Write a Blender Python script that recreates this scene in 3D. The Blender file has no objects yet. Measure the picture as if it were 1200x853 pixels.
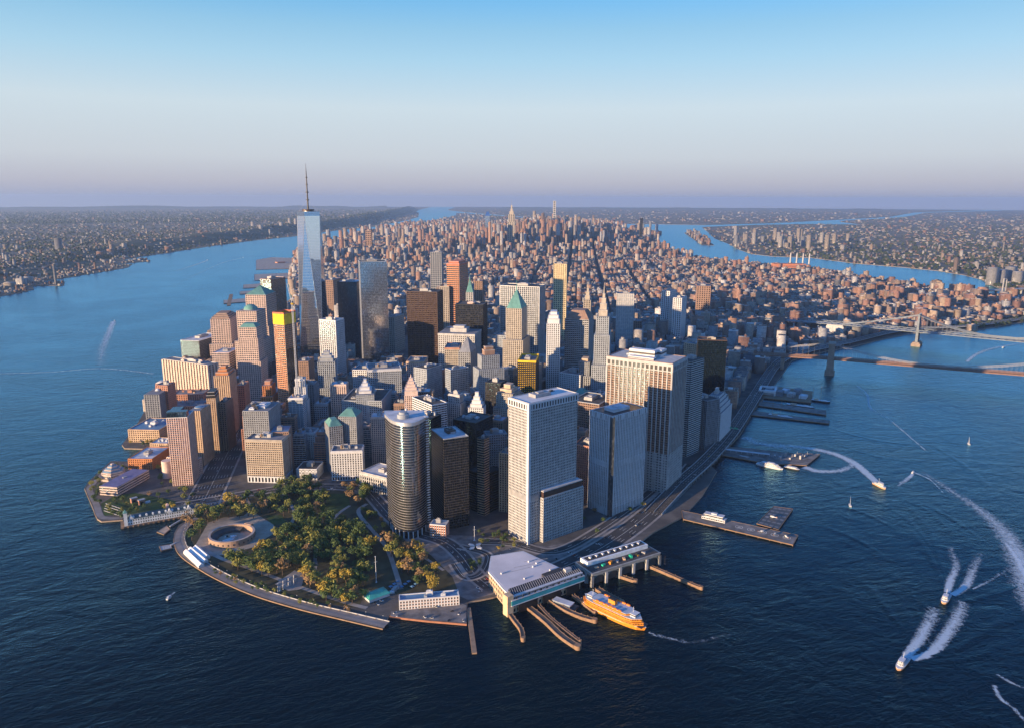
import bpy, math, random
import numpy as np
from mathutils import Matrix, Vector

# ---------------------------------------------------------------- camera, sky, sun, exposure
SC = bpy.context.scene
COL = SC.collection
CX, CY, CZ = -250.7, -921.4, 452.3
YAW, PITCH, ROLL, FPX = 0.41804, 0.21622, 0.00279, 880.53
PW, PH = 1200.0, 853.0
FW = np.array([math.sin(YAW)*math.cos(PITCH), math.cos(YAW)*math.cos(PITCH), -math.sin(PITCH)])
_r = np.array([math.cos(YAW), -math.sin(YAW), 0.0]); _u = np.cross(_r, FW)
RT = _r*math.cos(ROLL)+_u*math.sin(ROLL); UP = -_r*math.sin(ROLL)+_u*math.cos(ROLL)
cam = bpy.data.cameras.new('camera'); cam.sensor_width = 36; cam.sensor_fit = 'HORIZONTAL'
cam.lens = FPX/PW*36; cam.clip_start = 5; cam.clip_end = 120000
camo = bpy.data.objects.new('camera', cam); COL.objects.link(camo)
camo.matrix_world = Matrix(((RT[0], UP[0], -FW[0], CX), (RT[1], UP[1], -FW[1], CY), (RT[2], UP[2], -FW[2], CZ), (0, 0, 0, 1)))
SC.camera = camo
SUN_AZ, SUN_EL = 257.0, 8.0
EXPO = 1.4
SKY_GAIN = 1/(0.15*2**EXPO)
world = bpy.data.worlds.new('World'); SC.world = world; world.use_nodes = True
wn = world.node_tree; wn.nodes.clear()
sky = wn.nodes.new('ShaderNodeTexSky'); sky.sky_type = 'NISHITA'; sky.sun_disc = False
sky.sun_elevation = math.radians(SUN_EL); sky.sun_rotation = math.radians(SUN_AZ)
sky.altitude = 300; sky.air_density = 1.0; sky.dust_density = 0.25; sky.ozone_density = 6.0
bg = wn.nodes.new('ShaderNodeBackground'); bg.inputs[1].default_value = 0.15
wo = wn.nodes.new('ShaderNodeOutputWorld')
# low sky haze painted as a colour gradient over elevation, the same all round
tcw = wn.nodes.new('ShaderNodeTexCoord'); sxw = wn.nodes.new('ShaderNodeSeparateXYZ'); wn.links.new(tcw.outputs['Generated'], sxw.inputs[0])
def wramp(stops):
    r_ = wn.nodes.new('ShaderNodeValToRGB'); e_ = r_.color_ramp.elements; e_[0].position = stops[0][0]; e_[0].color = (*stops[0][1], 1); e_[1].position = stops[-1][0]; e_[1].color = (*stops[-1][1], 1)
    for p_, c_ in stops[1:-1]: k_ = e_.new(p_); k_.color = (*c_, 1)
    wn.links.new(sxw.outputs[2], r_.inputs[0]); return r_
LIN = lambda c: tuple(((x/255+.055)/1.055)**2.4*.98 for x in c)
rc = wramp([(0.0, LIN((168, 171, 196))), (.02, LIN((191, 191, 204))), (.05, LIN((206, 212, 220))), (.11, LIN((211, 225, 232))), (.165, LIN((178, 216, 236))), (.23, LIN((131, 193, 229))), (.34, LIN((92, 160, 215)))])
rf = wramp([(0.0, (1, 1, 1)), (.20, (.92, .92, .92)), (.45, (0, 0, 0))])
scw = wn.nodes.new('ShaderNodeVectorMath'); scw.operation = 'SCALE'; scw.inputs['Scale'].default_value = SKY_GAIN; wn.links.new(rc.outputs[0], scw.inputs[0])
mxw = wn.nodes.new('ShaderNodeMix'); mxw.data_type = 'RGBA'
wn.links.new(rf.outputs[0], mxw.inputs[0]); wn.links.new(sky.outputs[0], mxw.inputs[6]); wn.links.new(scw.outputs[0], mxw.inputs[7]); wn.links.new(mxw.outputs[2], bg.inputs[0]); wn.links.new(bg.outputs[0], wo.inputs[0])
sl = bpy.data.lights.new('sun', 'SUN'); sl.energy = 4.1; sl.angle = math.radians(0.55); sl.color = (1.0, 0.68, 0.39)
so = bpy.data.objects.new('sun', sl); COL.objects.link(so)
_a, _e = math.radians(SUN_AZ), math.radians(SUN_EL)
SUNV = Vector((math.sin(_a)*math.cos(_e), math.cos(_a)*math.cos(_e), math.sin(_e)))
so.rotation_euler = SUNV.to_track_quat('Z', 'Y').to_euler()
SC.view_settings.view_transform = 'Standard'; SC.view_settings.look = 'None'
SC.view_settings.gamma = 1.0; SC.view_settings.exposure = EXPO; SC.view_settings.use_curve_mapping = False
SC.render.engine = 'CYCLES'
SC.cycles.max_bounces = 5; SC.cycles.diffuse_bounces = 2; SC.cycles.glossy_bounces = 3
SC.cycles.transparent_max_bounces = 6; SC.cycles.volume_bounces = 0
SC.cycles.caustics_reflective = False; SC.cycles.caustics_refractive = False

# ---------------------------------------------------------------- pixel <-> world
def unp(px, py, h=0.0):
    d = FW+RT*((px-PW/2)/FPX)-UP*((py-PH/2)/FPX)
    t = (h-CZ)/d[2]
    return np.array([CX+t*d[0], CY+t*d[1]])
def proj(X):
    d = np.asarray(X, float)-np.array([CX, CY, CZ]); z = d@FW
    return np.stack([PW/2+FPX*(d@RT)/z, PH/2-FPX*(d@UP)/z, z], -1)
def ll(lat, lon): return np.array([(lon+74.0143)*84400, (lat-40.7025)*111050])
def hsolve(top, base):
    b = unp(*base); best = (1e9, 0)
    for h in np.arange(3, 420, 0.5):
        e = np.hypot(*(unp(top[0], top[1], h)-b))
        if e < best[0]: best = (e, h)
    return best[1]
R = random.Random(7)
NR = np.random.RandomState(11)

# ---------------------------------------------------------------- mesh collector
class MB:
    def __init__(s): s.v = []; s.f = []; s.m = []
    def q(s, pts, m=0):
        n = len(s.v); s.v.extend([tuple(map(float, p)) for p in pts]); s.f.append(tuple(range(n, n+len(pts)))); s.m.append(m)
    def prism(s, poly, z0, z1, m=0, top=True, bot=False, mt=None):
        n = len(s.v); k = len(poly)
        s.v.extend([(float(p[0]), float(p[1]), z0) for p in poly]); s.v.extend([(float(p[0]), float(p[1]), z1) for p in poly])
        for i in range(k):
            j = (i+1) % k; s.f.append((n+i, n+j, n+k+j, n+k+i)); s.m.append(m)
        if top: s.f.append(tuple(range(n+k, n+2*k))); s.m.append(m if mt is None else mt)
        if bot: s.f.append(tuple(range(n+k-1, n-1, -1))); s.m.append(m)
    def frus(s, pa, za, pb, zb, m=0, top=True):
        n = len(s.v); k = len(pa)
        s.v.extend([(float(p[0]), float(p[1]), za) for p in pa]); s.v.extend([(float(p[0]), float(p[1]), zb) for p in pb])
        for i in range(k):
            j = (i+1) % k; s.f.append((n+i, n+j, n+k+j, n+k+i)); s.m.append(m)
        if top: s.f.append(tuple(range(n+k, n+2*k))); s.m.append(m)
    def cone(s, poly, z0, apex, m=0):
        n = len(s.v); k = len(poly)
        s.v.extend([(float(p[0]), float(p[1]), z0) for p in poly]); s.v.append(tuple(map(float, apex)))
        for i in range(k): s.f.append((n+i, n+(i+1) % k, n+k)); s.m.append(m)
    def box(s, x, y, z0, z1, w, d, a=0.0, m=0, bot=False): s.prism(rect(x, y, w, d, a), z0, z1, m, bot=bot)
    def cyl(s, x, y, z0, z1, r, r2=None, k=10, m=0):
        s.frus(ring(x, y, r, k), z0, ring(x, y, r if r2 is None else r2, k), z1, m)
    def bar(s, A, B, w, h=None, m=0):
        A = np.array(A, float); B = np.array(B, float); h = w if h is None else h
        d = B-A; L = np.linalg.norm(d)
        if L < 1e-6: return
        d /= L; up = np.array([0, 0, 1.0]) if abs(d[2]) < .95 else np.array([1.0, 0, 0])
        sd = np.cross(d, up); sd /= np.linalg.norm(sd); uu = np.cross(sd, d)
        c = [sd*w/2*a+uu*h/2*b for a, b in ((-1, -1), (1, -1), (1, 1), (-1, 1))]
        n = len(s.v); s.v.extend([tuple(A+k) for k in c]); s.v.extend([tuple(B+k) for k in c])
        for i in range(4):
            j = (i+1) % 4; s.f.append((n+i, n+j, n+4+j, n+4+i)); s.m.append(m)
        s.f.append((n+3, n+2, n+1, n)); s.m.append(m); s.f.append((n+4, n+5, n+6, n+7)); s.m.append(m)
    def mesh(s, name, mats, org=(0, 0, 0), smooth=False):
        me = bpy.data.meshes.new(name)
        o = np.array(org, float)
        V = (np.array(s.v)-o) if s.v else np.zeros((0, 3))
        me.from_pydata(V.tolist(), [], s.f)
        for mt in (mats if isinstance(mats, (list, tuple)) else [mats]): me.materials.append(mt)
        if s.m and max(s.m) > 0: me.polygons.foreach_set('material_index', s.m)
        if smooth: me.polygons.foreach_set('use_smooth', [True]*len(s.f))
        me.update(); return me
    def build(s, name, mats, parent=None, org=(0, 0, 0), smooth=False, kind=None):
        o = bpy.data.objects.new(name, s.mesh(name, mats, org, smooth)); COL.objects.link(o)
        if parent is not None: o.parent = parent
        else: o.location = org
        if kind: o['kind'] = kind
        return o
def rect(x, y, w, d, a=0.0):
    c, s_ = math.cos(a), math.sin(a)
    return [(x+c*i*w/2-s_*j*d/2, y+s_*i*w/2+c*j*d/2) for i, j in ((-1, -1), (1, -1), (1, 1), (-1, 1))]
def ring(x, y, r, k=16, ry=None, a=0.0):
    ry = r if ry is None else ry; out = []
    for i in range(k):
        t = 2*math.pi*i/k; p, q = r*math.cos(t), ry*math.sin(t)
        out.append((x+p*math.cos(a)-q*math.sin(a), y+p*math.sin(a)+q*math.cos(a)))
    return out
def ccw(poly):
    a = sum(poly[i][0]*poly[(i+1) % len(poly)][1]-poly[(i+1) % len(poly)][0]*poly[i][1] for i in range(len(poly)))
    return [tuple(p) for p in poly] if a > 0 else [tuple(p) for p in poly[::-1]]
def cen(poly): return np.mean(np.array(poly, float), 0)
def scl(poly, k, k2=None):
    c = cen(poly); return [tuple(c+(np.array(p)-c)*k) for p in poly]
def inset(poly, d):
    # move every edge of a ccw polygon inwards by d
    P = np.array(poly, float); n = len(P); out = []
    for i in range(n):
        a, b, c = P[i-1], P[i], P[(i+1) % n]
        e1 = (b-a)/np.linalg.norm(b-a); e2 = (c-b)/np.linalg.norm(c-b)
        n1 = np.array([-e1[1], e1[0]]); n2 = np.array([-e2[1], e2[0]])
        m = n1+n2; m = m/(1+n1@n2+1e-9)
        out.append(tuple(b+m*d))
    return out
def lerp2(poly, s, t):
    P = np.array(poly[:4], float); return (P[0]*(1-s)+P[1]*s)*(1-t)+(P[3]*(1-s)+P[2]*s)*t
def sub(poly, s0, s1, t0, t1): return [tuple(lerp2(poly, a, b)) for a, b in ((s0, t0), (s1, t0), (s1, t1), (s0, t1))]
def inpoly(P, poly):
    P = np.atleast_2d(np.asarray(P, float)); r = np.zeros(len(P), bool); n = len(poly)
    for i in range(n):
        x1, y1 = poly[i]; x2, y2 = poly[i-1]
        c = ((y1 > P[:, 1]) != (y2 > P[:, 1]))
        with np.errstate(divide='ignore', invalid='ignore'):
            r ^= c & (P[:, 0] < (x2-x1)*(P[:, 1]-y1)/(y2-y1+1e-12)+x1)
    return r
def empty(name, loc, rz=0):
    o = bpy.data.objects.new(name, None); COL.objects.link(o); o.location = loc; o.rotation_euler = (0, 0, rz); o.empty_display_size = 2
    return o
def tag(o, label, cat, group=None, kind=None):
    o['label'] = label; o['category'] = cat
    if group: o['group'] = group
    if kind: o['kind'] = kind
    return o
def copy_tree(o, parent=None):
    c = o.copy(); COL.objects.link(c); c.parent = parent
    for ch in o.children: copy_tree(ch, c)
    return c

# ---------------------------------------------------------------- materials
MATS = {}
def nodes(m):
    m.use_nodes = True; return m.node_tree, m.node_tree.nodes['Principled BSDF']
def mat(name, col, rough=0.8, metal=0.0, var=0.18, scale=0.15, spec=0.4, bump=0.0):
    if name in MATS: return MATS[name]
    m = bpy.data.materials.new(name); nt, b = nodes(m)
    b.inputs['Roughness'].default_value = rough; b.inputs['Metallic'].default_value = metal
    b.inputs['Specular IOR Level'].default_value = spec
    tc = nt.nodes.new('ShaderNodeTexCoord'); ns = nt.nodes.new('ShaderNodeTexNoise')
    ns.inputs['Scale'].default_value = scale; ns.inputs['Detail'].default_value = 5
    nt.links.new(tc.outputs['Object'], ns.inputs['Vector'])
    mx = nt.nodes.new('ShaderNodeMix'); mx.data_type = 'RGBA'
    mx.inputs[6].default_value = (*[c*(1-var) for c in col], 1); mx.inputs[7].default_value = (*[min(1, c*(1+var)) for c in col], 1)
    mr = nt.nodes.new('ShaderNodeMapRange'); mr.inputs[1].default_value = .3; mr.inputs[2].default_value = .7
    nt.links.new(ns.outputs[0], mr.inputs[0]); nt.links.new(mr.outputs[0], mx.inputs[0]); nt.links.new(mx.outputs[2], b.inputs['Base Color'])
    if bump:
        bp = nt.nodes.new('ShaderNodeBump'); bp.inputs['Strength'].default_value = bump; bp.inputs['Distance'].default_value = .3
        nt.links.new(ns.outputs[0], bp.inputs['Height']); nt.links.new(bp.outputs[0], b.inputs['Normal'])
    MATS[name] = m; return m
def glassm(name, col, rough=0.12, metal=0.0, spec=0.6, pane=(1.6, 3.8), tilt=0.03, add=.035):
    # curtain wall: every pane has its own tint and leans a little, so reflections break up
    if name in MATS: return MATS[name]
    m = bpy.data.materials.new(name); nt, b = nodes(m)
    b.inputs['Roughness'].default_value = rough; b.inputs['Metallic'].default_value = metal; b.inputs['Specular IOR Level'].default_value = spec
    tc = nt.nodes.new('ShaderNodeTexCoord')
    sn = nt.nodes.new('ShaderNodeVectorMath'); sn.operation = 'SNAP'; sn.inputs[1].default_value = (pane[0], pane[0], pane[1])
    nt.links.new(tc.outputs['Object'], sn.inputs[0])
    wh = nt.nodes.new('ShaderNodeTexWhiteNoise'); wh.noise_dimensions = '3D'; nt.links.new(sn.outputs[0], wh.inputs['Vector'])
    mx = nt.nodes.new('ShaderNodeMix'); mx.data_type = 'RGBA'
    mx.inputs[6].default_value = (*[c*(.6 if metal < .99 else .93) for c in col], 1); mx.inputs[7].default_value = (*[min(1, c*(1.4 if metal < .99 else 1.05)+add) for c in col], 1)
    pw_ = nt.nodes.new('ShaderNodeMath'); pw_.operation = 'POWER'; pw_.inputs[1].default_value = 4.0; nt.links.new(wh.outputs['Value'], pw_.inputs[0]); nt.links.new(pw_.outputs[0], mx.inputs[0]); nt.links.new(mx.outputs[2], b.inputs['Base Color'])
    ge = nt.nodes.new('ShaderNodeNewGeometry')
    sb = nt.nodes.new('ShaderNodeVectorMath'); sb.operation = 'SUBTRACT'; sb.inputs[1].default_value = (.5, .5, .5); nt.links.new(wh.outputs['Color'], sb.inputs[0])
    sc_ = nt.nodes.new('ShaderNodeVectorMath'); sc_.operation = 'SCALE'; sc_.inputs['Scale'].default_value = tilt; nt.links.new(sb.outputs[0], sc_.inputs[0])
    ad = nt.nodes.new('ShaderNodeVectorMath'); ad.operation = 'ADD'; nt.links.new(ge.outputs['Normal'], ad.inputs[0]); nt.links.new(sc_.outputs[0], ad.inputs[1])
    nm = nt.nodes.new('ShaderNodeVectorMath'); nm.operation = 'NORMALIZE'; nt.links.new(ad.outputs[0], nm.inputs[0]); nt.links.new(nm.outputs[0], b.inputs['Normal'])
    MATS[name] = m; return m
LIME = mat('limestone', (.37, .34, .30)); PALE = mat('pale_stone', (.42, .43, .44)); WHITE = mat('white_masonry', (.57, .60, .64), var=.09)
CONC = mat('grey_concrete', (.30, .34, .39)); GREY = mat('grey_stone', (.25, .27, .30)); TAN = mat('tan_brick', (.50, .37, .26))
BRICK = mat('red_brick', (.42, .22, .16)); BROWN = mat('brown_brick', (.27, .18, .14)); PINK = mat('pink_granite', (.60, .47, .42))
BLACK = mat('black_metal', (.018, .018, .02), .45); DARK = mat('dark_metal', (.05, .05, .055), .5); BRONZE = mat('bronze_metal', (.06, .035, .028), .45)
STEEL = mat('light_steel', (.55, .57, .6), .4, .6); COPPER = mat('green_copper', (.12, .29, .27), .7); ROOF = mat('roof_gravel', (.17, .19, .22), .95, scale=.08, var=.35)
ROOFD = mat('roof_tar', (.07, .07, .075), .95, scale=.08, var=.4); ROOFW = mat('roof_white', (.48, .52, .58), .9, scale=.08, var=.25)
ROOFB = mat('roof_blue_metal', (.10, .22, .36), .5); MECH = mat('plant_metal', (.33, .34, .36), .6, .3); YELLOW = mat('yellow_mesh', (.75, .48, .03), .8)
ORANGE = mat('orange_paint', (.72, .27, .03), .45); REDL = mat('red_safety_mesh', (.50, .16, .10), .8); WOOD = mat('weathered_wood', (.22, .15, .10), .9)
GL_D = glassm('dark_glass', (.012, .014, .018), .22); GL_B = glassm('blue_glass', (.03, .06, .10), .1); GL_BR = glassm('bronze_glass', (.04, .022, .016))
GL_M = glassm('mirror_glass', (.74, .80, .86), .06, 1.0, tilt=.004, add=.0); GL_S = glassm('smoked_mirror_glass', (.30, .32, .34), .16, .9, tilt=.02, add=.03); GL_G = glassm('grey_glass', (.05, .06, .07)); GL_GR = glassm('green_glass', (.002, .008, .013), .2, spec=.3, add=.003)
GL_P = glassm('silver_glass', (.60, .65, .70), .10, .95, tilt=.02)

# ---------------------------------------------------------------- the setting: water, land, hills, haze
RFAR = 41000.0
def water_mat():
    m = bpy.data.materials.new('water'); nt, b = nodes(m); N = nt.nodes; Lk = nt.links
    b.inputs['Base Color'].default_value = (.001, .030, .066, 1); b.inputs['Roughness'].default_value = .22
    b.inputs['IOR'].default_value = 1.333; b.inputs['Specular Tint'].default_value = (.45, .75, 1.0, 1); b.inputs['Specular IOR Level'].default_value = .5
    tc = N.new('ShaderNodeTexCoord')
    hs = []
    for sc_, st, w, rot in ((.055, 2.2, 1.0, .5), (.02, 1.6, 2.2, 1.1), (.16, 2.5, .42, .2)):
        mp = N.new('ShaderNodeMapping'); mp.inputs['Scale'].default_value = (sc_, sc_*st, sc_); mp.inputs['Rotation'].default_value = (0, 0, rot)
        Lk.new(tc.outputs['Object'], mp.inputs[0])
        ns = N.new('ShaderNodeTexNoise'); ns.inputs['Scale'].default_value = 1; ns.inputs['Detail'].default_value = 4; ns.inputs['Roughness'].default_value = .6
        ns.inputs['Distortion'].default_value = .6
        Lk.new(mp.outputs[0], ns.inputs[0])
        mu = N.new('ShaderNodeMath'); mu.operation = 'MULTIPLY'; mu.inputs[1].default_value = w; Lk.new(ns.outputs[0], mu.inputs[0]); hs.append(mu)
    a1 = N.new('ShaderNodeMath'); Lk.new(hs[0].outputs[0], a1.inputs[0]); Lk.new(hs[1].outputs[0], a1.inputs[1])
    a2 = N.new('ShaderNodeMath'); Lk.new(a1.outputs[0], a2.inputs[0]); Lk.new(hs[2].outputs[0], a2.inputs[1])
    bp = N.new('ShaderNodeBump'); bp.inputs['Strength'].default_value = .75; bp.inputs['Distance'].default_value = 1.5
    Lk.new(a2.outputs[0], bp.inputs['Height']); Lk.new(bp.outputs[0], b.inputs['Normal'])
    # calmer slicks and rougher patches
    big = N.new('ShaderNodeTexNoise'); big.inputs['Scale'].default_value = .0022; big.inputs['Detail'].default_value = 5; big.inputs['Distortion'].default_value = 1.5
    Lk.new(tc.outputs['Object'], big.inputs[0])
    mr = N.new('ShaderNodeMapRange'); mr.inputs[1].default_value = .35; mr.inputs[2].default_value = .65; mr.inputs[3].default_value = .5; mr.inputs[4].default_value = 1.0
    Lk.new(big.outputs[0], mr.inputs[0]); Lk.new(mr.outputs[0], bp.inputs['Strength'])
    gl = N.new('ShaderNodeBsdfGlossy'); gl.inputs['Color'].default_value = (.38, .78, 1.0, 1); gl.inputs['Roughness'].default_value = .2; Lk.new(bp.outputs[0], gl.inputs['Normal'])
    df = N.new('ShaderNodeBsdfDiffuse'); df.inputs['Color'].default_value = (.0005, .007, .013, 1)
    fr = N.new('ShaderNodeFresnel'); fr.inputs[0].default_value = 1.36; Lk.new(bp.outputs[0], fr.inputs['Normal'])
    fm = N.new('ShaderNodeMath'); fm.operation = 'MULTIPLY'; fm.inputs[1].default_value = 2.35; fm.use_clamp = True; Lk.new(fr.outputs[0], fm.inputs[0])
    pw = N.new('ShaderNodeMath'); pw.operation = 'POWER'; pw.inputs[1].default_value = 1.85; Lk.new(fm.outputs[0], pw.inputs[0])
    mn = N.new('ShaderNodeMath'); mn.operation = 'MINIMUM'; mn.inputs[1].default_value = .72; Lk.new(pw.outputs[0], mn.inputs[0])
    ms = N.new('ShaderNodeMixShader'); Lk.new(mn.outputs[0], ms.inputs[0]); Lk.new(df.outputs[0], ms.inputs[1]); Lk.new(gl.outputs[0], ms.inputs[2]); Lk.new(ms.outputs[0], N['Material Output'].inputs['Surface'])
    return m
WATER = water_mat()
mb = MB(); mb.q([(x, y, 0) for x, y in ring(0, 0, RFAR, 96)]); w = mb.build('water', WATER); w['kind'] = 'structure'

def px(*pts, h=0.0): return [tuple(unp(x, y, h)) for x, y in pts]
MAN_PX = px((350, 297), (342, 313), (340, 330), (345, 352), (320, 386), (262, 392), (242, 399), (224, 424), (204, 446), (184, 468), (168, 485), (160, 499), (143, 522),
            (146, 526), (184, 527), (186, 532), (160, 542), (130, 541), (104, 565), (99, 573), (107, 592), (114, 609), (119, 612), (144, 610), (170, 600), (205, 603), (226, 602), (230, 606), (210, 616), (204, 626),
            (204, 638), (212, 651), (235, 667), (262, 681), (300, 697), (350, 712), (400, 724), (450, 736), (456, 722), (500, 727), (547, 731), (548, 707), (578, 701), (600, 694), (640, 688), (690, 674),
            (735, 648), (765, 625), (801, 606), (823, 582), (840, 553), (833, 546), (848, 531), (868, 509), (883, 482), (905, 455), (928, 423), (948, 417), (970, 412), (1000, 406.5), (1035, 398),
            (1070, 391), (1100, 390.5), (1140, 389), (1170, 383), (1200, 378))
MAN = MAN_PX+[(2900, 900), (3106, 888), (3230, 1150), (3270, 1460), (3300, 1832), (3560, 2776), (3390, 3609), (3640, 4498), (3930, 5053), (4600, 6163), (5560, 7385), (5950, 8940), (6900, 10938),
              (7400, 15000), (7900, 19800), (8000, 22027), (6900, 19000), (5722, 16380), (4499, 13800), (4218, 13300), (2601, 9944), (1905, 8782), (1312, 7148), (760, 5900), (600, 5352)]
NJ_PX = px((-160, 372), (0, 348), (40, 340), (38, 336), (75, 335), (76, 331), (45, 331), (85, 325), (150, 314), (155, 310), (125, 311), (174, 307), (172, 304), (140, 306), (168, 301), (196, 297), (240, 290), (300, 282), (345, 277.5), (395, 270.5), (440, 266), (470, 260), (490, 255))
NJ = [(-1900, 900), (-1500, 1700)]+NJ_PX+[(6600, 21500), (8000, 26500), (12500, 38500), (-8000, 40000), (-30000, 27000), (-39500, 8000), (-39500, -4000), (-6000, -2500)]
QN = [(1740, 150), (1800, -300), (12000, -12000), (30000, -20000), (40300, 1000), (38000, 14000), (33800, 21300), (24100, 17900), (17100, 13150), (13100, 11350), (12300, 10700), (11300, 9300), (10600, 9900), (9200, 9800), (7700, 9300),
      (6500, 7600), (5560, 6300), (4950, 5300)]+px((866, 293), (880, 298), (905, 301), (950, 302.5), (1000, 309), (1060, 314), (1100, 318), (1130, 323), (1150, 328), (1165, 336), (1185, 344), (1230, 352))+[(3900, 1000), (3317, 333), (2600, 250)]
BX = [(7300, 11300), (8400, 10100), (10300, 10500), (13000, 11700), (17000, 13500), (24000, 18300), (33500, 22000), (26500, 30500), (18000, 36000), (13800, 38300), (9600, 27500), (8600, 22500), (8300, 19800), (7600, 15000)]
RI = [(4560, 5230), (4680, 5200), (6330, 7650), (6250, 7760), (6120, 7640)]
def land_mat(name, c1, c2, c3, s=.004):
    m = bpy.data.materials.new(name); nt, b = nodes(m); N = nt.nodes
    b.inputs['Roughness'].default_value = .95
    tc = N.new('ShaderNodeTexCoord'); ns = N.new('ShaderNodeTexNoise'); ns.inputs['Scale'].default_value = s; ns.inputs['Detail'].default_value = 8; ns.inputs['Roughness'].default_value = .65
    nt.links.new(tc.outputs['Object'], ns.inputs[0])
    cr = N.new('ShaderNodeValToRGB'); e = cr.color_ramp.elements
    e[0].position = .36; e[0].color = (*c1, 1); e[1].position = .62; e[1].color = (*c3, 1); k = e.new(.5); k.color = (*c2, 1)
    nt.links.new(ns.outputs[0], cr.inputs[0]); nt.links.new(cr.outputs[0], b.inputs['Base Color']); return m
L_CITY = land_mat('city_ground', (.06, .06, .062), (.085, .083, .082), (.13, .125, .12), .03)
L_SUB = land_mat('suburb_ground', (.03, .05, .022), (.09, .085, .07), (.16, .14, .12), .003)
SEA = mat('seawall_stone', (.30, .24, .19), .9)
for nm, po, mt, zt in (('manhattan_ground', MAN, L_CITY, 2.0), ('jersey_ground', NJ, L_SUB, 2.0), ('queens_ground', QN, L_SUB, 2.0), ('bronx_ground', BX, L_SUB, 2.0), ('island_ground', RI, L_SUB, 2.0)):
    b_ = MB(); b_.prism(ccw(po), -1.0, zt, 1, mt=0); o = b_.build(nm, [mt, SEA]); o['kind'] = 'structure'
# ridges: a line of crest points with a broad base
def ridge(name, crest, hw, zs, m):
    b_ = MB(); n = len(crest); P = np.array(crest, float); T = np.gradient(P, axis=0); T /= np.linalg.norm(T, axis=1)[:, None]; Nn = np.stack([-T[:, 1], T[:, 0]], 1)
    prof = [(-1, 0), (-.62, .36), (-.25, .9), (0, 1), (.3, .86), (.65, .4), (1, 0)]
    rows = []
    for i in range(n):
        for a, k in prof:
            q = P[i]+Nn[i]*hw*a*(1+.15*math.sin(i*1.7)); b_.v.append((q[0], q[1], 1.0+zs[i]*k*(1+.06*math.sin(i*2.3+a*3))))
    w_ = len(prof)
    for i in range(n-1):
        for j in range(w_-1):
            b_.f.append((i*w_+j, (i+1)*w_+j, (i+1)*w_+j+1, i*w_+j+1)); b_.m.append(0)
    o = b_.build(name, m, smooth=True); o['kind'] = 'structure'; return o
L_HILL = land_mat('wooded_hill', (.03, .045, .02), (.045, .06, .028), (.10, .095, .08), .006)
def rid(pts, n=40):
    P = np.array(pts, float); t = np.linspace(0, len(P)-1, n); return [tuple(np.array([np.interp(x, range(len(P)), P[:, k]) for k in (0, 1)])) for x in t]
c = rid([(-1350, 4300), (-1100, 5600), (-700, 6700), (0, 7900), (900, 9700), (2300, 12300), (3900, 16500), (6000, 22000), (8500, 29000)], 60)
ridge('palisade_hill', c, 420, [28+60*min(1, i/30)+50*max(0, (i-30)/30)+8*math.sin(i*.9) for i in range(60)], L_HILL)
c = rid([(-36000, 6000), (-30000, 20000), (-20000, 30000), (-8000, 36500), (4000, 37500), (9500, 36500)], 70)
ridge('far_hill', c, 1500, [62+26*math.sin(i*.55)+17*math.sin(i*1.3+1) for i in range(70)], L_HILL)
c = rid([(14500, 33500), (22000, 30000), (29000, 24000)], 40)
ridge('east_far_hill', c, 1000, [34+12*math.sin(i*.7)+8*math.sin(i*1.9) for i in range(40)], L_HILL)
# the air: one even box of haze
HZ = 1 
def haze(density=2.6e-5, col=(.44, .64, .98)):
    b_ = MB(); b_.prism([(-43000, -43000), (43000, -43000), (43000, 43000), (-43000, 43000)], -2.0, 570.0, bot=True)
    m = bpy.data.materials.new('haze_air'); m.use_nodes = True; nt = m.node_tree; nt.nodes.clear()
    pv = nt.nodes.new('ShaderNodeVolumePrincipled'); pv.inputs['Color'].default_value = (*col, 1); pv.inputs['Density'].default_value = density; pv.inputs['Anisotropy'].default_value = 0.2
    out = nt.nodes.new('ShaderNodeOutputMaterial'); nt.links.new(pv.outputs[0], out.inputs['Volume'])
    o = b_.build('haze', m); o['kind'] = 'stuff'; o['label'] = 'pale blue evening haze over the city and water'; o['category'] = 'haze'; return o
haze()

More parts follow.
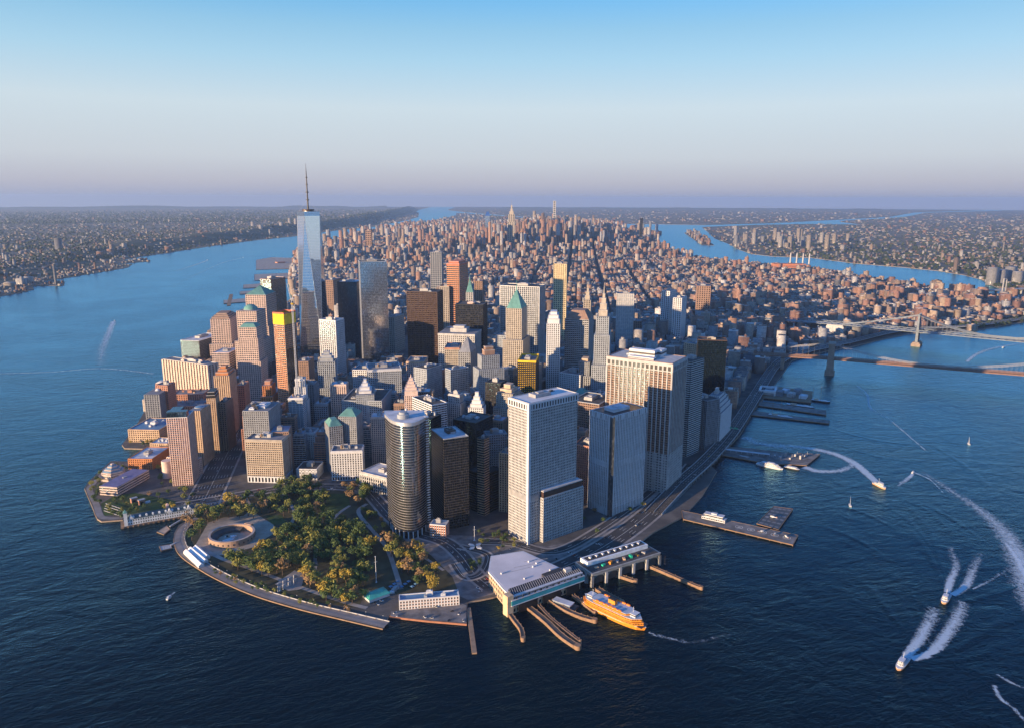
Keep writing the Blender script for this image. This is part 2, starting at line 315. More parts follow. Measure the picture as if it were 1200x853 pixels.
# ---------------------------------------------------------------- facades and buildings
class St:   # a facade: bay and storey size, pier width, band height, how far they stand proud, materials
    def __init__(s, bay, fl, pw, bh, pd, bd, wall, glass, band=None):
        s.bay, s.fl, s.pw, s.bh, s.pd, s.bd, s.wall, s.glass, s.band = bay, fl, pw, bh, pd, bd, wall, glass, band or wall
def facade(poly, z0, z1, st, gl, pi, sp, corners=True):
    poly = ccw(poly); gl.prism(poly, z0, z1, 0)
    # storeys and bays are grouped on towers that stand far off, so that the relief still reads
    c_ = cen(poly); dp = math.hypot(c_[0]-CX, c_[1]-CY); kb = max(1.0, dp*.0027/st.bay) if st.pw > .5 else 1.0; kf = max(1.0, dp*.0026/st.fl) if st.bh > .45 else 1.0
    st = St(st.bay*kb, st.fl*kf, st.pw*kb, st.bh*kf, st.pd, st.bd, st.wall, st.glass, st.band)
    n = len(poly); fl = max(1, int(round((z1-z0)/st.fl))); fh = (z1-z0)/fl
    for i in range(n):
        A = np.array(poly[i], float); B = np.array(poly[(i+1) % n], float); L = np.linalg.norm(B-A)
        if L < .6: continue
        t = (B-A)/L; o = np.array([t[1], -t[0]])
        k = max(1, int(round(L/st.bay)))
        if st.pw > 0:
            for j in range(k+1):
                c = A+t*(L*j/k); hw = st.pw/2
                a = c-t*hw if j > 0 else c-t*0; b = c+t*hw if j < k else c
                d = st.pd
                p, q = a+o*d, b+o*d
                pi.q([(p[0], p[1], z0), (q[0], q[1], z0), (q[0], q[1], z1), (p[0], p[1], z1)])
                pi.q([(a[0], a[1], z0), (p[0], p[1], z0), (p[0], p[1], z1), (a[0], a[1], z1)])
                pi.q([(q[0], q[1], z0), (b[0], b[1], z0), (b[0], b[1], z1), (q[0], q[1], z1)])
        if st.bh > 0:
            p, q = A+o*st.bd, B+o*st.bd
            for f in range(fl+1):
                za = z0+f*fh-st.bh*.5; zb = za+st.bh
                if f == 0: za = z0
                if f == fl: zb = z1
                sp.q([(p[0], p[1], za), (q[0], q[1], za), (q[0], q[1], zb), (p[0], p[1], zb)])
                sp.q([(p[0], p[1], zb), (q[0], q[1], zb), (B[0], B[1], zb), (A[0], A[1], zb)])
                sp.q([(A[0], A[1], za), (B[0], B[1], za), (q[0], q[1], za), (p[0], p[1], za)])
    if corners and st.pw > 0:
        for p in poly: pi.prism(rect(p[0], p[1], st.pd*1.9, st.pd*1.9, math.atan2(poly[1][1]-poly[0][1], poly[1][0]-poly[0][0])), z0, z1+.02)
FOOT = []       # footprints of everything built one by one: (polygon, height)
ANCH = []       # (centre, short name) used to say where a lesser building stands
def footprint(N, L, Rr, h):
    n = unp(*N, h); l = unp(*L, h)
    e1 = l-n
    if isinstance(Rr, tuple):
        e2 = unp(*Rr, h)-n
        a1 = math.atan2(e1[1], e1[0]); a2 = math.atan2(e2[1], e2[0])+math.pi/2
        a2 = a1+((a2-a1+math.pi) % (2*math.pi)-math.pi)
        w1, w2 = np.hypot(*e1), np.hypot(*e2); a = (a1*w1+a2*w2)/(w1+w2)
        d1 = np.array([math.cos(a), math.sin(a)]); d2 = np.array([d1[1], -d1[0]])
        if d2@e2 < 0: d2 = -d2
        return ccw([tuple(n), tuple(n+d2*max(6, abs(e2@d2))), tuple(n+d2*max(6, abs(e2@d2))+d1*(e1@d1)), tuple(n+d1*(e1@d1))])
    d1 = e1/np.hypot(*e1); d2 = np.array([d1[1], -d1[0]])
    if d2@(n-np.array([CX, CY])) < 0: d2 = -d2
    return ccw([tuple(n), tuple(n+d2*Rr), tuple(n+d2*Rr+e1), tuple(n+e1)])
def roofstuff(root, org, poly, z, rs, n=3, size=.3, mats=None, tank=False, par=1.1, parm=None, roofm=None):
    b = MB(); b.prism(inset(poly, .5), z-.3, z+.06); b.build('roof', roofm or ROOF, root, org)
    b = MB(); inn = inset(poly, .8); out = inset(poly, -.25); k = len(poly)
    for i in range(k):
        j = (i+1) % k
        for (p, q, a_, b_) in ((out[i], out[j], z-.1, z+par), (inn[j], inn[i], z+.06, z+par)):
            b.q([(p[0], p[1], a_), (q[0], q[1], a_), (q[0], q[1], b_), (p[0], p[1], b_)])
        b.q([(*out[i], z+par), (*out[j], z+par), (*inn[j], z+par), (*inn[i], z+par)])
    b.build('parapet', parm or CONC, root, org)
    ang = math.atan2(poly[1][1]-poly[0][1], poly[1][0]-poly[0][0]); w = np.hypot(*(np.array(poly[1])-poly[0])); d = np.hypot(*(np.array(poly[2])-poly[1]))
    for i in range(n):
        s_, t_ = (.5+rs.uniform(-.08, .08), .5+rs.uniform(-.08, .08)) if i == 0 else (rs.uniform(.2, .8), rs.uniform(.2, .8))
        c = lerp2(poly, s_, t_); f = size if i == 0 else size*rs.uniform(.25, .55); hh = rs.uniform(3.5, 6.5) if i == 0 else rs.uniform(2, 4)
        b = MB(); ww, dd = max(3, w*f*rs.uniform(.8, 1.3)), max(3, d*f*rs.uniform(.8, 1.3)); b.prism(rect(c[0], c[1], ww, dd, ang), z, z+hh)
        b.prism(rect(c[0], c[1], ww*.4, dd*.5, ang), z+hh, z+hh+1.2)
        for q in range(3):
            e = lerp2(rect(c[0], c[1], ww, dd, ang), .2+.3*q, .8); b.cyl(e[0], e[1], z+hh, z+hh+.8, min(1.2, ww*.1), k=8)
        b.build('rooftop_plant', (mats or [MECH, CONC, ROOFW])[i % 3] if mats is None else mats[i % len(mats)], root, org)
    if tank:
        c = lerp2(poly, rs.uniform(.2, .35), rs.uniform(.6, .8)); b = MB()
        for a, e in ((-1, -1), (1, -1), (1, 1), (-1, 1)): b.bar((c[0]+a*1.2, c[1]+e*1.2, z), (c[0]+a*1.2, c[1]+e*1.2, z+3), .3)
        b.cyl(c[0], c[1], z+3, z+6.5, 2.1, k=12); b.cyl(c[0], c[1], z+6.5, z+8.2, 2.3, .1, k=12); b.build('water_tank', WOOD, root, org)
def crownbits(root, org, poly, z, top):
    kind = top[0]
    if kind == 'pyr':       # ('pyr', height, material, upper scale, spire height)
        b = MB(); up = scl(poly, top[3]); b.frus(poly, z, up, z+top[1]); b.build('pyramid_roof', top[2], root, org)
        # standing seams and dormers so that the slope is not one flat sheet
        s_ = MB()
        for i in range(len(poly)):
            for k in range(1, 8):
                A = np.array(poly[i])*(1-k/8)+np.array(poly[(i+1) % len(poly)])*k/8; B = np.array(up[i])*(1-k/8)+np.array(up[(i+1) % len(up)])*k/8
                s_.bar((*A, z+.1), (*B, z+top[1]), .35)
        s_.build('roof_seam', top[2], root, org, kind='stuff')
        if len(top) > 4 and top[4]:
            c = cen(up); b = MB(); b.cyl(c[0], c[1], z+top[1], z+top[1]+top[4]*.35, 1.4, 1.0, 8); b.cyl(c[0], c[1], z+top[1]+top[4]*.35, z+top[1]+top[4], .8, .15, 8); b.build('spire', top[2], root, org)
    elif kind == 'dome':    # ('dome', radius, height, material)
        c = cen(poly); b = MB(); pr = None
        for i in range(9):
            t = i/8*math.pi/2; r_, zz = top[1]*math.cos(t), z+top[2]*math.sin(t)
            rg = ring(c[0], c[1], max(.05, r_), 28)
            if pr: b.frus(pr[0], pr[1], rg, zz, top=False)
            pr = (rg, zz)
        b.build('dome', top[3], root, org, smooth=True)
        b = MB(); b.prism(ring(c[0], c[1], top[1]+.8, 28), z-2, z+1.2); b.build('dome_drum', CONC, root, org)
    elif kind == 'steps':   # ('steps', [(scale, dz)...], material)
        zz = z
        for s_, dz in top[1]:
            b = MB(); b.prism(scl(poly, s_), zz-.2, zz+dz); zz += dz; b.build('setback', top[2], root, org)
            b = MB(); b.prism(inset(scl(poly, s_), -.4), zz-1.2, zz-.4); b.build('cornice', PALE, root, org)
        if len(top) > 3 and top[3]:
            c = cen(poly); b = MB(); b.cyl(c[0], c[1], zz, zz+top[3], 1.3, .15, 8); b.build('spire', top[2], root, org)
    elif kind == 'needle':
        c = cen(poly); b = MB(); b.cyl(c[0], c[1], z, z+top[1], top[2], .2, 8); b.build('antenna', STEEL, root, org)
SEED = [0]
def building(name, label, poly, h, st, steps=None, top=None, base=None, roof=None, tank=False, par=1.1, parm=None, n=3, size=.3, cat='building', anchor=None, group=None, z0=2.0, plants=None, cornice=None):
    SEED[0] += 1; rs = random.Random(SEED[0])
    poly = ccw(poly); c = cen(poly); org = (c[0], c[1], z0)
    root = empty(name, org); tag(root, label, cat, group)
    FOOT.append((poly, h)); ANCH.append((c, h, anchor or label))
    zb = z0
    if base:            # (height, style)
        g, p, s = MB(), MB(), MB(); facade(inset(poly, -.35), z0, z0+base[0], base[1], g, p, s); zb = z0+base[0]
        g.build('base_glazing', base[1].glass, root, org); p.v and p.build('base_pier_grid', base[1].wall, root, org, kind='stuff'); s.v and s.build('base_band_grid', base[1].band, root, org, kind='stuff')
        b = MB(); b.prism(inset(poly, -.9), zb-.6, zb+.5); b.build('string_course', base[1].wall, root, org)
    g, p, s = MB(), MB(), MB()
    steps = steps or [(0, 1, 1.0)]
    for i, (a, b_, k) in enumerate(steps):
        po = poly if k == 1.0 else scl(poly, k)
        za = zb+(h-zb)*a if a > 0 else zb; zc = zb+(h-zb)*b_
        facade(po, za, zc, st, g, p, s)
        if i < len(steps)-1:
            b = MB(); b.prism(inset(po, .4), zc-.2, zc+.05); b.build('terrace_roof', ROOF, root, org)
            b = MB(); b.prism(inset(po, -.5), zc-1.3, zc-.1); b.build('cornice', st.wall, root, org)
    g.build('glazing', st.glass, root, org); p.v and p.build('pier_grid', st.wall, root, org, kind='stuff'); s.v and s.build('spandrel_grid', st.band, root, org, kind='stuff')
    tp = poly if steps[-1][2] == 1.0 else scl(poly, steps[-1][2])
    if cornice:
        b = MB(); b.prism(inset(tp, -1.1), h-cornice, h-.3); b.build('cornice', parm or st.wall, root, org)
    if top and top[0] in ('pyr', 'dome', 'steps'):
        b = MB(); b.prism(inset(tp, .3), h-.3, h+.05); b.build('roof', roof or ROOF, root, org); crownbits(root, org, tp if top[0] != 'dome' else tp, h, top)
    else:
        roofstuff(root, org, tp, h, rs, n=n, size=size, tank=tank, par=par, parm=parm or st.wall, roofm=roof, mats=plants)
        if top: crownbits(root, org, tp, h, top)
    return root, org, poly
def tri(N, L, Rr, h): return footprint(N, L, Rr, h)

# ---------------------------------------------------------------- the towers of the downtown, one by one
def P_(bay=3.4, fl=3.7, pw=1.7, bh=1.7, wall=LIME, glass=GL_G, pd=.5, bd=.35, band=None): return St(bay, fl, pw, bh, pd, bd, wall, glass, band)
def V_(bay=3.0, fl=3.8, pw=1.3, bh=1.2, wall=PALE, glass=GL_G, pd=.8, bd=.2, band=None): return St(bay, fl, pw, bh, pd, bd, wall, glass, band)
def H_(bay=6.0, fl=3.8, pw=.5, bh=1.5, wall=PALE, glass=GL_D, pd=.2, bd=.45, band=None): return St(bay, fl, pw, bh, pd, bd, wall, glass, band)
def C_(bay=3.0, fl=3.9, pw=.18, bh=.3, wall=DARK, glass=GL_B, pd=.15, bd=.1, band=None): return St(bay, fl, pw, bh, pd, bd, wall, glass, band)
def BL(name, label, N, L, Rr, h, st, **k):
    if isinstance(h, tuple): h = hsolve(N, h)
    return building(name, label, footprint(N, L, Rr, h), h, st, **k)
T = 'office_tower'; A = 'apartment_tower'
# --- waterfront tower group by the park
r, o, p = BL(T, 'pale concrete slab tower with tiny square windows and a white corner pier', (620, 474), (595, 467), (678, 462), 195, P_(2.9, 3.9, 1.35, 1.5, PALE, GL_D, .6, .45), par=2.2, roof=ROOFW, n=4, size=.34, anchor='the pale slab tower with the white corner pier', plants=[MECH, BRONZE, CONC, ROOFD])
nyp = p; NYP_H = 195
# corner pier, dark mechanical floors, overhanging top storey
d1 = np.array(nyp); nn = min(range(4), key=lambda i: np.hypot(*(d1[i]-np.array([CX, CY]))))
b = MB(); b.prism(rect(*nyp[nn], 4.2, 4.2, math.atan2(*(d1[1]-d1[0])[::-1])), 2, 196.5); b.build('corner_pier', WHITE, r, o)
b = MB(); b.prism(inset(nyp, -.9), 188, 194.4); b.build('crown_band', DARK, r, o)
b = MB(); b.prism(inset(nyp, -1.6), 194.4, 196.4); b.prism(inset(nyp, -1.6), 186.6, 188); b.build('crown_cornice', WHITE, r, o)
g = MB()
for i in range(4):
    a_, c_ = d1[i], d1[(i+1) % 4]; L_ = np.hypot(*(c_-a_)); t_ = (c_-a_)/L_; o_ = np.array([t_[1], -t_[0]]); kk = int(L_/4.6)
    for j in range(kk+1):
        q = a_+t_*(L_*j/kk)+o_*1.15; g.prism(rect(q[0], q[1], 2.0, .7, math.atan2(t_[1], t_[0])), 188, 194.4)
g.build('crown_pier_grid', WHITE, r, o, kind='stuff')
b = MB(); b.prism(inset(nyp, -.75), 62, 70); b.build('louvre_band', MECH, r, o)
# its lower annex
lo = hsolve((637, 577), (636, 637))
ap = footprint((637, 577), (621, 571), (685, 563), lo)
r2, o2, p2 = building('office_annex', 'lower pale grid block with dark attic joined to the slab tower with white pier', ap, lo-9, P_(2.9, 3.9, 1.35, 1.5, PALE, GL_D, .6, .45), n=3, size=.3, roof=ROOFW, anchor='the pale annex', cat='building')
b = MB(); b.prism(inset(p2, 1.2), lo-9, lo, 0); b.build('attic_storey', BRONZE, r2, o2); b = MB(); b.prism(inset(p2, .6), lo, lo+1.2); b.build('attic_cornice', PALE, r2, o2)
b = MB(); b.prism(inset(p2, 3), lo+1.2, lo+1.5); b.build('attic_roof', ROOFW, r2, o2)
for i in range(5):
    c = lerp2(p2, .2+.15*i, .5+.1*(i % 2)); b = MB(); b.box(c[0], c[1], lo+1.4, lo+4+i % 3, 5, 4, .4); b.cyl(c[0]+4, c[1], lo+1.4, lo+3, 1.5); b.build('rooftop_plant', [MECH, ROOFW, CONC][i % 3], r2, o2)
# ribbed grey tower
r, o, p = BL(T, 'blue-grey tower of fine vertical ribs with a ring of dark slots at its top', (718, 488), (694, 480), (755, 477), ('b', 0) if 0 else hsolve((718, 488), (717, 606)), V_(3.4, 3.9, 1.8, .5, WHITE, GL_D, .9, .12), par=.8, roof=ROOFD, n=1, size=.42, plants=[ROOFW], anchor='the ribbed grey tower')
P2 = np.array(p); hh = FOOT[-1][1]; ang = math.atan2(*(P2[1]-P2[0])[::-1]); nn = min(range(4), key=lambda i: np.hypot(*(P2[i]-np.array([CX, CY]))))
def slots(poly, za, zb, sp_, wd, mt, dm, root, org, name, out=1.2):
    g = MB(); P = np.array(poly)
    for i in range(len(P)):
        a_, c_ = P[i], P[(i+1) % len(P)]; L_ = np.hypot(*(c_-a_)); t_ = (c_-a_)/L_; o_ = np.array([t_[1], -t_[0]]); kk = max(2, int(L_/sp_))
        for j in range(kk+1):
            q = a_+t_*(L_*j/kk)+o_*out*.75; g.prism(rect(q[0], q[1], wd, out*.8, math.atan2(t_[1], t_[0])), za, zb)
    g.build(name, mt, root, org, kind='stuff')
    b = MB(); b.prism(inset(ccw(poly), -out*.55), za+.2, zb-.2); b.build(name.replace('_grid', '_recess'), dm, root, org)
slots(p, hh-7, hh+.4, 4.4, 2.2, WHITE, BLACK, r, o, 'crown_slot_grid'); slots(p, hh*.49, hh*.49+8, 3.4, 1.7, WHITE, MECH, r, o, 'belt_slot_grid'); slots(p, 2, 13, 3.4, 1.5, WHITE, BLACK, r, o, 'colonnade_grid')
b = MB(); b.prism(rect(*p[nn], 7, 7, ang+math.pi/4), 2, hh-1); b.build('notched_corner', GL_G, r, o)
for s_ in (-1, 1):
    q = np.array(p[nn])+np.array([math.cos(ang), math.sin(ang)])*4.6 if s_ < 0 else np.array(p[nn])+np.array([-math.sin(ang), math.cos(ang)])*4.6
    b = MB(); b.prism(rect(q[0], q[1], 1.8, 1.8, ang), 2, hh+.5); b.build('corner_fin', WHITE, r, o)
# broad tower with bright columns
h55 = 209
r, o, p = BL(T, 'broad cream tower with fourteen tall columns and a row of dark openings on top', (788, 427), (714, 417), (800, 418), h55, St(2.3, 3.8, .5, 1.5, .15, .3, BROWN, GL_D, BROWN), par=1.5, roof=ROOFW, n=2, size=.2, anchor='the broad cream tower', steps=[(0, 1, 1.0)])
P5 = np.array(p)
for i in range(4):
    a_, c_ = P5[i], P5[(i+1) % 4]; L_ = np.hypot(*(c_-a_)); t_ = (c_-a_)/L_; o_ = np.array([t_[1], -t_[0]]); kk = max(2, int(round(L_/7.0)))
    for j in range(kk+1):
        q = a_+t_*(L_*j/kk)+o_*.7; b = MB(); b.prism(rect(q[0], q[1], 1.5, 1.4, math.atan2(t_[1], t_[0])), 2, h55-1); b.build('column', PALE, r, o)
slots(p, h55-11, h55-4, 7.0, 2.6, PALE, BLACK, r, o, 'crown_opening_grid', 1.6)
b = MB(); b.prism(inset(p, -1.5), h55-4, h55+.8); b.prism(inset(p, -1.5), h55-12.5, h55-11); b.build('crown_cornice', PALE, r, o)
g, pi_, s_ = MB(), MB(), MB(); facade(inset(p, -.9), 2, 66, P_(5, 4.3, 2.2, 2.2, PALE, GL_D, .6, .6), g, pi_, s_); g.build('lower_glazing', GL_D, r, o); pi_.build('lower_pier_grid', PALE, r, o, kind='stuff'); s_.build('lower_band_grid', PALE, r, o, kind='stuff')
for (s0, s1, t0, t1, hz) in ((.35, .55, .35, .75, 12), (.55, .9, .4, .8, 8), (.6, .95, .3, .42, 11), (.08, .25, .3, .7, 4)):
    po = ccw(sub(p, s0, s1, t0, t1)); b = MB(); b.prism(po, h55, h55+hz); b.prism(inset(po, 1), h55+hz, h55+hz+.3); b.build('rooftop_house', WHITE, r, o)
    b = MB(); b.prism(inset(po, -.3), h55+hz*.45, h55+hz*.7); b.build('louvre_strip', DARK, r, o)
# mirror-glass quarter-round tower
hs = 165
cc = [unp(*q, hs) for q in ((454, 488), (457, 491), (463, 494), (470, 495.5), (478, 496), (486, 495), (493, 492), (499, 488))]
pl = cc[0]; prr = cc[-1]; back = unp(486, 481, hs); bk2 = unp(451, 485, hs)
arc = [tuple(q) for q in cc]+[tuple(prr+(back-prr)*.55+np.array([9, 12])), tuple(bk2+np.array([4, 16])), tuple(bk2)]
arc = ccw(arc); c = cen(arc); org = (c[0], c[1], 2); r = empty(T, org); tag(r, 'curved mirror-glass tower with striped silver bands facing the park', 'building')
FOOT.append((arc, hs)); ANCH.append((c, hs, 'the curved mirror-glass tower'))
# finer arc for a smooth curve
cp = np.array(cc); tt = np.linspace(0, len(cp)-1, 30); xs = [np.interp(tt, range(len(cp)), cp[:, k]) for k in (0, 1)]
for _ in range(3):
    for k in (0, 1): xs[k][1:-1] = (xs[k][:-2]+2*xs[k][1:-1]+xs[k][2:])/4
fine = ccw([(x, y) for x, y in zip(*xs)]+[tuple(q) for q in (arc if False else [prr+(back-prr)*.55+np.array([9, 12]), bk2+np.array([4, 16]), bk2])])
g, pi_, s_ = MB(), MB(), MB(); facade(fine, 12, hs-4, St(3.4, 3.75, .1, .8, .12, .16, STEEL, GL_S, STEEL), g, pi_, s_, corners=False)
g.build('curved_glazing', GL_S, r, org); pi_.build('mullion_grid', DARK, r, org, kind='stuff'); s_.build('band_grid', mat('dull_steel', (.28, .28, .29), .4, .5), r, org, kind='stuff')
b = MB(); b.prism(inset(fine, -.5), hs-4, hs+.5); b.build('silver_rim', STEEL, r, org)
b = MB(); b.prism(inset(fine, 1.2), hs+.3, hs+.6); b.build('roof', ROOFW, r, org)
b = MB(); b.prism(inset(fine, .8), 2, 12); b.build('lobby', GL_D, r, org)
for i in range(0, 30, 3):
    b = MB(); q = np.array([xs[0][i], xs[1][i]]); b.cyl(q[0], q[1], 2, 12, .8, k=10); b.build('lobby_column', WHITE, r, org)
b = MB(); q = prr; b.prism(rect(q[0]+.5, q[1]+.5, 5, 5, .3), 2, hs+.8); b.build('notched_shaft', WHITE, r, org)
b = MB()
for f in range(42): b.prism(rect(q[0]+.5, q[1]+.5, 5.5, 5.5, .3), 10+f*3.7, 11.9+f*3.7)
b.build('shaft_window_grid', GL_D, r, org, kind='stuff')
b = MB(); cx, cy = c; b.cyl(cx, cy, hs+.5, hs+6, 8, 8, 24); b.cyl(cx, cy, hs+6, hs+9, 6, 5, 24); b.build('rooftop_drum', CONC, r, org)
b = MB(); b.cyl(cx+6, cy+6, hs+.5, hs+11, 1.5, k=10); b.bar((cx+6, cy+6, hs+11), (cx+6, cy+6, hs+19), .4); b.build('antenna', WHITE, r, org)
# dark towers behind it
BL(T, 'black flat-faced tower standing close behind the curved mirror-glass tower', (505, 491), (488, 485), (508, 484), 141, C_(2.6, 3.8, .3, .5, BLACK, GL_D, .2, .15), roof=ROOFD, parm=BLACK, anchor='the black tower behind the mirror-glass one')
BL(T, 'dark tower with thin pale floor lines and a pale-edged flat roof', (520, 515), (505, 503), (549, 511), hsolve((520, 515), (522.5, 622)), H_(3.0, 3.75, .35, .45, BLACK, GL_D, .15, .3, mat('bronze_spandrel', (.10, .085, .075), .5)), roof=ROOFW, parm=CONC, n=2, size=.36, plants=[DARK, CONC], anchor='the dark tower with pale floor lines')
BL(T, 'low dark glass block with a small white roof house behind the subway plaza', (567, 557), (551, 549), (584, 548), hsolve((567, 557), (567, 605)), C_(3, 3.8, .3, .9, BLACK, GL_GR, .2, .3, DARK), roof=ROOFD, parm=BLACK, plants=[WHITE, MECH, DARK], anchor='the low dark glass block')
BL(T, 'wide black box tower with blank dark sides among pale stone towers', (557, 496), (534, 490), (573, 486), 128, C_(2.8, 3.8, .3, .4, BLACK, GL_D, .2, .1), roof=ROOFD, parm=BLACK, anchor='the wide black box tower')
BL(T, 'narrow black tower with gold-lit side strips beside grey stone block', (567, 515), (560, 513), (572, 512), 118, H_(4, 3.8, .4, 1.4, BLACK, GL_D, .2, .4, TAN), roof=ROOFD, n=1)
BL(T, 'white banded office block with long flat roof behind the mirror-glass tower', (506, 475), (486, 465), (522, 471), 120, H_(6, 3.8, .5, 1.8, WHITE, GL_D), roof=ROOFD, parm=WHITE, n=4, anchor='the white banded block')
BL(T, 'grey stone block with tall plain front wedged beside the wide black tower', (594, 508), (572, 512), (597, 503), 112, P_(3.4, 3.7, 1.7, 1.7, GREY, GL_D), tank=True)
BL(T, 'slim tan brick building glowing yellow beside the pale slab tower', (597, 532), (586, 530), (600, 527), 92, V_(4, 3.6, 1.6, 1.3, TAN, GL_D), n=1)
BL(T, 'reddish brown brick block between the slab tower and ribbed tower', (697, 524), (674, 520), (703, 514), 92, P_(3.2, 3.6, 1.9, 1.5, BRICK, GL_D), roof=ROOFD)
BL(T, 'purplish dark grid office block behind the ribbed grey tower', (702, 474), (672, 468), (714, 463), 135, P_(3, 3.8, .9, 1.6, BROWN, GL_D), roof=ROOFD, plants=[MECH, CONC], parm=CONC, n=4)
# beyond the broad tower, along the elevated road
BL(T, 'banded gold and black tower with sawtooth edges past the broad cream tower', (810, 424), (793, 420), (821, 419), 176, H_(5, 3.9, .3, 1.7, BLACK, GL_D, .1, .6, PALE), roof=ROOFD, parm=BLACK, n=2, anchor='the banded black tower')
BL('ziggurat_tower', 'white stepped ziggurat office building beside the elevated road', (846, 468), (824, 462), (846.5, 455), 92, P_(3.2, 3.6, 1.7, 1.5, WHITE, GL_G), steps=[(0, .70, 1), (.70, .8, .86), (.8, .88, .72), (.88, .95, .58), (.95, 1.0, .44)], top=('steps', [(.36, 6), (.28, 5)], PALE), anchor='the white ziggurat')
BL(T, 'dark slab flank tower in front of the white ziggurat', (829, 470), (818, 462), (832, 464), 95, V_(3, 3.8, 1.2, 1.0, GREY, GL_D), roof=ROOFD)
BL(T, 'deep green glass tower with a bronze top beside the old market blocks', (852, 400), (818, 399), (853, 397), 168, C_(2.6, 3.9, .1, .2, BLACK, GL_GR), roof=ROOFD, plants=[LIME, TAN, DARK], n=3, size=.28, par=2, parm=BRONZE, anchor='the deep green glass tower')
BL(T, 'short tan-topped tower tucked behind the green glass tower', (816, 404), (806, 401), (818, 399), 150, P_(wall=TAN))
# Battery Place and lower Broadway
hW = hsolve((330, 516), (333, 567))
BL(T, 'tan stone office building with white base facing the park', (330, 516), (286, 516), (343, 508), hW, P_(3.0, 3.7, 1.25, 1.5, LIME, GL_D, .6, .45, TAN), base=(10, P_(5.5, 9, 2.4, 2.5, WHITE, GL_D)), cornice=3, tank=True, n=4, anchor='the tan building with white base', plants=[PALE, CONC, WHITE])
hA = hW+5
BL(T, 'tall dark brick annex with a blue roof behind the tan building with white base', (338, 506), (316, 507), (342, 498), hA, P_(3.4, 3.7, 2, 1.8, BROWN, GL_D), roof=ROOFB, n=2)
BL(T, 'grey-brown blocky building with a cluttered roof beside the tunnel road', (314, 482), (288, 479), (317, 471), 112, P_(3.4, 3.7, 1.6, 1.7, GREY, GL_D), n=5, size=.4, plants=[WHITE, DARK, ROOFB])
BL(T, 'cream stone office building with arched top row facing the park lawn', (424, 528), (388, 529), 30, hsolve((424, 528), (424, 563)), P_(4.1, 3.9, 1.9, 1.9, WHITE, GL_D, .7, .5, PALE), cornice=3, base=(7, P_(4.1, 6, 1.5, 2, WHITE, GL_D)), n=3, tank=True, anchor='the cream building facing the lawn')
BL(T, 'grey stone block with teal attic behind the cream building facing the lawn', (401, 498), (388, 503), (407, 490), 85, P_(3.2, 3.6, 1.6, 1.6, GREY, GL_D), top=('pyr', 9, COPPER, .45, 0))
BL(T, 'grey stone gabled tower with a small teal hipped roof above the park', (417, 488), (397, 487), (423, 481), 98, P_(3.2, 3.6, 1.6, 1.6, GREY, GL_D), top=('pyr', 10, COPPER, .3, 0))
BL(T, 'long pale grey block running back from the park along the avenue', (447, 470), (402, 468), (453, 456), 96, P_(3.3, 3.7, 1.7, 1.7, CONC, GL_D), n=5, roof=ROOFD, anchor='the long pale grey block')
BL(T, 'grey block with a stepped white wedding-cake roof near the avenue', (438, 462), (417, 464), (444, 453), 108, P_(3.3, 3.7, 1.7, 1.7, CONC, GL_D), top=('steps', [(.7, 5), (.5, 6), (.3, 6), (.16, 6)], WHITE))
BL('custom_house', 'low columned stone custom house beside the mirror-glass tower', (453, 560), (439, 545), (456, 545), 30, V_(4.5, 6, 1.6, 1.5, PALE, GL_D, 1.2, .4), cornice=4, roof=ROOFW, n=3, size=.25, anchor='the custom house')
BL(T, 'pink stone tower under a stepped temple-like pyramid crown', (490, 463), (474, 464), (492, 458), 118, P_(3.2, 3.7, 1.6, 1.6, PINK, GL_D), top=('steps', [(.95, 9), (.8, 5), (.62, 5), (.45, 5), (.28, 5)], PINK, 6), anchor='the pyramid-crowned pink tower')
BL(T, 'white-sided slab tower with a plain lit end wall', (500, 433), (484, 431), (519, 428), 128, P_(3.3, 3.7, 1.9, 1.7, CONC, GL_D), roof=ROOFD, n=4)
BL(T, 'grey grid tower with one lit edge among the stone towers', (528, 434), (521, 432), (550, 431), 132, P_(2.8, 3.7, .9, 1.6, CONC, GL_B), roof=ROOFB, n=2, steps=[(0, .62, 1.16), (.62, 1, 1)])
BL(T, 'white stepped stone tower with a clustered crown', (566, 478), (547, 480), (579, 474), 112, P_(3.2, 3.7, 1.6, 1.6, WHITE, GL_D), top=('steps', [(.8, 6), (.6, 6), (.42, 6), (.24, 7)], WHITE), anchor='the white clustered-crown tower')
BL(T, 'narrow dark green tower behind the white clustered-crown tower', (586, 450), (571, 447), (588, 445), 140, C_(glass=GL_D, wall=BLACK), roof=ROOFD)
BL(T, 'beige brick stepped tower with lit ledges beside the pale slab tower', (601, 462), (583, 458), (606, 455), 128, P_(3.2, 3.6, 1.7, 1.5, LIME, GL_D), steps=[(0, .8, 1.12), (.8, 1, .9)], top=('steps', [(.7, 6), (.4, 7)], TAN))
BL(T, 'black and yellow chequered apartment tower', (628, 425), (607, 424), (630, 417), 150, St(3.2, 3.3, 1.7, .9, .45, .3, BLACK, GL_D, YELLOW), parm=YELLOW, par=4, n=3, anchor='the chequered yellow tower')
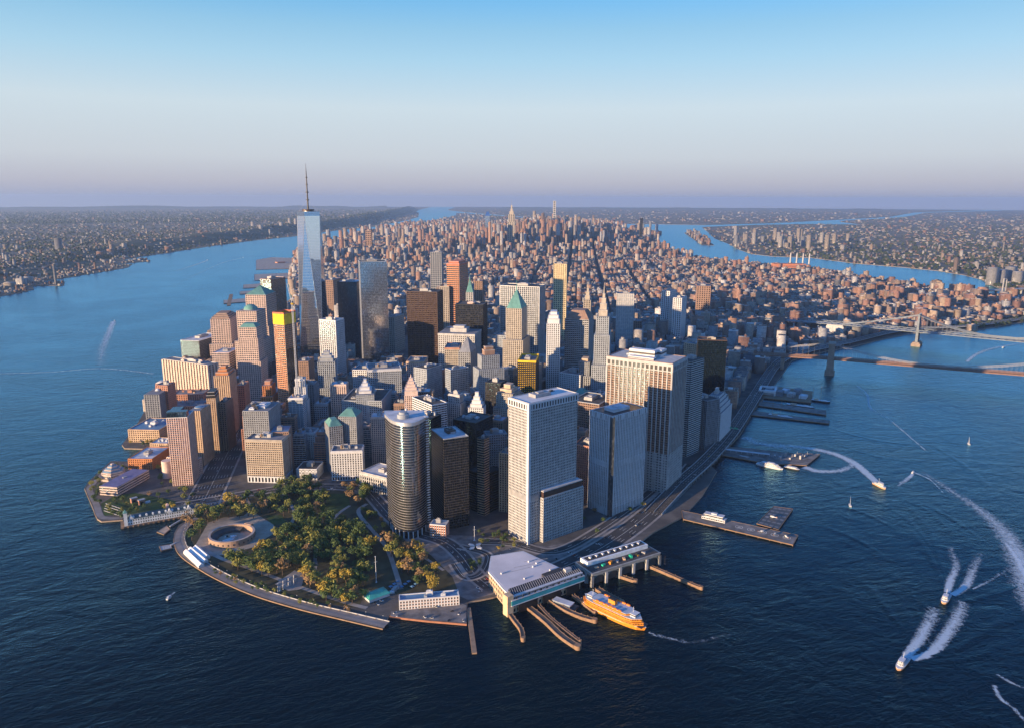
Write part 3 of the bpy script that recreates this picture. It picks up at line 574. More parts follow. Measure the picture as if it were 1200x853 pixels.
# Broadway and Wall Street cluster
BL(T, 'grey granite block with arcaded white roof terraces by the avenue', (470, 432), (432, 436), (476, 424), 118, P_(3.3, 3.7, 1.6, 1.6, CONC, GL_D), cornice=4, parm=WHITE, n=5, tank=True, anchor='the granite block with white roof terraces')
BL(T, 'white-gridded block with rounded dark windows beside the granite terraces', (432, 434), (414, 433), (436, 428), 100, P_(3.6, 3.9, 1.6, 1.6, WHITE, GL_D), n=3)
BL(T, 'small golden brick block in sun before the white-gridded block', (448, 442), (429, 442), (451, 434), 96, P_(3.3, 3.7, 1.7, 1.6, TAN, GL_D), cornice=2)
BL(T, 'tan brick block with red arcaded attic beside the avenue', (497, 424), (476, 424), (502, 418), 110, P_(3.3, 3.7, 1.7, 1.6, PINK, GL_D), cornice=3, parm=TAN)
BL(T, 'massive cream double-slab building with deep cornice and rooftop pavilion', (556, 392), (513, 391), (566, 386), 150, P_(3.2, 3.7, 1.6, 1.7, PALE, GL_D), cornice=5, top=('steps', [(.45, 9), (.3, 5)], PALE), anchor='the massive cream building')
BL(T, 'grey stone tower beneath a dark steep pyramid roof', (551, 413), (538, 412), (556, 407), 140, P_(3.2, 3.7, 1.6, 1.6, GREY, GL_D), top=('pyr', 26, GREY, .12, 0), anchor='the steep pyramid tower')
BL(T, 'square cream tower with a red-tiled edge standing against the steep pyramid', (538, 408), (521, 408), (541, 402), 138, P_(3.2, 3.7, 1.7, 1.6, LIME, GL_D), parm=BRICK, cornice=3)
BL(T, 'slender cream classical tower standing against the dark slab tower', (510, 383), (499, 382), (512, 378), 122, V_(3.2, 3.7, 1.6, 1.4, PALE, GL_D), top=('steps', [(.8, 7), (.5, 6)], PALE))
BL(T, 'big dark brown steel slab tower with heavy floor beams', (512, 343), (477, 342), (518, 340), 226, H_(10, 3.9, .9, 1.8, BRONZE, GL_BR, .8, .4, BRONZE), roof=ROOFD, parm=BRONZE, n=4, anchor='the dark brown slab tower')
BL(T, 'black box tower behind the massive cream building', (566, 358), (534, 357), (569, 354), 205, C_(6, 3.9, .5, .9, BLACK, GL_D, .3, .2), roof=ROOFD, parm=BLACK, n=4, plants=[PINK, DARK, MECH], anchor='the black box tower')
BL(T, 'tall silver slab tower striped by columns above the green pyramid', (632, 337), (587, 335), (636, 334), 246, V_(4.6, 3.9, 1.0, 1.3, STEEL, GL_G, .9, .25, CONC), roof=ROOFD, n=2, anchor='the silver slab tower')
BL(T, 'cream stone tower with green copper pyramid roof and spire', (611, 362), (594, 361), (615, 358), 232, V_(2.8, 3.7, 1.4, 1.6, LIME, GL_D), steps=[(0, .72, 1.3), (.72, 1, 1)], top=('pyr', 34, COPPER, .1, 22), anchor='the green pyramid tower')
BL(T, 'slim white stone tower with rounded crown beside the chequered tower', (656, 380), (641, 380), (658, 375), 205, V_(3, 3.7, 1.5, 1.4, WHITE, GL_G), steps=[(0, .22, 1.5), (.22, 1, 1)], top=('steps', [(.92, 10), (.75, 7), (.5, 6)], WHITE), anchor='the slim white stone tower')
BL(T, 'striped grey tower with flat-topped brown mansard roof and corner columns', (690, 375), (662, 374), (697, 370), 208, H_(3.2, 3.8, .9, 1.7, GREY, GL_D, .5, .4, PALE), top=('pyr', 17, BROWN, .55, 0), anchor='the mansard-roofed tower')
BL('spire_tower', 'tall art deco tower rising in steps to a needle spire', (714, 372), (698, 372), (719, 367), 232, V_(2.8, 3.7, 1.4, 1.3, CONC, GL_G), steps=[(0, .6, 1.35), (.6, .85, 1.1), (.85, 1, .9)], top=('steps', [(.72, 12), (.55, 12), (.38, 10), (.2, 8)], LIME, 22), anchor='the art deco spire tower')
BL(T, 'pale stepped tower with a brown brick cap near the wide avenue canyon', (588, 416), (566, 420), (592, 412), 165, V_(3, 3.7, 1.6, 1.2, CONC, GL_G), steps=[(0, .6, 1.4), (.6, .85, 1.15), (.85, 1, .8)], top=('steps', [(.6, 10), (.45, 6)], BROWN), anchor='the pale stepped tower with brown cap')
BL(T, 'grey flat tower filling the gap behind the pale stepped tower', (595, 394), (582, 393), (598, 391), 150, P_(wall=CONC))
BL(T, 'small white stone wing on the slim white tower', (680, 440), (658, 436), (690, 433), 110, P_(wall=WHITE), n=2)
BL(T, 'slate tower with one lit tan corner before the mansard-roofed tower', (691, 425), (678, 424), (693, 420), 135, V_(3, 3.7, 1.7, 1, GREY, GL_D), steps=[(0, .8, 1.15), (.8, 1, .9)], top=('steps', [(.6, 6)], TAN))
BL('curled_tower', 'steel-clad rippling apartment tower shining yellow-gold', (664, 310), (649, 310), (667, 308), 262, P_(3.0, 3.4, 1.3, 1.5, mat('warm_steel', (.66, .55, .34), .45, .0), GL_G, .5, .35), roof=ROOF, anchor='the rippling steel tower')
# World Trade Center group
c = ll(40.71295, -74.01335); sq = 31.0; az = math.radians(-29+45)
def sqr(k, half, off): return [(c[0]+half*math.sqrt(2)*math.cos(az+off+k_*math.pi/2), c[1]+half*math.sqrt(2)*math.sin(az+off+k_*math.pi/2)) for k_ in range(4)]
lo4, hi4 = sqr(4, sq, 0), sqr(4, sq/math.sqrt(2), math.pi/4)
org = (c[0], c[1], 2); r = empty('chamfered_tower', org); tag(r, 'tallest blue glass tower with long triangular faces and a spire', 'building'); FOOT.append((ccw(lo4), 417)); ANCH.append((c, 417, 'the tallest glass tower'))
b = MB(); b.prism(lo4, 2, 57); b.build('podium', GL_P, r, org)
for i in range(4):
    b = MB(); b.q([(*lo4[i], 57), (*lo4[(i+1) % 4], 57), (*hi4[i], 406)]); b.build('upright_face', GL_M, r, org)
    b = MB(); b.q([(*hi4[i], 406), (*hi4[i-1], 406), (*lo4[i], 57)][::-1] if False else [(*lo4[i], 57), (*hi4[i], 406), (*hi4[i-1], 406)]); b.build('inverted_face', GL_M, r, org)
    b = MB(); b.bar((*lo4[i], 57), (*hi4[i], 406), .9); b.bar((*lo4[i], 57), (*hi4[i-1], 406), .9); b.build('steel_edge', STEEL, r, org)
fl_ = MB()
for k in range(1, 86):
    t_ = k/86; z_ = 57+349*t_; o8 = []
    for i in range(4):
        o8 += [tuple(np.array(lo4[i])*(1-t_)+np.array(hi4[i-1])*t_), tuple(np.array(lo4[i])*(1-t_)+np.array(hi4[i])*t_)]
    o8 = [q for q in o8]; o8 = inset(ccw(o8), -.12); fl_.prism(o8, z_, z_+.3, top=False)
fl_.build('floor_line_grid', STEEL, r, org, kind='stuff')
b = MB(); b.prism(hi4, 406, 417); b.build('crown', GL_M, r, org); b = MB(); b.prism(inset(ccw(hi4), 1), 417, 417.4); b.build('roof', ROOFD, r, org)
b = MB(); b.cyl(c[0], c[1], 419, 423, 16, 16, 28); b.build('communication_ring', BRONZE, r, org); b = MB(); b.cyl(c[0], c[1], 417, 419, 12, 12, 28); b.build('ring_platform', STEEL, r, org)
b = MB(); b.cyl(c[0], c[1], 419, 470, 2.3, 1.7, 12); b.cyl(c[0], c[1], 470, 520, 1.8, 1.1, 12); b.cyl(c[0], c[1], 520, 541, .9, .3, 10); b.build('spire', DARK, r, org)
b = MB()
for z_ in (446, 466, 486, 504): b.cyl(c[0], c[1], z_, z_+2.5, 4.2 if z_ < 470 else 2.8, k=12)
b.build('spire_collar', DARK, r, org)
for i in range(4):
    b = MB(); q = np.array(hi4[i])*.8+np.array(c)*.2; b.bar((*q, 418), (c[0], c[1], 450), .1); b.build('guy_cable', STEEL, r, org)
BL(T, 'tall silver parallelogram glass tower with a stepped dark reflection', (453, 307), (422, 308), (455, 305), 297, C_(3, 4, .12, .25, STEEL, GL_P, .1, .06, STEEL), roof=ROOFD, n=1, parm=STEEL, anchor='the silver parallelogram tower')
BL(T, 'dark blue glass block tower behind the trade center plaza', (418, 331), (397, 330), (421, 328), 222, C_(2.6, 3.9, .2, .3, DARK, GL_B), roof=ROOFW, n=3, anchor='the dark blue glass block tower')
BL(T, 'narrow dark masonry slab squeezed behind the tallest glass tower', (390, 329), (381, 328), (392, 326), 150, P_(wall=BROWN), n=1)
BL(T, 'white ribbed hotel tower with a flat crown beside the tallest glass tower', (393, 377), (377, 375), (398, 374), 178, V_(5.4, 3.4, 2.0, .8, WHITE, GL_D, .9, .2), parm=WHITE, par=3, n=2, anchor='the white ribbed hotel tower')
BL(T, 'tan masonry block with a lit cornice past the silver parallelogram tower', (462, 372), (455, 371), (470, 368), 110, P_(wall=LIME), cornice=2)
BL('gothic_tower', 'grey terracotta tower with pointed gothic top below the white hotel tower', (392, 424), (372, 425), (397, 420), 122, V_(2.8, 3.7, 1.4, 1.5, CONC, GL_D), steps=[(0, .55, 1.3), (.55, 1, 1)], top=('steps', [(.8, 7), (.6, 6), (.35, 6)], CONC, 5), anchor='the grey gothic tower')
# west: Battery Park City and the financial center
BL('construction_tower', 'unfinished orange concrete tower wrapped in yellow mesh at the top', (333, 381), (321, 380), (346, 378), 222, H_(4, 3.5, .5, 1.5, PINK, GL_D, .3, .5, mat('raw_orange_concrete', (.52, .24, .13))), roof=CONC, n=2, anchor='the unfinished tower')
rt = [q for q in bpy.data.objects if q.name.startswith('construction_tower')][-1]; po = FOOT[-1][0]; og = tuple(rt.location)
b = MB(); b.prism(inset(po, -.9), 222, 242, top=False); b.build('yellow_mesh', YELLOW, rt, og); b = MB(); b.prism(inset(po, -1.1), 242, 245, top=False); b.prism(inset(po, 2), 225, 240); b.build('formwork', REDL, rt, og)
for i in range(4):
    a_, c_ = np.array(po[i]), np.array(po[(i+1) % 4]); t_ = (c_-a_)/np.hypot(*(c_-a_)); o_ = np.array([t_[1], -t_[0]])
    if o_[0] > .2: b = MB(); b.prism(ccw([tuple(a_+o_*.1), tuple(c_+o_*.1), tuple(c_+o_*.8), tuple(a_+o_*.8)]), 2, 176); b.build('glazed_lower_skin', GL_D, rt, og)
q = unp(343, 368, 245); cr = empty('tower_crane', (q[0], q[1], 2)); tag(cr, 'white lattice hoist mast standing against the unfinished tower', 'crane')
b = MB()
for a_, e_ in ((-1, -1), (1, -1), (1, 1), (-1, 1)): b.bar((q[0]+a_, q[1]+e_, 2), (q[0]+a_, q[1]+e_, 262), .75)
for k in range(52):
    s_ = 1 if k % 2 else -1; b.bar((q[0]-s_, q[1]-1, 2+k*5), (q[0]+s_, q[1]-1, 7+k*5), .4); b.bar((q[0]+1, q[1]-s_, 2+k*5), (q[0]+1, q[1]+s_, 7+k*5), .4)
b.build('mast', WHITE, cr, (q[0], q[1], 2)); b = MB(); b.bar((q[0], q[1], 262), (q[0]-6, q[1]+6, 300), .9); b.build('jib', WHITE, cr, (q[0], q[1], 2)); b = MB(); b.box(q[0], q[1], 262, 265, 4, 4); b.build('cab', YELLOW, cr, (q[0], q[1], 2))
WF = P_(2.7, 3.9, .8, 1.4, PINK, GL_G, .35, .3, PINK)
BL(T, 'pinkish granite tower under a low flat-topped teal hip roof', (300, 384), (280, 384), (306, 381), 170, WF, steps=[(0, .55, 1.35), (.55, .86, 1.12), (.86, 1, 1)], top=('pyr', 8, COPPER, .6, 0), anchor='the teal hip-roofed tower')
BL(T, 'pinkish granite tower under a round copper dome', (300, 365), (279, 364), (306, 361), 184, WF, steps=[(0, .6, 1.25), (.6, 1, 1)], top=('dome', 17, 13, COPPER), anchor='the copper-domed tower')
BL(T, 'pinkish granite tower under a pointed copper pyramid', (311, 346), (290, 345), (317, 342), 205, WF, steps=[(0, .6, 1.2), (.6, 1, 1)], top=('pyr', 21, COPPER, .03, 0), anchor='the pointed copper pyramid tower')
BL(T, 'granite tower with a stepped brown ziggurat roof by the river', (269, 374), (247, 374), (276, 368), 135, WF, steps=[(0, .5, 1.2), (.5, 1, 1)], top=('steps', [(.9, 5), (.72, 4), (.55, 4)], BROWN), anchor='the stepped granite tower')
BL(T, 'tall tan-edged brown slab behind the pointed copper pyramid', (317, 328), (308, 327), (330, 325), 222, C_(3, 4, .4, .4, PINK, GL_BR, .2, .2, TAN), roof=ROOFD, anchor='the tan-edged brown slab')
BL(T, 'low grey glass cube with a white roof beside the river', (233, 400), (222, 396), (246, 391), 75, C_(3, 4, .3, .4, MECH, GL_G, .2, .2), roof=ROOFW, parm=WHITE, n=2, anchor='the grey cube by the river')
BL(T, 'dark blue block with cluttered white roof between granite towers', (268, 414), (250, 413), (276, 408), 80, H_(wall=PINK, glass=GL_B), roof=ROOFW, n=5)
BL(A, 'wide pale concrete apartment slab with staggered bays by the river', (243, 428), (191, 421), 26, 100, St(8.6, 4.4, 4.6, 1.6, 2.4, .5, mat('warm_concrete', (.56, .47, .40)), GL_D), parm=PALE, n=6, size=.16, plants=[PALE, PINK, CONC], anchor='the wide pale apartment slab')
BL(A, 'brown brick apartment tower with orange stepped crown', (268, 440), (251, 440), (275, 434), 120, V_(3.4, 3.1, 1.8, 1.1, TAN, GL_D, .8, .3, BROWN), top=('steps', [(.85, 6), (.6, 5), (.35, 5)], mat('orange_brick', (.45, .19, .08))), anchor='the orange-crowned apartment tower')
BL(A, 'dark octagon-topped brick apartment tower beside the tunnel road', (252, 466), (241, 468), (263, 460), 105, P_(3.2, 3.1, 1.8, 1.2, TAN, GL_D, .6, .3, BROWN), top=('steps', [(1.02, 6), (.8, 5)], BLACK), anchor='the dark octagon-topped tower')
BL(A, 'narrow gold-faced brick apartment tower with flat dark roof', (264, 472), (257, 471), (269, 466), 92, P_(3.2, 3.1, 1.8, 1.2, BROWN, GL_D, .6, .3), roof=ROOFD, n=1)
BL(A, 'brick apartment tower with a round blue roof drum', (234, 481), (223, 480), (243, 473), 100, P_(3.2, 3.1, 1.8, 1.2, TAN, GL_D, .6, .3, BROWN), top=('dome', 8, 2.5, ROOFB), anchor='the blue-drum apartment tower')
hz = hsolve((219, 489), (228, 569))
BL(A, 'pink brick hotel tower with a dark curved crown above the park corner', (219, 489), (195, 490), (227, 481), hz, P_(3.1, 3.1, 1.1, 1.2, PINK, GL_P, .5, .35, BRICK), parm=WHITE, n=2, roof=ROOFB, plants=[GL_B, ROOFD], top=None, anchor='the pink brick hotel tower')
rt = [q for q in bpy.data.objects if q.name.startswith(A)][-1]; po = FOOT[-1][0]; og = tuple(rt.location)
b = MB(); b.prism(sub(po, 0, .3, 0, 1), hz, hz+10); b.prism(sub(po, 0, 1, .45, 1), hz, hz+8); b.build('curved_crown', GL_B, rt, og)
ph = FOOT[-1][0]; cph = cen(ph); q0 = unp(193, 566); rr_ = MB()
po2 = footprint((229, 545), (196, 541), 16, 22); rt2, og2, _ = building('hotel_podium', 'rounded low brick wing at the foot of the pink hotel tower', po2, 30, P_(3.1, 3.2, 1.1, 1.2, PINK, GL_G), n=1)
b = MB(); b.cyl(po2[3][0] if False else unp(197, 560)[0], unp(197, 560)[1], 2, 31, 8, 8, 20); b.build('rounded_bay', PINK, rt2, og2)
BL(A, 'grey rounded-bay apartment block with a white rooftop dome by the cove', (186, 462), (171, 461), (196, 453), 72, P_(3.2, 3.0, 1.3, 1.2, GREY, GL_G, .9, .4), top=('dome', 5, 5, WHITE), anchor='the rounded-bay block')
BL(A, 'red brick apartment tower behind the rounded-bay block', (196, 452), (186, 450), (199, 448), 82, P_(3.2, 3.0, 1.7, 1.2, BRICK, GL_D), n=3)
BL('apartment_block', 'low red brick apartment block before the wide pale slab', (236, 476), (199, 474), (240, 466), 34, P_(3.2, 3.1, 1.7, 1.3, BRICK, GL_D), n=5, size=.15)
BL('apartment_block', 'red brick block with jagged roofs below the wide pale slab', (238, 462), (202, 462), (243, 456), 46, P_(3.2, 3.1, 1.7, 1.3, BRICK, GL_D), n=6, size=.14, plants=[BRICK, TAN, BROWN])
BL('apartment_block', 'low tan apartment block with white roof units beside the cove', (186, 504), (158, 499), (196, 490), 26, P_(3.2, 3.1, 1.5, 1.3, TAN, GL_D), roof=ROOFB, n=6, size=.14, plants=[WHITE, WHITE, CONC], anchor='the cove')
BL('apartment_block', 'orange brick block with a bare roof behind the striped museum', (178, 538), (151, 537), (197, 524), 20, P_(3.4, 3.2, 2, 1.4, mat('orange_brick', (.45, .19, .08)), GL_D), roof=ROOFW, n=4, size=.18)
BL('apartment_block', 'small brick school block with white vents behind orange brick block', (196, 520), (180, 517), (200, 513), 22, P_(3.4, 3.2, 2, 1.4, TAN, GL_D), roof=ROOFW, n=4, size=.2, plants=[WHITE, WHITE, CONC])
BL(T, 'orange art deco brick tower stepping up beside the unfinished tower', (318, 452), (307, 452), (322, 447), 104, V_(3, 3.6, 1.7, 1.2, mat('orange_brick', (.45, .19, .08)), GL_D), steps=[(0, .55, 1.5), (.55, .8, 1.2), (.8, 1, .9)], top=('steps', [(.65, 8)], BRICK), anchor='the orange art deco tower')
BL(T, 'brown brick slab with lit orange edge behind the hoist mast', (361, 424), (349, 423), (363, 419), 105, P_(wall=BROWN))
BL(T, 'red brick tower beside the orange-crowned apartment tower', (286, 452), (277, 452), (291, 447), 85, P_(wall=BRICK), n=2)
# north of the core, seen over the towers
BL(T, 'banded orange and grey tower still under construction beyond the dark slab', (538, 312), (526, 311), (541, 309), 235, H_(4, 3.6, .6, 1.7, CONC, GL_D, .3, .5, mat('raw_orange_concrete', (.52, .24, .13))), top=('steps', [(1.02, 8), (.75, 6)], REDL), anchor='the banded orange tower')
BL('gothic_tower', 'pale gothic tower with green pointed copper crown', (555, 343), (545, 343), (557, 341), 185, V_(2.8, 3.7, 1.5, 1.3, PALE, GL_G), top=('pyr', 36, COPPER, .08, 16), steps=[(0, .85, 1.1), (.85, 1, .8)], anchor='the green gothic crown')
BL(T, 'twin-ridged brown tower beside the green gothic crown', (565, 330), (556, 330), (568, 328), 190, V_(3, 3.6, 1.6, 1.0, BROWN, GL_D, .8, .2, TAN), n=2)
BL(T, 'blue-grey striped tower in the middle distance', (517, 296), (504, 296), (520, 295), 200, V_(3, 3.8, .9, 1.2, MECH, GL_B), n=2)
BL(T, 'cream tower with fluted crown beside the dark brown slab tower', (526, 337), (515, 337), (530, 334), 165, V_(3, 3.6, 1.6, 1.2, LIME, GL_D), n=1, parm=LIME, par=4)
BL(T, 'narrow gilded tower crowned with columns and a statue pinnacle', (692, 352), (684, 352), (695, 350), 130, V_(3, 3.7, 1.6, 1.2, LIME, GL_D), top=('steps', [(.7, 14), (.5, 12), (.3, 10), (.15, 8)], LIME, 8))
BL(T, 'windowless pale slab tower standing alone near the bridge ramps', (743, 345), (723, 345), (746, 343), 162, V_(4.5, 12, 2.2, 2.5, PALE, CONC, .8, .3), n=2, anchor='the windowless pale slab')
BL(T, 'brown cubic headquarters block below the windowless slab', (752, 377), (731, 377), (755, 374), 55, P_(wall=BROWN), n=3)
BL(A, 'white slender apartment tower with lit edge, taller of a pair', (785, 342), (777, 341), (789, 340), 150, V_(4, 3, 1.8, .9, WHITE, GL_G), n=1, anchor='the white slender towers')
BL(A, 'white slender apartment tower with tan top, lower of a pair', (799, 350), (790, 349), (801, 347), 140, V_(4, 3, 1.8, .9, WHITE, GL_G), n=1)
BL(A, 'purple-brown apartment slab standing alone above low tenements', (833, 336), (817, 336), (836, 333), 128, P_(3.2, 3, 1.8, 1.2, BROWN, GL_D), n=2, anchor='the purple-brown slab')
# far landmarks
def far_tower(name, label, pos, w, d, h, st, **k):
    building(name, label, rect(pos[0], pos[1], w, d, math.radians(-29)), h, st, **k)
far_tower('spire_tower', 'far stepped limestone skyscraper with a tall mast rising above midtown', ll(40.74844, -73.98566), 57, 42, 320, V_(5, 4, 2.4, 1, LIME, GL_G), steps=[(0, .25, 1.7), (.25, .8, 1.1), (.8, 1, .9)], top=('steps', [(.7, 25), (.4, 20), (.22, 30)], LIME, 50), anchor='the midtown mast tower')
far_tower('needle_tower', 'far pencil-thin pale square tower standing tallest over midtown', ll(40.76169, -73.97185), 29, 29, 426, P_(4.7, 4.7, 1.9, 1.9, PALE, GL_G), n=1)
far_tower(T, 'far black slab tower beside the far end of the east river', ll(40.7530, -73.9660), 26, 50, 262, C_(wall=BLACK, glass=GL_D), n=1)
far_tower(T, 'far glass skyscraper with slanted top in west midtown', ll(40.7555, -73.9845), 48, 48, 290, C_(glass=GL_P, wall=STEEL), top=('pyr', 40, GL_P, .4, 0))
far_tower(T, 'far red-brown slab by the west midtown rail yards', ll(40.7530, -73.9990), 50, 40, 180, P_(6, 4, 2, 2, BROWN, GL_D), n=1)

# ---------------------------------------------------------------- ground sheets, roads, promenade
ASPH = mat('asphalt', (.055, .056, .06), .9, scale=.05, var=.3); PAVE = mat('pavement', (.30, .285, .27), .9, scale=.06, var=.22); LINE = mat('road_paint', (.7, .7, .66), .8)
GRASS = mat('lawn', (.035, .07, .018), .95, scale=.06, var=.4); GRAVEL = mat('path_gravel', (.33, .29, .24), .95); PAVED = mat('dark_pavers', (.16, .155, .155), .9, scale=.09, var=.45)
ROADS = []
def smooth(pts, n=6):
    P = np.array(pts, float); m = len(P); out = []
    for i in range(m-1):
        p0, p1, p2, p3 = P[max(0, i-1)], P[i], P[i+1], P[min(m-1, i+2)]
        for k in range(n):
            t = k/n; out.append(.5*((2*p1)+(-p0+p2)*t+(2*p0-5*p1+4*p2-p3)*t*t+(-p0+3*p1-3*p2+p3)*t**3))
    out.append(P[-1]); return np.array(out)
def offs(P):
    T_ = np.gradient(P[:, :2], axis=0); T_ /= np.linalg.norm(T_, axis=1)[:, None]+1e-9
    return np.stack([-T_[:, 1], T_[:, 0]], 1)
def ribbon(b, P, w0, w1, z, m=0):
    P = np.asarray(P, float); N_ = offs(P); z = np.broadcast_to(z, (len(P),))
    for i in range(len(P)-1):
        a, c_ = P[i, :2]+N_[i]*w0, P[i, :2]+N_[i]*w1; d, e = P[i+1, :2]+N_[i+1]*w0, P[i+1, :2]+N_[i+1]*w1
        b.q([(*a, z[i]), (*c_, z[i]), (*e, z[i+1]), (*d, z[i+1])][::-1], m)
def road(name, pts, width, z=2.10, lanes=4, n=6, cars=True, density=.02):
    P = smooth([unp(x, y, 2) for x, y in pts], n); b = MB(); ribbon(b, P, -width/2, width/2, z); o = b.build(name, ASPH); o['kind'] = 'structure'
    mk = MB(); L = 0
    for k in range(1, lanes):
        off = -width/2+width*k/lanes; N_ = offs(P); solid = (k == lanes//2)
        for i in range(len(P)-1):
            if solid or i % 2 == 0:
                q0 = P[i]+N_[i]*off; q1 = P[i+1]+N_[i+1]*off
                ribbon(mk, np.array([q0, q1 if solid else q0+(q1-q0)*.6]), -.22, .22, z+.05)
    mo = mk.build('lane_marking', LINE, o, kind='stuff')
    b = MB(); ribbon(b, P, width/2, width/2+3.5, z+.12); ribbon(b, P, -width/2-3.5, -width/2, z+.12); b.build('sidewalk', PAVE, o)
    if cars: ROADS.append((P, width, lanes, z+.02, density))
    return P
def sheet(name, pts, mt, z, h=2.0, kind='structure', label=None):
    b = MB(); b.q([(*unp(x, y, h), z) for x, y in pts]); po = ccw([p[:2] for p in b.v]); b = MB(); b.q([(x, y, z) for x, y in po]); o = b.build(name, mt); o['kind'] = kind; return o, po
CITYP = sheet('plaza_pavement', [(232, 590), (290, 575), (330, 572), (430, 570), (460, 600), (500, 625), (560, 628), (640, 640), (700, 628), (760, 590), (770, 600), (735, 642), (690, 668), (640, 682), (600, 690), (550, 703), (520, 690), (470, 640), (420, 585), (300, 590), (240, 600)], PAVED, 2.04)
PARKG, PARKP = sheet('park_ground', [(212, 618), (232, 604), (262, 589), (300, 579), (345, 568), (390, 572), (425, 580), (445, 605), (470, 630), (505, 650), (530, 675), (538, 695), (465, 696), (430, 690), (420, 712), (350, 702), (300, 687), (262, 670), (232, 655), (214, 640)], mat('park_soil', (.055, .055, .03), .95, scale=.05, var=.5), 2.06)
sheet('lawn', [(386, 578), (408, 578), (410, 592), (392, 604), (376, 598)], GRASS, 2.10)
sheet('lawn', [(312, 604), (330, 603), (336, 612), (318, 616)], GRASS, 2.10)
sheet('castle_plaza', [(228, 640), (244, 612), (262, 606), (285, 604), (296, 596), (301, 602), (320, 614), (326, 622), (312, 630), (300, 640), (262, 650), (240, 652)], GRAVEL, 2.12)
sheet('park_terrace', [(322, 684), (345, 668), (358, 672), (352, 690), (338, 692)], PAVE, 2.14)
b = MB(); PR = smooth([unp(x, y, 2) for x, y in ((228, 606), (211, 617), (205, 627), (205, 638), (213, 651), (236, 667), (262, 681), (300, 697), (350, 712), (400, 724), (449, 735.5))], 5); ribbon(b, PR, .3, 13, 2.16)
o = b.build('promenade', mat('promenade_pavers', (.24, .225, .22), .9, scale=.08, var=.2)); o['kind'] = 'structure'
b = MB(); ribbon(b, PR, 13, 13.6, 3.0); ribbon(b, PR, 13, 13.02, 2.1); b2 = MB()
for i in range(len(PR)-1):
    N_ = offs(PR); b2.bar((*(PR[i]+N_[i]*13.2), 2.6), (*(PR[i+1]+N_[i+1]*13.2), 2.6), .6, 1.1)
b2.build('promenade_wall', PALE, o)
b2 = MB()
for i in range(len(PR)-1): b2.bar((*(PR[i]+N_[i]*.6), 3.2), (*(PR[i+1]+N_[i+1]*.6), 3.2), .12); b2.bar((*(PR[i]+N_[i]*.6), 2.1), (*(PR[i]+N_[i]*.6), 3.2), .15)
b2.build('railing', DARK, o)
b2 = MB()
for i in range(len(PR)-1): b2.bar((*(PR[i]-N_[i]*.5), 1.0), (*(PR[i+1]-N_[i+1]*.5), 1.0), 1.0, 1.3)
b2.build('fender_beam', mat('timber_fender', (.27, .19, .13), .9), o)
# benches along the wall, each a thing
bm_ = MB(); bm_.box(0, 0, .42, .5, 2.4, .5); mS = bm_.mesh('seat', WOOD); bm_ = MB(); bm_.box(0, .26, .5, .95, 2.4, .07); mBk = bm_.mesh('backrest', WOOD); bm_ = MB(); bm_.box(0, 0, 0, .42, .12, .45); mLg = bm_.mesh('leg', DARK)
for i in range(6, len(PR)-2, 2):
    q = PR[i]+N_[i]*11.2; t_ = PR[i+1]-PR[i]; e = empty('park_bench', (q[0], q[1], 2.17), math.atan2(t_[1], t_[0])); tag(e, 'long wooden bench along the promenade wall facing the harbor', 'bench', 'benches along the promenade')
    for nm, me, x in (('seat', mS, 0), ('backrest', mBk, 0), ('leg', mLg, -1), ('leg', mLg, 1)):
        c_ = bpy.data.objects.new(nm, me); COL.objects.link(c_); c_.parent = e; c_.location.x = x
# paths through the park
for pts, w_ in ([((232, 640), (262, 655), (300, 668), (345, 685), (400, 704), (430, 712)), 6], [((330, 575), (345, 600), (335, 620), (318, 622)), 5], [((410, 592), (392, 606), (372, 640), (368, 668), (350, 680)), 5], [((430, 590), (420, 600), (440, 625), (455, 645), (470, 690)), 6],
                [((298, 600), (292, 590), (286, 580)), 5], [((372, 662), (345, 655), (325, 645)), 3.5], [((455, 645), (490, 650), (520, 668)), 4]):
    b = MB(); ribbon(b, smooth([unp(x, y, 2) for x, y in pts]), -w_/2, w_/2, 2.18); o = b.build('path', PAVE); o['kind'] = 'structure'
road('battery_road', [(205, 592), (235, 588), (290, 578), (340, 571), (390, 570), (428, 572)], 20, lanes=4)
road('state_road', [(428, 571), (445, 590), (462, 608), (490, 624), (520, 634), (540, 650), (556, 672), (575, 688)], 20, lanes=4, z=2.14, density=.03)
road('loop_road', [(538, 640), (566, 647), (572, 655), (563, 672), (545, 676), (532, 660)], 9, lanes=2, z=2.2)
road('tunnel_road', [(236, 592), (252, 560), (268, 528), (284, 496), (298, 468), (310, 440)], 46, lanes=10, z=2.12, density=.05)
road('south_road', [(575, 690), (630, 676), (680, 655), (720, 632), (760, 602), (797, 566), (815, 545)], 30, lanes=6, z=2.16, density=.05)
road('water_road', [(560, 634), (600, 636), (650, 646), (700, 622), (752, 585), (780, 560)], 14, lanes=3, z=2.2, density=.03)
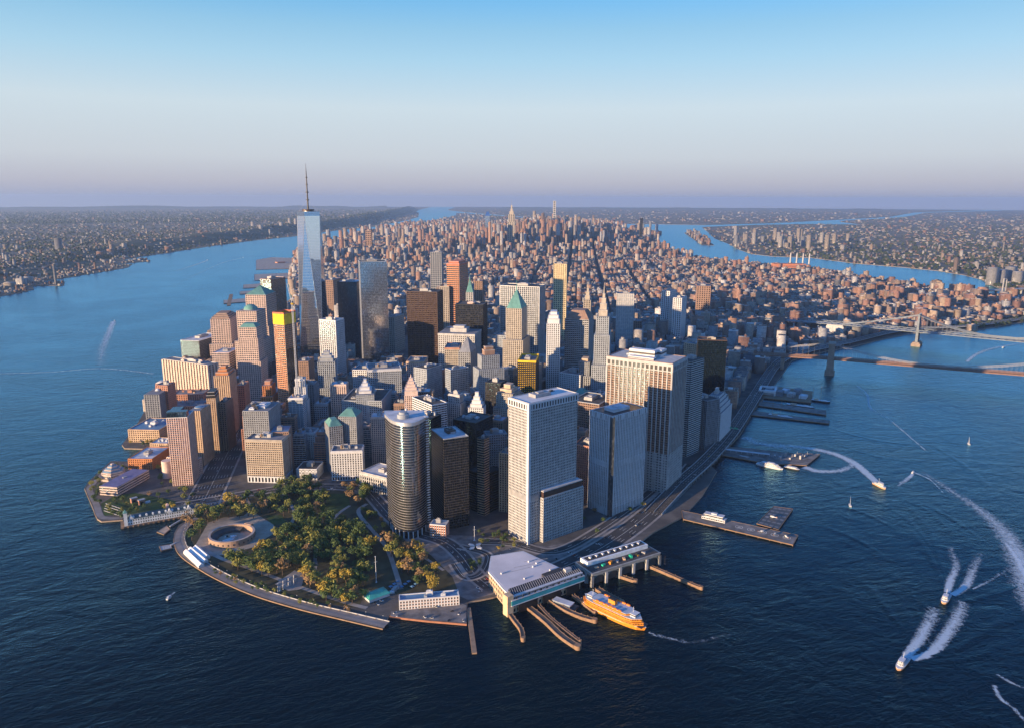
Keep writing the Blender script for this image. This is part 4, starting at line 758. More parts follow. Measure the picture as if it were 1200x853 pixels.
# the elevated road
EP = smooth([unp(x, y, z) for x, y, z in ((766, 600, 3), (785, 581, 5), (803, 563, 8), (830, 538, 9), (858, 506, 9), (886, 463, 9), (906, 432, 9), (922, 419, 9), (945, 412, 9), (1000, 400, 9), (1060, 387, 9), (1140, 382, 9), (1210, 372, 9))], 8)
EZ = np.clip(np.linspace(3, 3+len(EP)*.55, len(EP)), 3, 11); ew = 25
vr = empty('elevated_road', (*EP[20], 2)); tag(vr, 'elevated six-lane highway curving along the east shore on steel columns', 'highway')
vo = (*EP[20], 2)
b = MB(); ribbon(b, EP, -ew/2, ew/2, EZ); b.build('roadway', ASPH, vr, vo)
b = MB(); N_ = offs(EP)
for s_ in (-1, 1):
    for i in range(len(EP)-1):
        A_ = EP[i]+N_[i]*s_*ew/2; B_ = EP[i+1]+N_[i+1]*s_*ew/2; b.bar((*A_, EZ[i]+.1), (*B_, EZ[i+1]+.1), .5, 2.6)
b.build('parapet', CONC, vr, vo); b = MB()
for i in range(len(EP)-1): b.bar((*EP[i], EZ[i]+.4), (*EP[i+1], EZ[i+1]+.4), .5, .9)
b.build('median_barrier', CONC, vr, vo); b = MB(); ribbon(b, EP, ew/2, -ew/2, EZ-1.4); b.build('soffit', DARK, vr, vo); b = MB()
for k in (1, 2, 4, 5):
    off = -ew/2+ew*k/6
    for i in range(0, len(EP)-1, 1):
        q0 = EP[i]+N_[i]*off; q1 = EP[i+1]+N_[i+1]*off; L_ = np.hypot(*(q1-q0)); kk = max(1, int(L_/14))
        for j in range(kk):
            a0 = q0+(q1-q0)*(j/kk); ribbon(b, np.array([a0, q0+(q1-q0)*((j+.45)/kk)]), -.2, .2, EZ[i]+(EZ[i+1]-EZ[i])*j/kk+.06)
b.build('lane_marking', LINE, vr, vo, kind='stuff')
for i in range(14, len(EP)-1, 1):
    L_ = np.hypot(*(EP[i+1]-EP[i])); kk = max(1, int(L_/28))
    for j in range(kk):
        q = EP[i]+(EP[i+1]-EP[i])*j/kk
        if np.hypot(q[0]-CX, q[1]-CY) > 2600: continue
        for s_ in (-.8, .8):
            a_ = q+N_[i]*s_*ew/2; b = MB(); b.box(a_[0], a_[1], 2, EZ[i]-1.4, 1.1, 1.1); b.build('column', MECH, vr, vo)
ROADS.append((EP, ew, 6, EZ, .05))
b = MB(); q = unp(878, 506, 11); b.box(q[0], q[1], 11, 11.3, 1, 1)
sg = empty('highway_sign', (q[0], q[1], 11)); tag(sg, 'green overhead sign gantry across the elevated highway', 'sign'); t_ = N_[40]; ia = int(np.argmin(np.hypot(EP[:, 0]-q[0], EP[:, 1]-q[1]))); t_ = N_[ia]; qq = EP[ia]
b = MB(); b.bar((*(qq-t_*13), 17), (*(qq+t_*13), 17), .5); b.bar((*(qq-t_*13), 10), (*(qq-t_*13), 17), .5); b.bar((*(qq+t_*13), 10), (*(qq+t_*13), 17), .5); b.build('gantry', STEEL, sg, (q[0], q[1], 11))
for s_ in (-6, 5): b = MB(); b.bar((*(qq+t_*(s_-4)), 17.5), (*(qq+t_*(s_+4)), 17.5), .3, 3.2); b.build('sign_panel', mat('sign_green', (.02, .42, .25), .5), sg, (q[0], q[1], 11))

# ---------------------------------------------------------------- Castle, pier house, museum and other park buildings
def U(x, y, h=2): return unp(x, y, h)
c = U(272, 630, 3); org = (*c, 2.1); r = empty('round_fort', org); tag(r, 'low round sandstone fort with an open court in the park', 'fort')
SAND = mat('brown_sandstone', (.36, .25, .18), .9)
b = MB(); K = 56; ro, ri = ring(*c, 30, K), ring(*c, 26.8, K)
for i in range(K):
    j = (i+1) % K
    for p_, q_, a_, e_ in ((ro[i], ro[j], 2, 11), (ri[j], ri[i], 2, 11)): b.q([(*p_, a_), (*q_, a_), (*q_, e_), (*p_, e_)])
b.build('curtain_wall', SAND, r, org); b = MB()
for i in range(K): j = (i+1) % K; b.q([(*ro[i], 11), (*ro[j], 11), (*ri[j], 11), (*ri[i], 11)])
b.build('wall_walk', mat('coping_stone', (.42, .36, .32)), r, org)
b = MB(); r1 = ring(*c, 19, K)
for i in range(8, K-8): j = i+1; b.q([(*ri[i], 8), (*ri[j], 8), (*r1[j], 6), (*r1[i], 6)]); b.q([(*r1[i], 6), (*r1[j], 6), (*r1[j], 2), (*r1[i], 2)][::-1])
b.build('lean_to_roof', ROOFD, r, org); b = MB(); b.prism(ring(*c, 19, 40), 2.1, 2.25); b.build('court', GRAVEL, r, org)
for i in range(28):
    a_ = i/28*6.283; q = c+np.array([math.cos(a_), math.sin(a_)])*30.05; b = MB(); b.prism(rect(*q, 1.4, .5, a_+math.pi/2), 5, 7.2, bot=True); b.build('gun_port', BLACK, r, org)
b = MB(); a_ = math.radians(40); q = c+np.array([math.cos(a_), math.sin(a_)])*31; b.prism(rect(*q, 5, 12, a_), 2, 12); b.build('gate_block', SAND, r, org)
b = MB(); q = c+np.array([-5, -3]); b.prism(rect(*q, 14, 8, .4), 2.2, 3); b.prism(rect(q[0]+6, q[1]+4, 5, 4, .4), 2.2, 5.5); b.build('ticket_stand', WHITE, r, org)
for i in range(7): b = MB(); b.prism(rect(c[0]-8+i*2.2, c[1]+5+math.sin(i)*4, 2, 1.6, .3*i), 2.2, 4.4); b.build('booth', [WHITE, DARK, TAN][i % 3], r, org)
# pier house
A0, B0 = U(150, 616, 1), U(229, 602, 1); d = (B0-A0)/np.hypot(*(B0-A0)); nrm = np.array([-d[1], d[0]]); ang = math.atan2(d[1], d[0]); Lp = np.hypot(*(B0-A0))
mid = (A0+B0)/2+nrm*8; org = (*mid, .2); r = empty('pier_house', org); tag(r, 'long white victorian pier building with green roof and corner turret', 'building')
def loc(s, t): return tuple(A0+d*s+nrm*t)
b = MB(); b.prism([loc(-9, -4), loc(Lp+2, -4), loc(Lp+2, 20), loc(-9, 20)], -.6, 1.9); b.build('pier_deck', WOOD, r, org)
WB = mat('pale_blue_white_boards', (.62, .68, .72), .7); g, pi_, s_ = MB(), MB(), MB(); wp = ccw([loc(0, 0), loc(Lp, 0), loc(Lp, 15), loc(0, 15)]); facade(wp, 1.9, 10.5, St(3.2, 4.3, 1.7, 2.2, .3, .25, WB, GL_D), g, pi_, s_)
g.build('glazing', GL_D, r, org); pi_.build('pier_grid', WB, r, org, kind='stuff'); s_.build('clapboard_grid', WB, r, org, kind='stuff')
b = MB(); RG = mat('slate_green_roof', (.07, .10, .11), .6); e0, e1 = loc(-1, -1), loc(Lp+1, -1); e2, e3 = loc(Lp+1, 16), loc(-1, 16); k0, k1 = loc(4, 7.5), loc(Lp-4, 7.5)
b.q([(*e0, 10.6), (*e1, 10.6), (*k1, 15), (*k0, 15)]); b.q([(*e2, 10.6), (*e3, 10.6), (*k0, 15), (*k1, 15)]); b.q([(*e1, 10.6), (*e2, 10.6), (*k1, 15)]); b.q([(*e3, 10.6), (*e0, 10.6), (*k0, 15)]); b.build('hip_roof', RG, r, org)
for i in range(9):
    q = loc(8+i*Lp*.095, 1.8); b = MB(); b.prism(rect(*q, 2.4, 2.4, ang), 10.8, 13.4); b.cone(rect(*q, 3, 3, ang), 13.4, (*q, 15)); b.build('dormer', WB, r, org)
for s0 in (5, Lp*.62, Lp-8):
    q0, q1, q2 = loc(s0-4, -.7), loc(s0+4, -.7), loc(s0, -.7); b = MB(); b.q([(*q0, 10.4), (*q1, 10.4), (*q2, 15.5)]); q3 = loc(s0, 6); b.q([(*q0, 10.4), (*q2, 15.5), (*q3, 15.2)]); b.q([(*q2, 15.5), (*q1, 10.4), (*q3, 15.2)]); b.build('gable', WB, r, org)
tq = loc(-2, 1); b = MB(); b.prism(rect(*tq, 4.5, 4.5, ang), 1.9, 20); b.build('turret', WB, r, org); b = MB(); b.prism(rect(*tq, 5.4, 5.4, ang), 20, 20.8); b.build('turret_cornice', WHITE, r, org); b = MB(); b.cone(rect(*tq, 5.2, 5.2, ang), 20.8, (*tq, 26)); b.build('turret_roof', COPPER, r, org)
tq = loc(Lp*.6, 12); b = MB(); b.prism(rect(*tq, 4, 4, ang), 11, 18); b.cone(rect(*tq, 4.6, 4.6, ang), 18, (*tq, 21)); b.build('cupola', mat('pink_copper', (.55, .38, .34)), r, org)
for i in range(14): b = MB(); q = loc(-6+i*(Lp/13.5), -4.3); b.cyl(q[0], q[1], -1, 2.6, .4, k=8); b.build('pile', WOOD, r, org)
FOOT.append((wp, 12)); FOOT.append((ring(*c, 31, 12), 12))
# museum: six-sided stepped ziggurat and its long banded wing
c = U(133, 556, 8); org = (*c, 2.05); r = empty('museum', org); tag(r, 'six-sided striped granite museum with stepped pyramid roof', 'museum'); MG = mat('museum_granite', (.50, .42, .38))
b = MB()
for i in range(3): b.prism(ring(*c, 19-.2*i, 6, a=.4), 2+i*4.3, 5.2+i*4.3)
b.build('stone_band', MG, r, org); b = MB(); b.prism(ring(*c, 18, 6, a=.4), 2, 14.5); b.build('window_band', GL_D, r, org)
for i in range(7): b = MB(); b.prism(ring(*c, 18.2-2.5*i, 6, a=.4), 14.5+1.9*i, 16.1+1.9*i); b.prism(ring(*c, 17.5-2.5*i, 6, a=.4), 16.1+1.9*i, 16.45+1.9*i); b.build('roof_step', MG if i % 2 == 0 else ROOFB, r, org)
FOOT.append((ring(*c, 20, 8), 16))
wp = footprint((137, 571), (119, 568), (171, 550), 17); c2 = cen(wp); org = (*c2, 2.05); r = empty('museum_wing', org); tag(r, 'long banded granite museum wing with blue flat roof', 'museum'); FOOT.append((wp, 17))
b = MB(); b.prism(inset(wp, .8), 2, 17); b.build('window_band', GL_D, r, org)
for i in range(4): b = MB(); b.prism(wp, 3+i*4, 5.2+i*4); b.build('stone_band', MG, r, org)
b = MB(); b.prism(inset(wp, 1), 17.2, 17.6); b.build('roof', mat('violet_roof', (.16, .16, .30)), r, org)
b = MB(); q = lerp2(wp, .5, .5); b.box(q[0], q[1], 17.6, 19, 6, 4, .5); b.build('rooftop_plant', MECH, r, org)
# garden pavilions by the museum lawn
for k, (x, y) in enumerate(((157, 586), (166, 588))):
    q = U(x, y, 5); e = empty('garden_pavilion', (*q, 2.05)); tag(e, ['brick arched garden pavilion on the museum lawn', 'smaller brick garden pavilion with white wall on the museum lawn'][k], 'pavilion'); og = (*q, 2.05)
    b = MB(); b.prism(rect(*q, 9, 5, .4), 2, 9); b.build('brick_body', BRICK, e, og); b = MB(); b.prism(rect(q[0]-.3, q[1]-.6, 4, 5.4, .4), 2, 6.5); b.build('archway', BLACK, e, og); b = MB(); b.prism(rect(*q, 9.8, 5.8, .4), 9, 9.6); b.build('roof_slab', CONC, e, og); b = MB(); b.prism(rect(q[0]+8, q[1]+1, 7, 3, .4), 2, 5); b.build('side_wall', WHITE, e, og); FOOT.append((rect(*q, 14, 10, .4), 9))
sheet('museum_lawn', [(118, 590), (135, 580), (158, 577), (200, 585), (222, 592), (200, 601), (150, 602), (122, 604)], GRASS, 2.07)
b = MB(); ES = smooth([unp(x, y, 2) for x, y in ((130, 543), (106, 566), (101, 574), (109, 592), (116, 607), (143, 608))], 4); ribbon(b, ES, .4, 9, 2.12); o = b.build('esplanade', mat('promenade_pavers', (.24, .22, .21))); o['kind'] = 'structure'
b = MB(); N_ = offs(ES)
for i in range(len(ES)-1): b.bar((*(ES[i]-N_[i]*.4), 1.1), (*(ES[i+1]-N_[i+1]*.4), 1.1), .8, 1.5)
b.build('fender_beam', mat('timber_fender', (.27, .19, .13), .9), o)
for k in range(4):
    b = MB(); q = [U(122+k*.7, 598-k*2.4), U(143+k*.7, 605-k*2.4)]; b.bar((*q[0], 2.4+k*.45), (*q[1], 2.4+k*.45), 1.1, .5); ob = b.build('lawn_step', PALE, o)
# white event tents
for k, (x0, y0, x1, y1) in enumerate(((218, 645, 236, 662), (223, 642, 241, 657), (229, 640, 243, 652))):
    P0, P1 = U(x0, y0, 5), U(x1, y1, 5); q = (P0+P1)/2; L_ = np.hypot(*(P1-P0)); a_ = math.atan2(*(P1-P0)[::-1]); e = empty('event_tent', (*q, 2.1)); og = (*q, 2.1)
    tag(e, ['longest white ridged event tent on the promenade beside the round fort', 'middle white event tent beside the round fort', 'shortest white event tent, closest to the round fort'][k], 'tent')
    W_ = 7; po = rect(*q, L_, W_, a_); b = MB(); b.prism(po, 2.1, 5, top=False); b.build('tent_wall', WHITE, e, og); m0, m1 = (np.array(po[0])+po[3])/2, (np.array(po[1])+po[2])/2
    b = MB(); b.q([(*po[0], 5), (*po[1], 5), (*m1, 7.6), (*m0, 7.6)]); b.q([(*po[2], 5), (*po[3], 5), (*m0, 7.6), (*m1, 7.6)]); b.q([(*po[1], 5), (*po[2], 5), (*m1, 7.6)]); b.q([(*po[3], 5), (*po[0], 5), (*m0, 7.6)]); b.build('tent_roof', mat('tent_canvas', (.8, .8, .8), .7, var=.04), e, og); FOOT.append((po, 7))
# stone slabs of the memorial: eight individual pylons
for k in range(8):
    q = U(327+(k % 4)*6.2, 684-(k % 4)*3.2+(k//4)*5, 6); e = empty('memorial_slab', (*q, 2.14)); og = (*q, 2.14); tag(e, 'tall pale granite memorial slab on the park terrace', 'memorial', 'granite slabs on the park terrace'); b = MB(); b.prism(rect(*q, 4.2, .9, .5), 2.1, 7.8); b.build('slab', PALE, e, og); b = MB(); b.prism(rect(*q, 4.8, 1.5, .5), 2.1, 2.6); b.build('plinth', CONC, e, og)
# restaurant with green roof, and the coast guard block
q = U(441, 695, 6); e = empty('park_restaurant', (*q, 2.1)); og = (*q, 2.1); tag(e, 'park restaurant pavilion with green pitched roof beside the water', 'restaurant'); po = rect(*q, 26, 16, .25); FOOT.append((po, 8))
b = MB(); b.prism(po, 2.1, 6); b.build('wall', WHITE, e, og); m0, m1 = lerp2(po, .2, .5), lerp2(po, .8, .5); TG = mat('teal_roof', (.06, .36, .30), .6); po = inset(ccw(po), -1.2)
b = MB(); b.q([(*po[0], 6), (*po[1], 6), (*m1, 10), (*m0, 10)]); b.q([(*po[2], 6), (*po[3], 6), (*m0, 10), (*m1, 10)]); b.q([(*po[1], 6), (*po[2], 6), (*m1, 10)]); b.q([(*po[3], 6), (*po[0], 6), (*m0, 10)]); b.build('green_roof', TG, e, og)
for k in range(5): b = MB(); c_ = lerp2(po, 1.15+.12*k, .3+.1*k); b.prism(rect(*c_, 5, 4, .3*k), 2.1, 4.5+k % 3); b.build('service_shed', [WHITE, MECH, CONC][k % 3], e, og)
for k in range(8):
    b = MB(); c_ = U(458+k*4.2, 687-(k % 3)*3, 4); s = empty('sun_umbrella', (*c_, 2.1)); tag(s, 'blue square canopy umbrella on the restaurant terrace', 'umbrella', 'umbrellas on the restaurant terrace'); b.cone(rect(*c_, 4.5, 4.5, .3), 4.6, (*c_, 5.8)); b.build('canopy', ROOFB, s, (*c_, 2.1)); b = MB(); b.cyl(*c_, 2.1, 5, .1, k=6); b.build('pole', STEEL, s, (*c_, 2.1))
hC = 13; po = footprint((538, 698), (468, 704), 13, hC); rr, oo, po = building('coast_guard_block', 'long white three-storey waterfront block with rows of square windows', po, hC, P_(3.3, 3.6, 1.6, 1.7, WHITE, GL_D, .35, .3, PINK), roof=ROOFB, n=5, size=.12, plants=[WHITE, CONC, WHITE], parm=WHITE)
sheet('wharf', [(458, 722), (500, 726), (546, 730), (547, 709), (540, 706), (466, 716), (458, 716)], PAVED, 2.2)
b = MB(); WH = [unp(x, y, 1) for x, y in ((456.5, 722.5), (500, 727.5), (547, 731.5))]
for i in range(2): b.bar((*WH[i], .9), (*WH[i+1], .9), 1.0, 2.4)
o = b.build('wharf_edge', mat('rust_fender', (.34, .16, .10), .9)); o['kind'] = 'structure'
b = MB(); q0, q1 = unp(549, 712, 1), unp(556, 765, 1); b.bar((*q0, .8), (*q1, .8), 5, 1.6); o = tag(b.build('breakwater_pier', mat('timber_fender', (.27, .19, .13), .9)), 'narrow timber breakwater running out from the wharf', 'pier')
# flag and light masts
for k, (x, y, yt, lab) in enumerate(((441, 682, 652, 'tall pale flagpole standing among the park trees'), (556, 633, 617, 'pale mast on the subway plaza beside the white petal canopy'))):
    q = U(x, y); h_ = hsolve((x, yt), (x, y)); b = MB(); b.cyl(*q, 2, 2+h_, .45, .25, 8); b.cyl(*q, 2, 3.2, 1.2, 1.0, 10); e = empty('flagpole', (*q, 2)); tag(e, lab, 'flagpole'); b.build('pole', WHITE, e, (*q, 2)); b = MB(); b.cyl(*q, 2+h_, 2.7+h_, .6, .6, 8); b.bar((q[0]-2, q[1], 2+h_*.8), (q[0]+2, q[1], 2+h_*.8), .3); b.build('yardarm', WHITE, e, (*q, 2))
q = U(557, 640, 6); e = empty('petal_canopy', (*q, 2.1)); tag(e, 'white four-petal pavilion canopy on the subway plaza', 'pavilion')
for k in range(4):
    a_ = k*math.pi/2+.5; t_ = np.array([math.cos(a_), math.sin(a_)]); n_ = np.array([-t_[1], t_[0]]); b = MB(); pts = [q+t_*1, q+t_*6+n_*3, q+t_*11+n_*1.2, q+t_*11-n_*1.2, q+t_*6-n_*3]; b.prism(ccw([tuple(p_) for p_ in pts]), 6.2, 6.9, bot=True); b.build('petal', WHITE, e, (*q, 2.1))
b = MB(); b.cyl(*q, 2.1, 6.4, 2, 2, 12); b.build('core', GL_G, e, (*q, 2.1))
BL('shrine_house', 'small brick house with white columned front below the dark tower', (522, 616), (504, 614), (525, 610), 20, P_(3, 3.6, 1.5, 1.5, BRICK, GL_D, .4, .3, WHITE), roof=ROOFW, parm=WHITE, n=1)
BL('vent_building', 'plain white ventilation block beside the tunnel ramps', (371, 550), (348, 549), (377, 541), 20, P_(6, 6, 4.5, 4, WHITE, GL_D, .3, .3), roof=ROOFD, n=2, parm=WHITE)
BL('parking_garage', 'grey square parking garage behind the tunnel ramps', (388, 500), (366, 500), (397, 490), 40, H_(6, 3.2, .6, 1.5, BROWN, GL_D, .2, .4, GREY), roof=PAVED, n=2)

# ---------------------------------------------------------------- ferry terminals, slips, boats
CREAM = mat('cream_panel', (.55, .43, .30)); TEAL = mat('teal_panel', (.03, .33, .40), .5); PINKR = mat('lilac_membrane_roof', (.62, .60, .62), .9, scale=.03, var=.15)
zt = 22
tp = ccw([tuple(unp(x, y, zt)) for x, y in ((575, 651), (613, 645), (659, 666), (683, 670), (600, 699), (590, 690), (572, 669))])
c = cen(tp); org = (*c, 0); r = empty('ferry_terminal', org); tag(r, 'broad ferry terminal with lilac roof and teal band over the slips', 'terminal'); FOOT.append((tp, 22))
g, pi_, s_ = MB(), MB(), MB(); facade(inset(tp, 1.5), .5, zt-1.5, St(5, 7, 1.8, 2.5, .4, .3, CREAM, GL_G, CREAM), g, pi_, s_); g.build('glazing', GL_G, r, org); pi_.build('pier_grid', CREAM, r, org, kind='stuff'); s_.build('panel_grid', CREAM, r, org, kind='stuff')
b = MB(); b.prism(tp, zt-2.2, zt); b.build('roof_edge', WHITE, r, org); b = MB(); b.prism(inset(tp, 2.2), zt, zt+.12); b.build('roof', PINKR, r, org)
FA, FB = np.array(unp(600, 699, zt)), np.array(unp(683, 670, zt)); fd = (FB-FA)/np.hypot(*(FB-FA)); fn = np.array([fd[1], -fd[0]])
if fn@(FA-c) < 0: fn = -fn
Lf = np.hypot(*(FB-FA)); fa = math.atan2(fd[1], fd[0])
def fl(s, t): return tuple(FA+fd*s+fn*t)
b = MB(); b.q([(*fl(-1, .5), zt-1.5), (*fl(Lf+1, .5), zt-1.5), (*fl(Lf-1, -11), zt+4), (*fl(3, -11), zt+4)]); b.q([(*fl(3, -11), zt+4), (*fl(Lf-1, -11), zt+4), (*fl(Lf-1, -12), zt), (*fl(3, -12), zt)]); b.build('solar_slope', glassm('solar_panel', (.025, .03, .05), .2), r, org)
for k in range(34): b = MB(); q0, q1 = fl(1+k*(Lf-2)/33, .4), fl(3.5+k*(Lf-5)/33, -10.8); b.bar((*q0, zt-1.2), (*q1, zt+4.1), .45); b.build('solar_rib', MECH, r, org)
b = MB(); b.prism(ccw([fl(-1.5, .3), fl(Lf+1, .3), fl(Lf+1, 2.2), fl(-1.5, 2.2)]), zt-9.5, zt-4); b.build('teal_band', TEAL, r, org)
b = MB(); b.prism(ccw([fl(-2, 0), fl(Lf+1, 0), fl(Lf+1, 2.6), fl(-2, 2.6)]), zt-10.4, zt-9.5); b.prism(ccw([fl(-2, 0), fl(Lf+1, 0), fl(Lf+1, 2.6), fl(-2, 2.6)]), zt-4, zt-3.2); b.build('sign_frame', WHITE, r, org)
for k in range(12): b = MB(); q = fl(5+k*(Lf-8)/11, 1.8); b.prism(rect(*q, 2.2, .9, fa), zt-2.8, zt-.6); b.build('clerestory_window', GL_B, r, org)
for s0, s1 in ((8, 34), (42, 68), (76, Lf-6)): b = MB(); b.prism(ccw([fl(s0, 1.2), fl(s1, 1.2), fl(s1, 1.8), fl(s0, 1.8)]), .6, zt-11); b.build('slip_portal', BLACK, r, org)
b = MB(); q = fl(-3, -3); b.prism(rect(*q, 8, 9, fa), 0, zt+2.5); b.build('corner_tower', mat('cream_panel_sun_tint', (.62, .47, .3)), r, org)  # brighter copy of the cream panel, with sunlight put into its colour
b = MB(); b.prism(ccw(sub([tuple(unp(*q, zt)) for q in ((640, 683), (668, 671), (655, 665), (630, 674))], .1, .9, .2, .8)), zt, zt+3); b.build('roof_hatch', DARK, r, org)
b = MB(); q = unp(665, 668, zt+3); b.prism(rect(*q, 9, 5, fa), zt, zt+6); b.build('stair_house', PALE, r, org)
for k, (x, y) in enumerate(((588, 672), (600, 690), (620, 658), (625, 664), (629, 660), (615, 678), (645, 668))):
    b = MB(); q = unp(x, y, zt); b.box(*q, zt, zt+1.8, 2.4, 2, .3); b.cyl(q[0]+2, q[1], zt, zt+1.2, .6); b.build('roof_vent', WHITE, r, org)
for k in range(3): b = MB(); q0, q1 = unp(590+k*12, 672-k*7, zt), unp(622+k*10, 664-k*5, zt); b.bar((*q0, zt+.25), (*q1, zt+.25), .4, .25); b.build('roof_duct', MECH, r, org)
# slip racks: timber fender walls
def rack(pts, lab, w_=4.0, z_=3.2, lit=False):
    P = smooth([unp(x, y, 1.5) for x, y in pts], 5); q = P[0]; e = empty('slip_rack', (*q, 0)); og = (*q, 0); tag(e, lab, 'pier')
    b = MB(); ribbon(b, P, -w_/2, w_/2, z_); b.build('walkway', mat('rack_deck', (.10, .085, .075), .9), e, og); N_ = offs(P); b = MB(); TF = mat('rack_timber', (.26, .17, .11), .9)  # dark top and brighter side timber: low sunlight painted into the colours
    for s_ in (-1, 1):
        for i in range(len(P)-1): b.bar((*(P[i]+N_[i]*s_*w_/2), 1.2), (*(P[i+1]+N_[i+1]*s_*w_/2), 1.2), .8, 4.6)
    b.build('fender_wall', TF, e, og)
    for i in range(0, len(P), 2):
        for s_ in (-1, 1): b = MB(); a_ = P[i]+N_[i]*s_*(w_/2+.3); b.cyl(a_[0], a_[1], -1, 4.6, .45, .4, 7); b.build('pile', WOOD, e, og)
    b = MB(); b.cyl(*P[-1], -1, 4.4, w_*.65, w_*.6, 12); b.build('dolphin_head', TF, e, og)
rack([(595, 716), (603, 727), (611, 738), (613, 749)], 'short timber slip rack at the terminal corner')
rack([(620, 712), (640, 728), (658, 745), (677, 758)], 'longest timber slip rack curving out from the terminal', 6)
rack([(632, 710), (645, 724), (662, 738), (680, 752)], 'thin timber slip rack beside the longest rack', 2.6)
rack([(645, 703), (662, 714), (680, 722), (697, 727)], 'dark timber slip rack next to the orange ferry berth', 5)
rack([(672, 698), (685, 708), (697, 718)], 'short inner timber rack beside the orange ferry', 3)
rack([(700, 690), (712, 697), (722, 702), (728, 706)], 'grey timber rack below the arched ferry house', 6)
rack([(716, 672), (730, 676), (745, 681)], 'stubby timber rack under the arched ferry house', 4)
rack([(748, 658), (775, 669), (800, 680), (822, 689)], 'long straight timber rack beyond the arched ferry house', 3.5)
bq = unp(660, 707, 2); e = empty('mooring_barge', (*bq, 0)); tag(e, 'dark flat barge moored between the slip racks', 'barge'); a_ = fa-1.2
b = MB(); b.prism(rect(*bq, 34, 13, a_), -.5, 2.2); b.build('hull', DARK, e, (*bq, 0)); b = MB(); b.prism(rect(*bq, 22, 9, a_), 2.2, 5); b.build('deck_house', mat('barge_blue', (.20, .25, .32)), e, (*bq, 0)); b = MB(); b.prism(rect(*bq, 24, 10, a_), 5, 5.4); b.build('roof', ROOFW, e, (*bq, 0))

def hull_poly(L, B, n=9, bow=.35, stern=.0):
    up = []
    for i in range(n):
        x = -L/2+L*i/(n-1); t = i/(n-1); w = 1.0
        if t > 1-bow: w = math.sqrt(max(0, 1-((t-(1-bow))/bow)**2))
        if stern > 0 and t < stern: w = min(w, math.sqrt(max(0, 1-((stern-t)/stern)**2)))
        up.append((x, w*B/2))
    return [(x, -y) for x, y in up]+[(x, y) for x, y in up[::-1] if y > .01]
def boat(name, label, pos, head, L, B, hullm, decks, double=False, group=None, cat='boat', z=0.0, extras=()):
    # decks: (x centre fraction, length fraction, width fraction, z0, z1, material, window material)
    e = empty(name, (pos[0], pos[1], z), head); tag(e, label, cat, group)
    hp = hull_poly(L, B, 13, .4, .4 if double else 0.0); b = MB(); low = [(x*.95, y*.82) for x, y in hp]; b.frus(low, -1, hp, decks[0][3]); b.build('hull', hullm, e)
    b = MB(); b.prism([(x*1.005, y*1.02) for x, y in hp], decks[0][3]-.25, decks[0][3]+.12); b.build('rub_rail', WHITE, e)
    for (xc, lf, wf, z0, z1, m_, wm) in decks:
        po = hull_poly(L*lf, B*wf, 11, .22, .22 if double else .02); po = [(x+xc*L, y) for x, y in po]
        b = MB(); b.prism(po, z0, z1); dk = b.build('deck_house', m_, e)
        if wm is not None:
            g = MB(); P = inset(ccw(po), -.06)
            for i in range(len(P)):
                A_, B_ = np.array(P[i]), np.array(P[(i+1) % len(P)]); L_ = np.hypot(*(B_-A_)); kk = max(1, int(L_/1.6)); t_ = (B_-A_)/max(L_, 1e-6)
                for j in range(kk): p0 = A_+t_*(L_*(j+.2)/kk); p1 = A_+t_*(L_*(j+.8)/kk); zz0, zz1 = z0+(z1-z0)*.42, z0+(z1-z0)*.8; g.q([(*p0, zz0), (*p1, zz0), (*p1, zz1), (*p0, zz1)])
            g.build('window_row', wm, dk, kind='stuff')
    return e
fs, fb = unp(681, 702, 2), unp(757, 737, 2); fq = (fs+fb)/2; fh = math.atan2(*(fb-fs)[::-1]); FLn = np.hypot(*(fb-fs))
FO = mat('ferry_orange', (.70, .27, .03), .5, var=.22, scale=.4); FBLUE = mat('ferry_deck_blue', (.40, .47, .55), .6)
e = boat('passenger_ferry', 'big orange double-ended passenger ferry leaving the terminal', fq, fh, FLn, 20, FO, [(0, .93, .97, 4.5, 8.0, FO, GL_D), (0, .86, .93, 8.3, 11.6, FO, GL_D), (0, .62, .8, 11.9, 14.6, FO, GL_D)], double=True, cat='ferry')
b = MB(); b.prism(hull_poly(FLn*.88, 19.2, 11, .25, .25), 11.6, 11.95); b.build('upper_deck', FBLUE, e); b = MB(); b.prism(hull_poly(FLn*.64, 16.5, 11, .15, .15), 14.6, 15); b.build('roof_deck', FBLUE, e)
for s_ in (-1, 1):
    b = MB(); b.prism(rect(s_*FLn*.33, 0, 7, 8), 11.9, 15.2); ph = b.build('pilot_house', WHITE, e); b = MB(); b.prism(rect(s_*FLn*.33, 0, 7.15, 8.15), 13.3, 14.5); b.build('window_band', GL_D, ph); b = MB(); b.prism(rect(s_*FLn*.33, 0, 8, 9), 15.2, 15.5); b.build('roof', WHITE, ph)
    b = MB(); b.bar((s_*FLn*.31, 0, 15.5), (s_*FLn*.31, 0, 22), .35); b.bar((s_*FLn*.31, -2, 19), (s_*FLn*.31, 2, 19), .25); b.build('mast', WHITE, e)
    b = MB(); b.prism(rect(s_*FLn*.45, 0, 6, 13), 4.6, 5.0); b.build('end_apron', DARK, e)
b = MB(); b.prism(rect(0, 0, 9, 5), 15, 21); b.build('funnel', FO, e); b = MB(); b.prism(rect(0, 0, 9.1, 5.1), 20, 21.6); b.build('funnel_cap', BLACK, e)
for k in range(6):
    for s_ in (-1, 1): b = MB(); b.prism(hull_poly(5, 1.8, 7, .3, .3), 0, 1.3); o = b.build('lifeboat', mat('lifeboat_orange', (.85, .25, .03)), e); o.location = (-15+k*6, s_*8.3, 15.1)
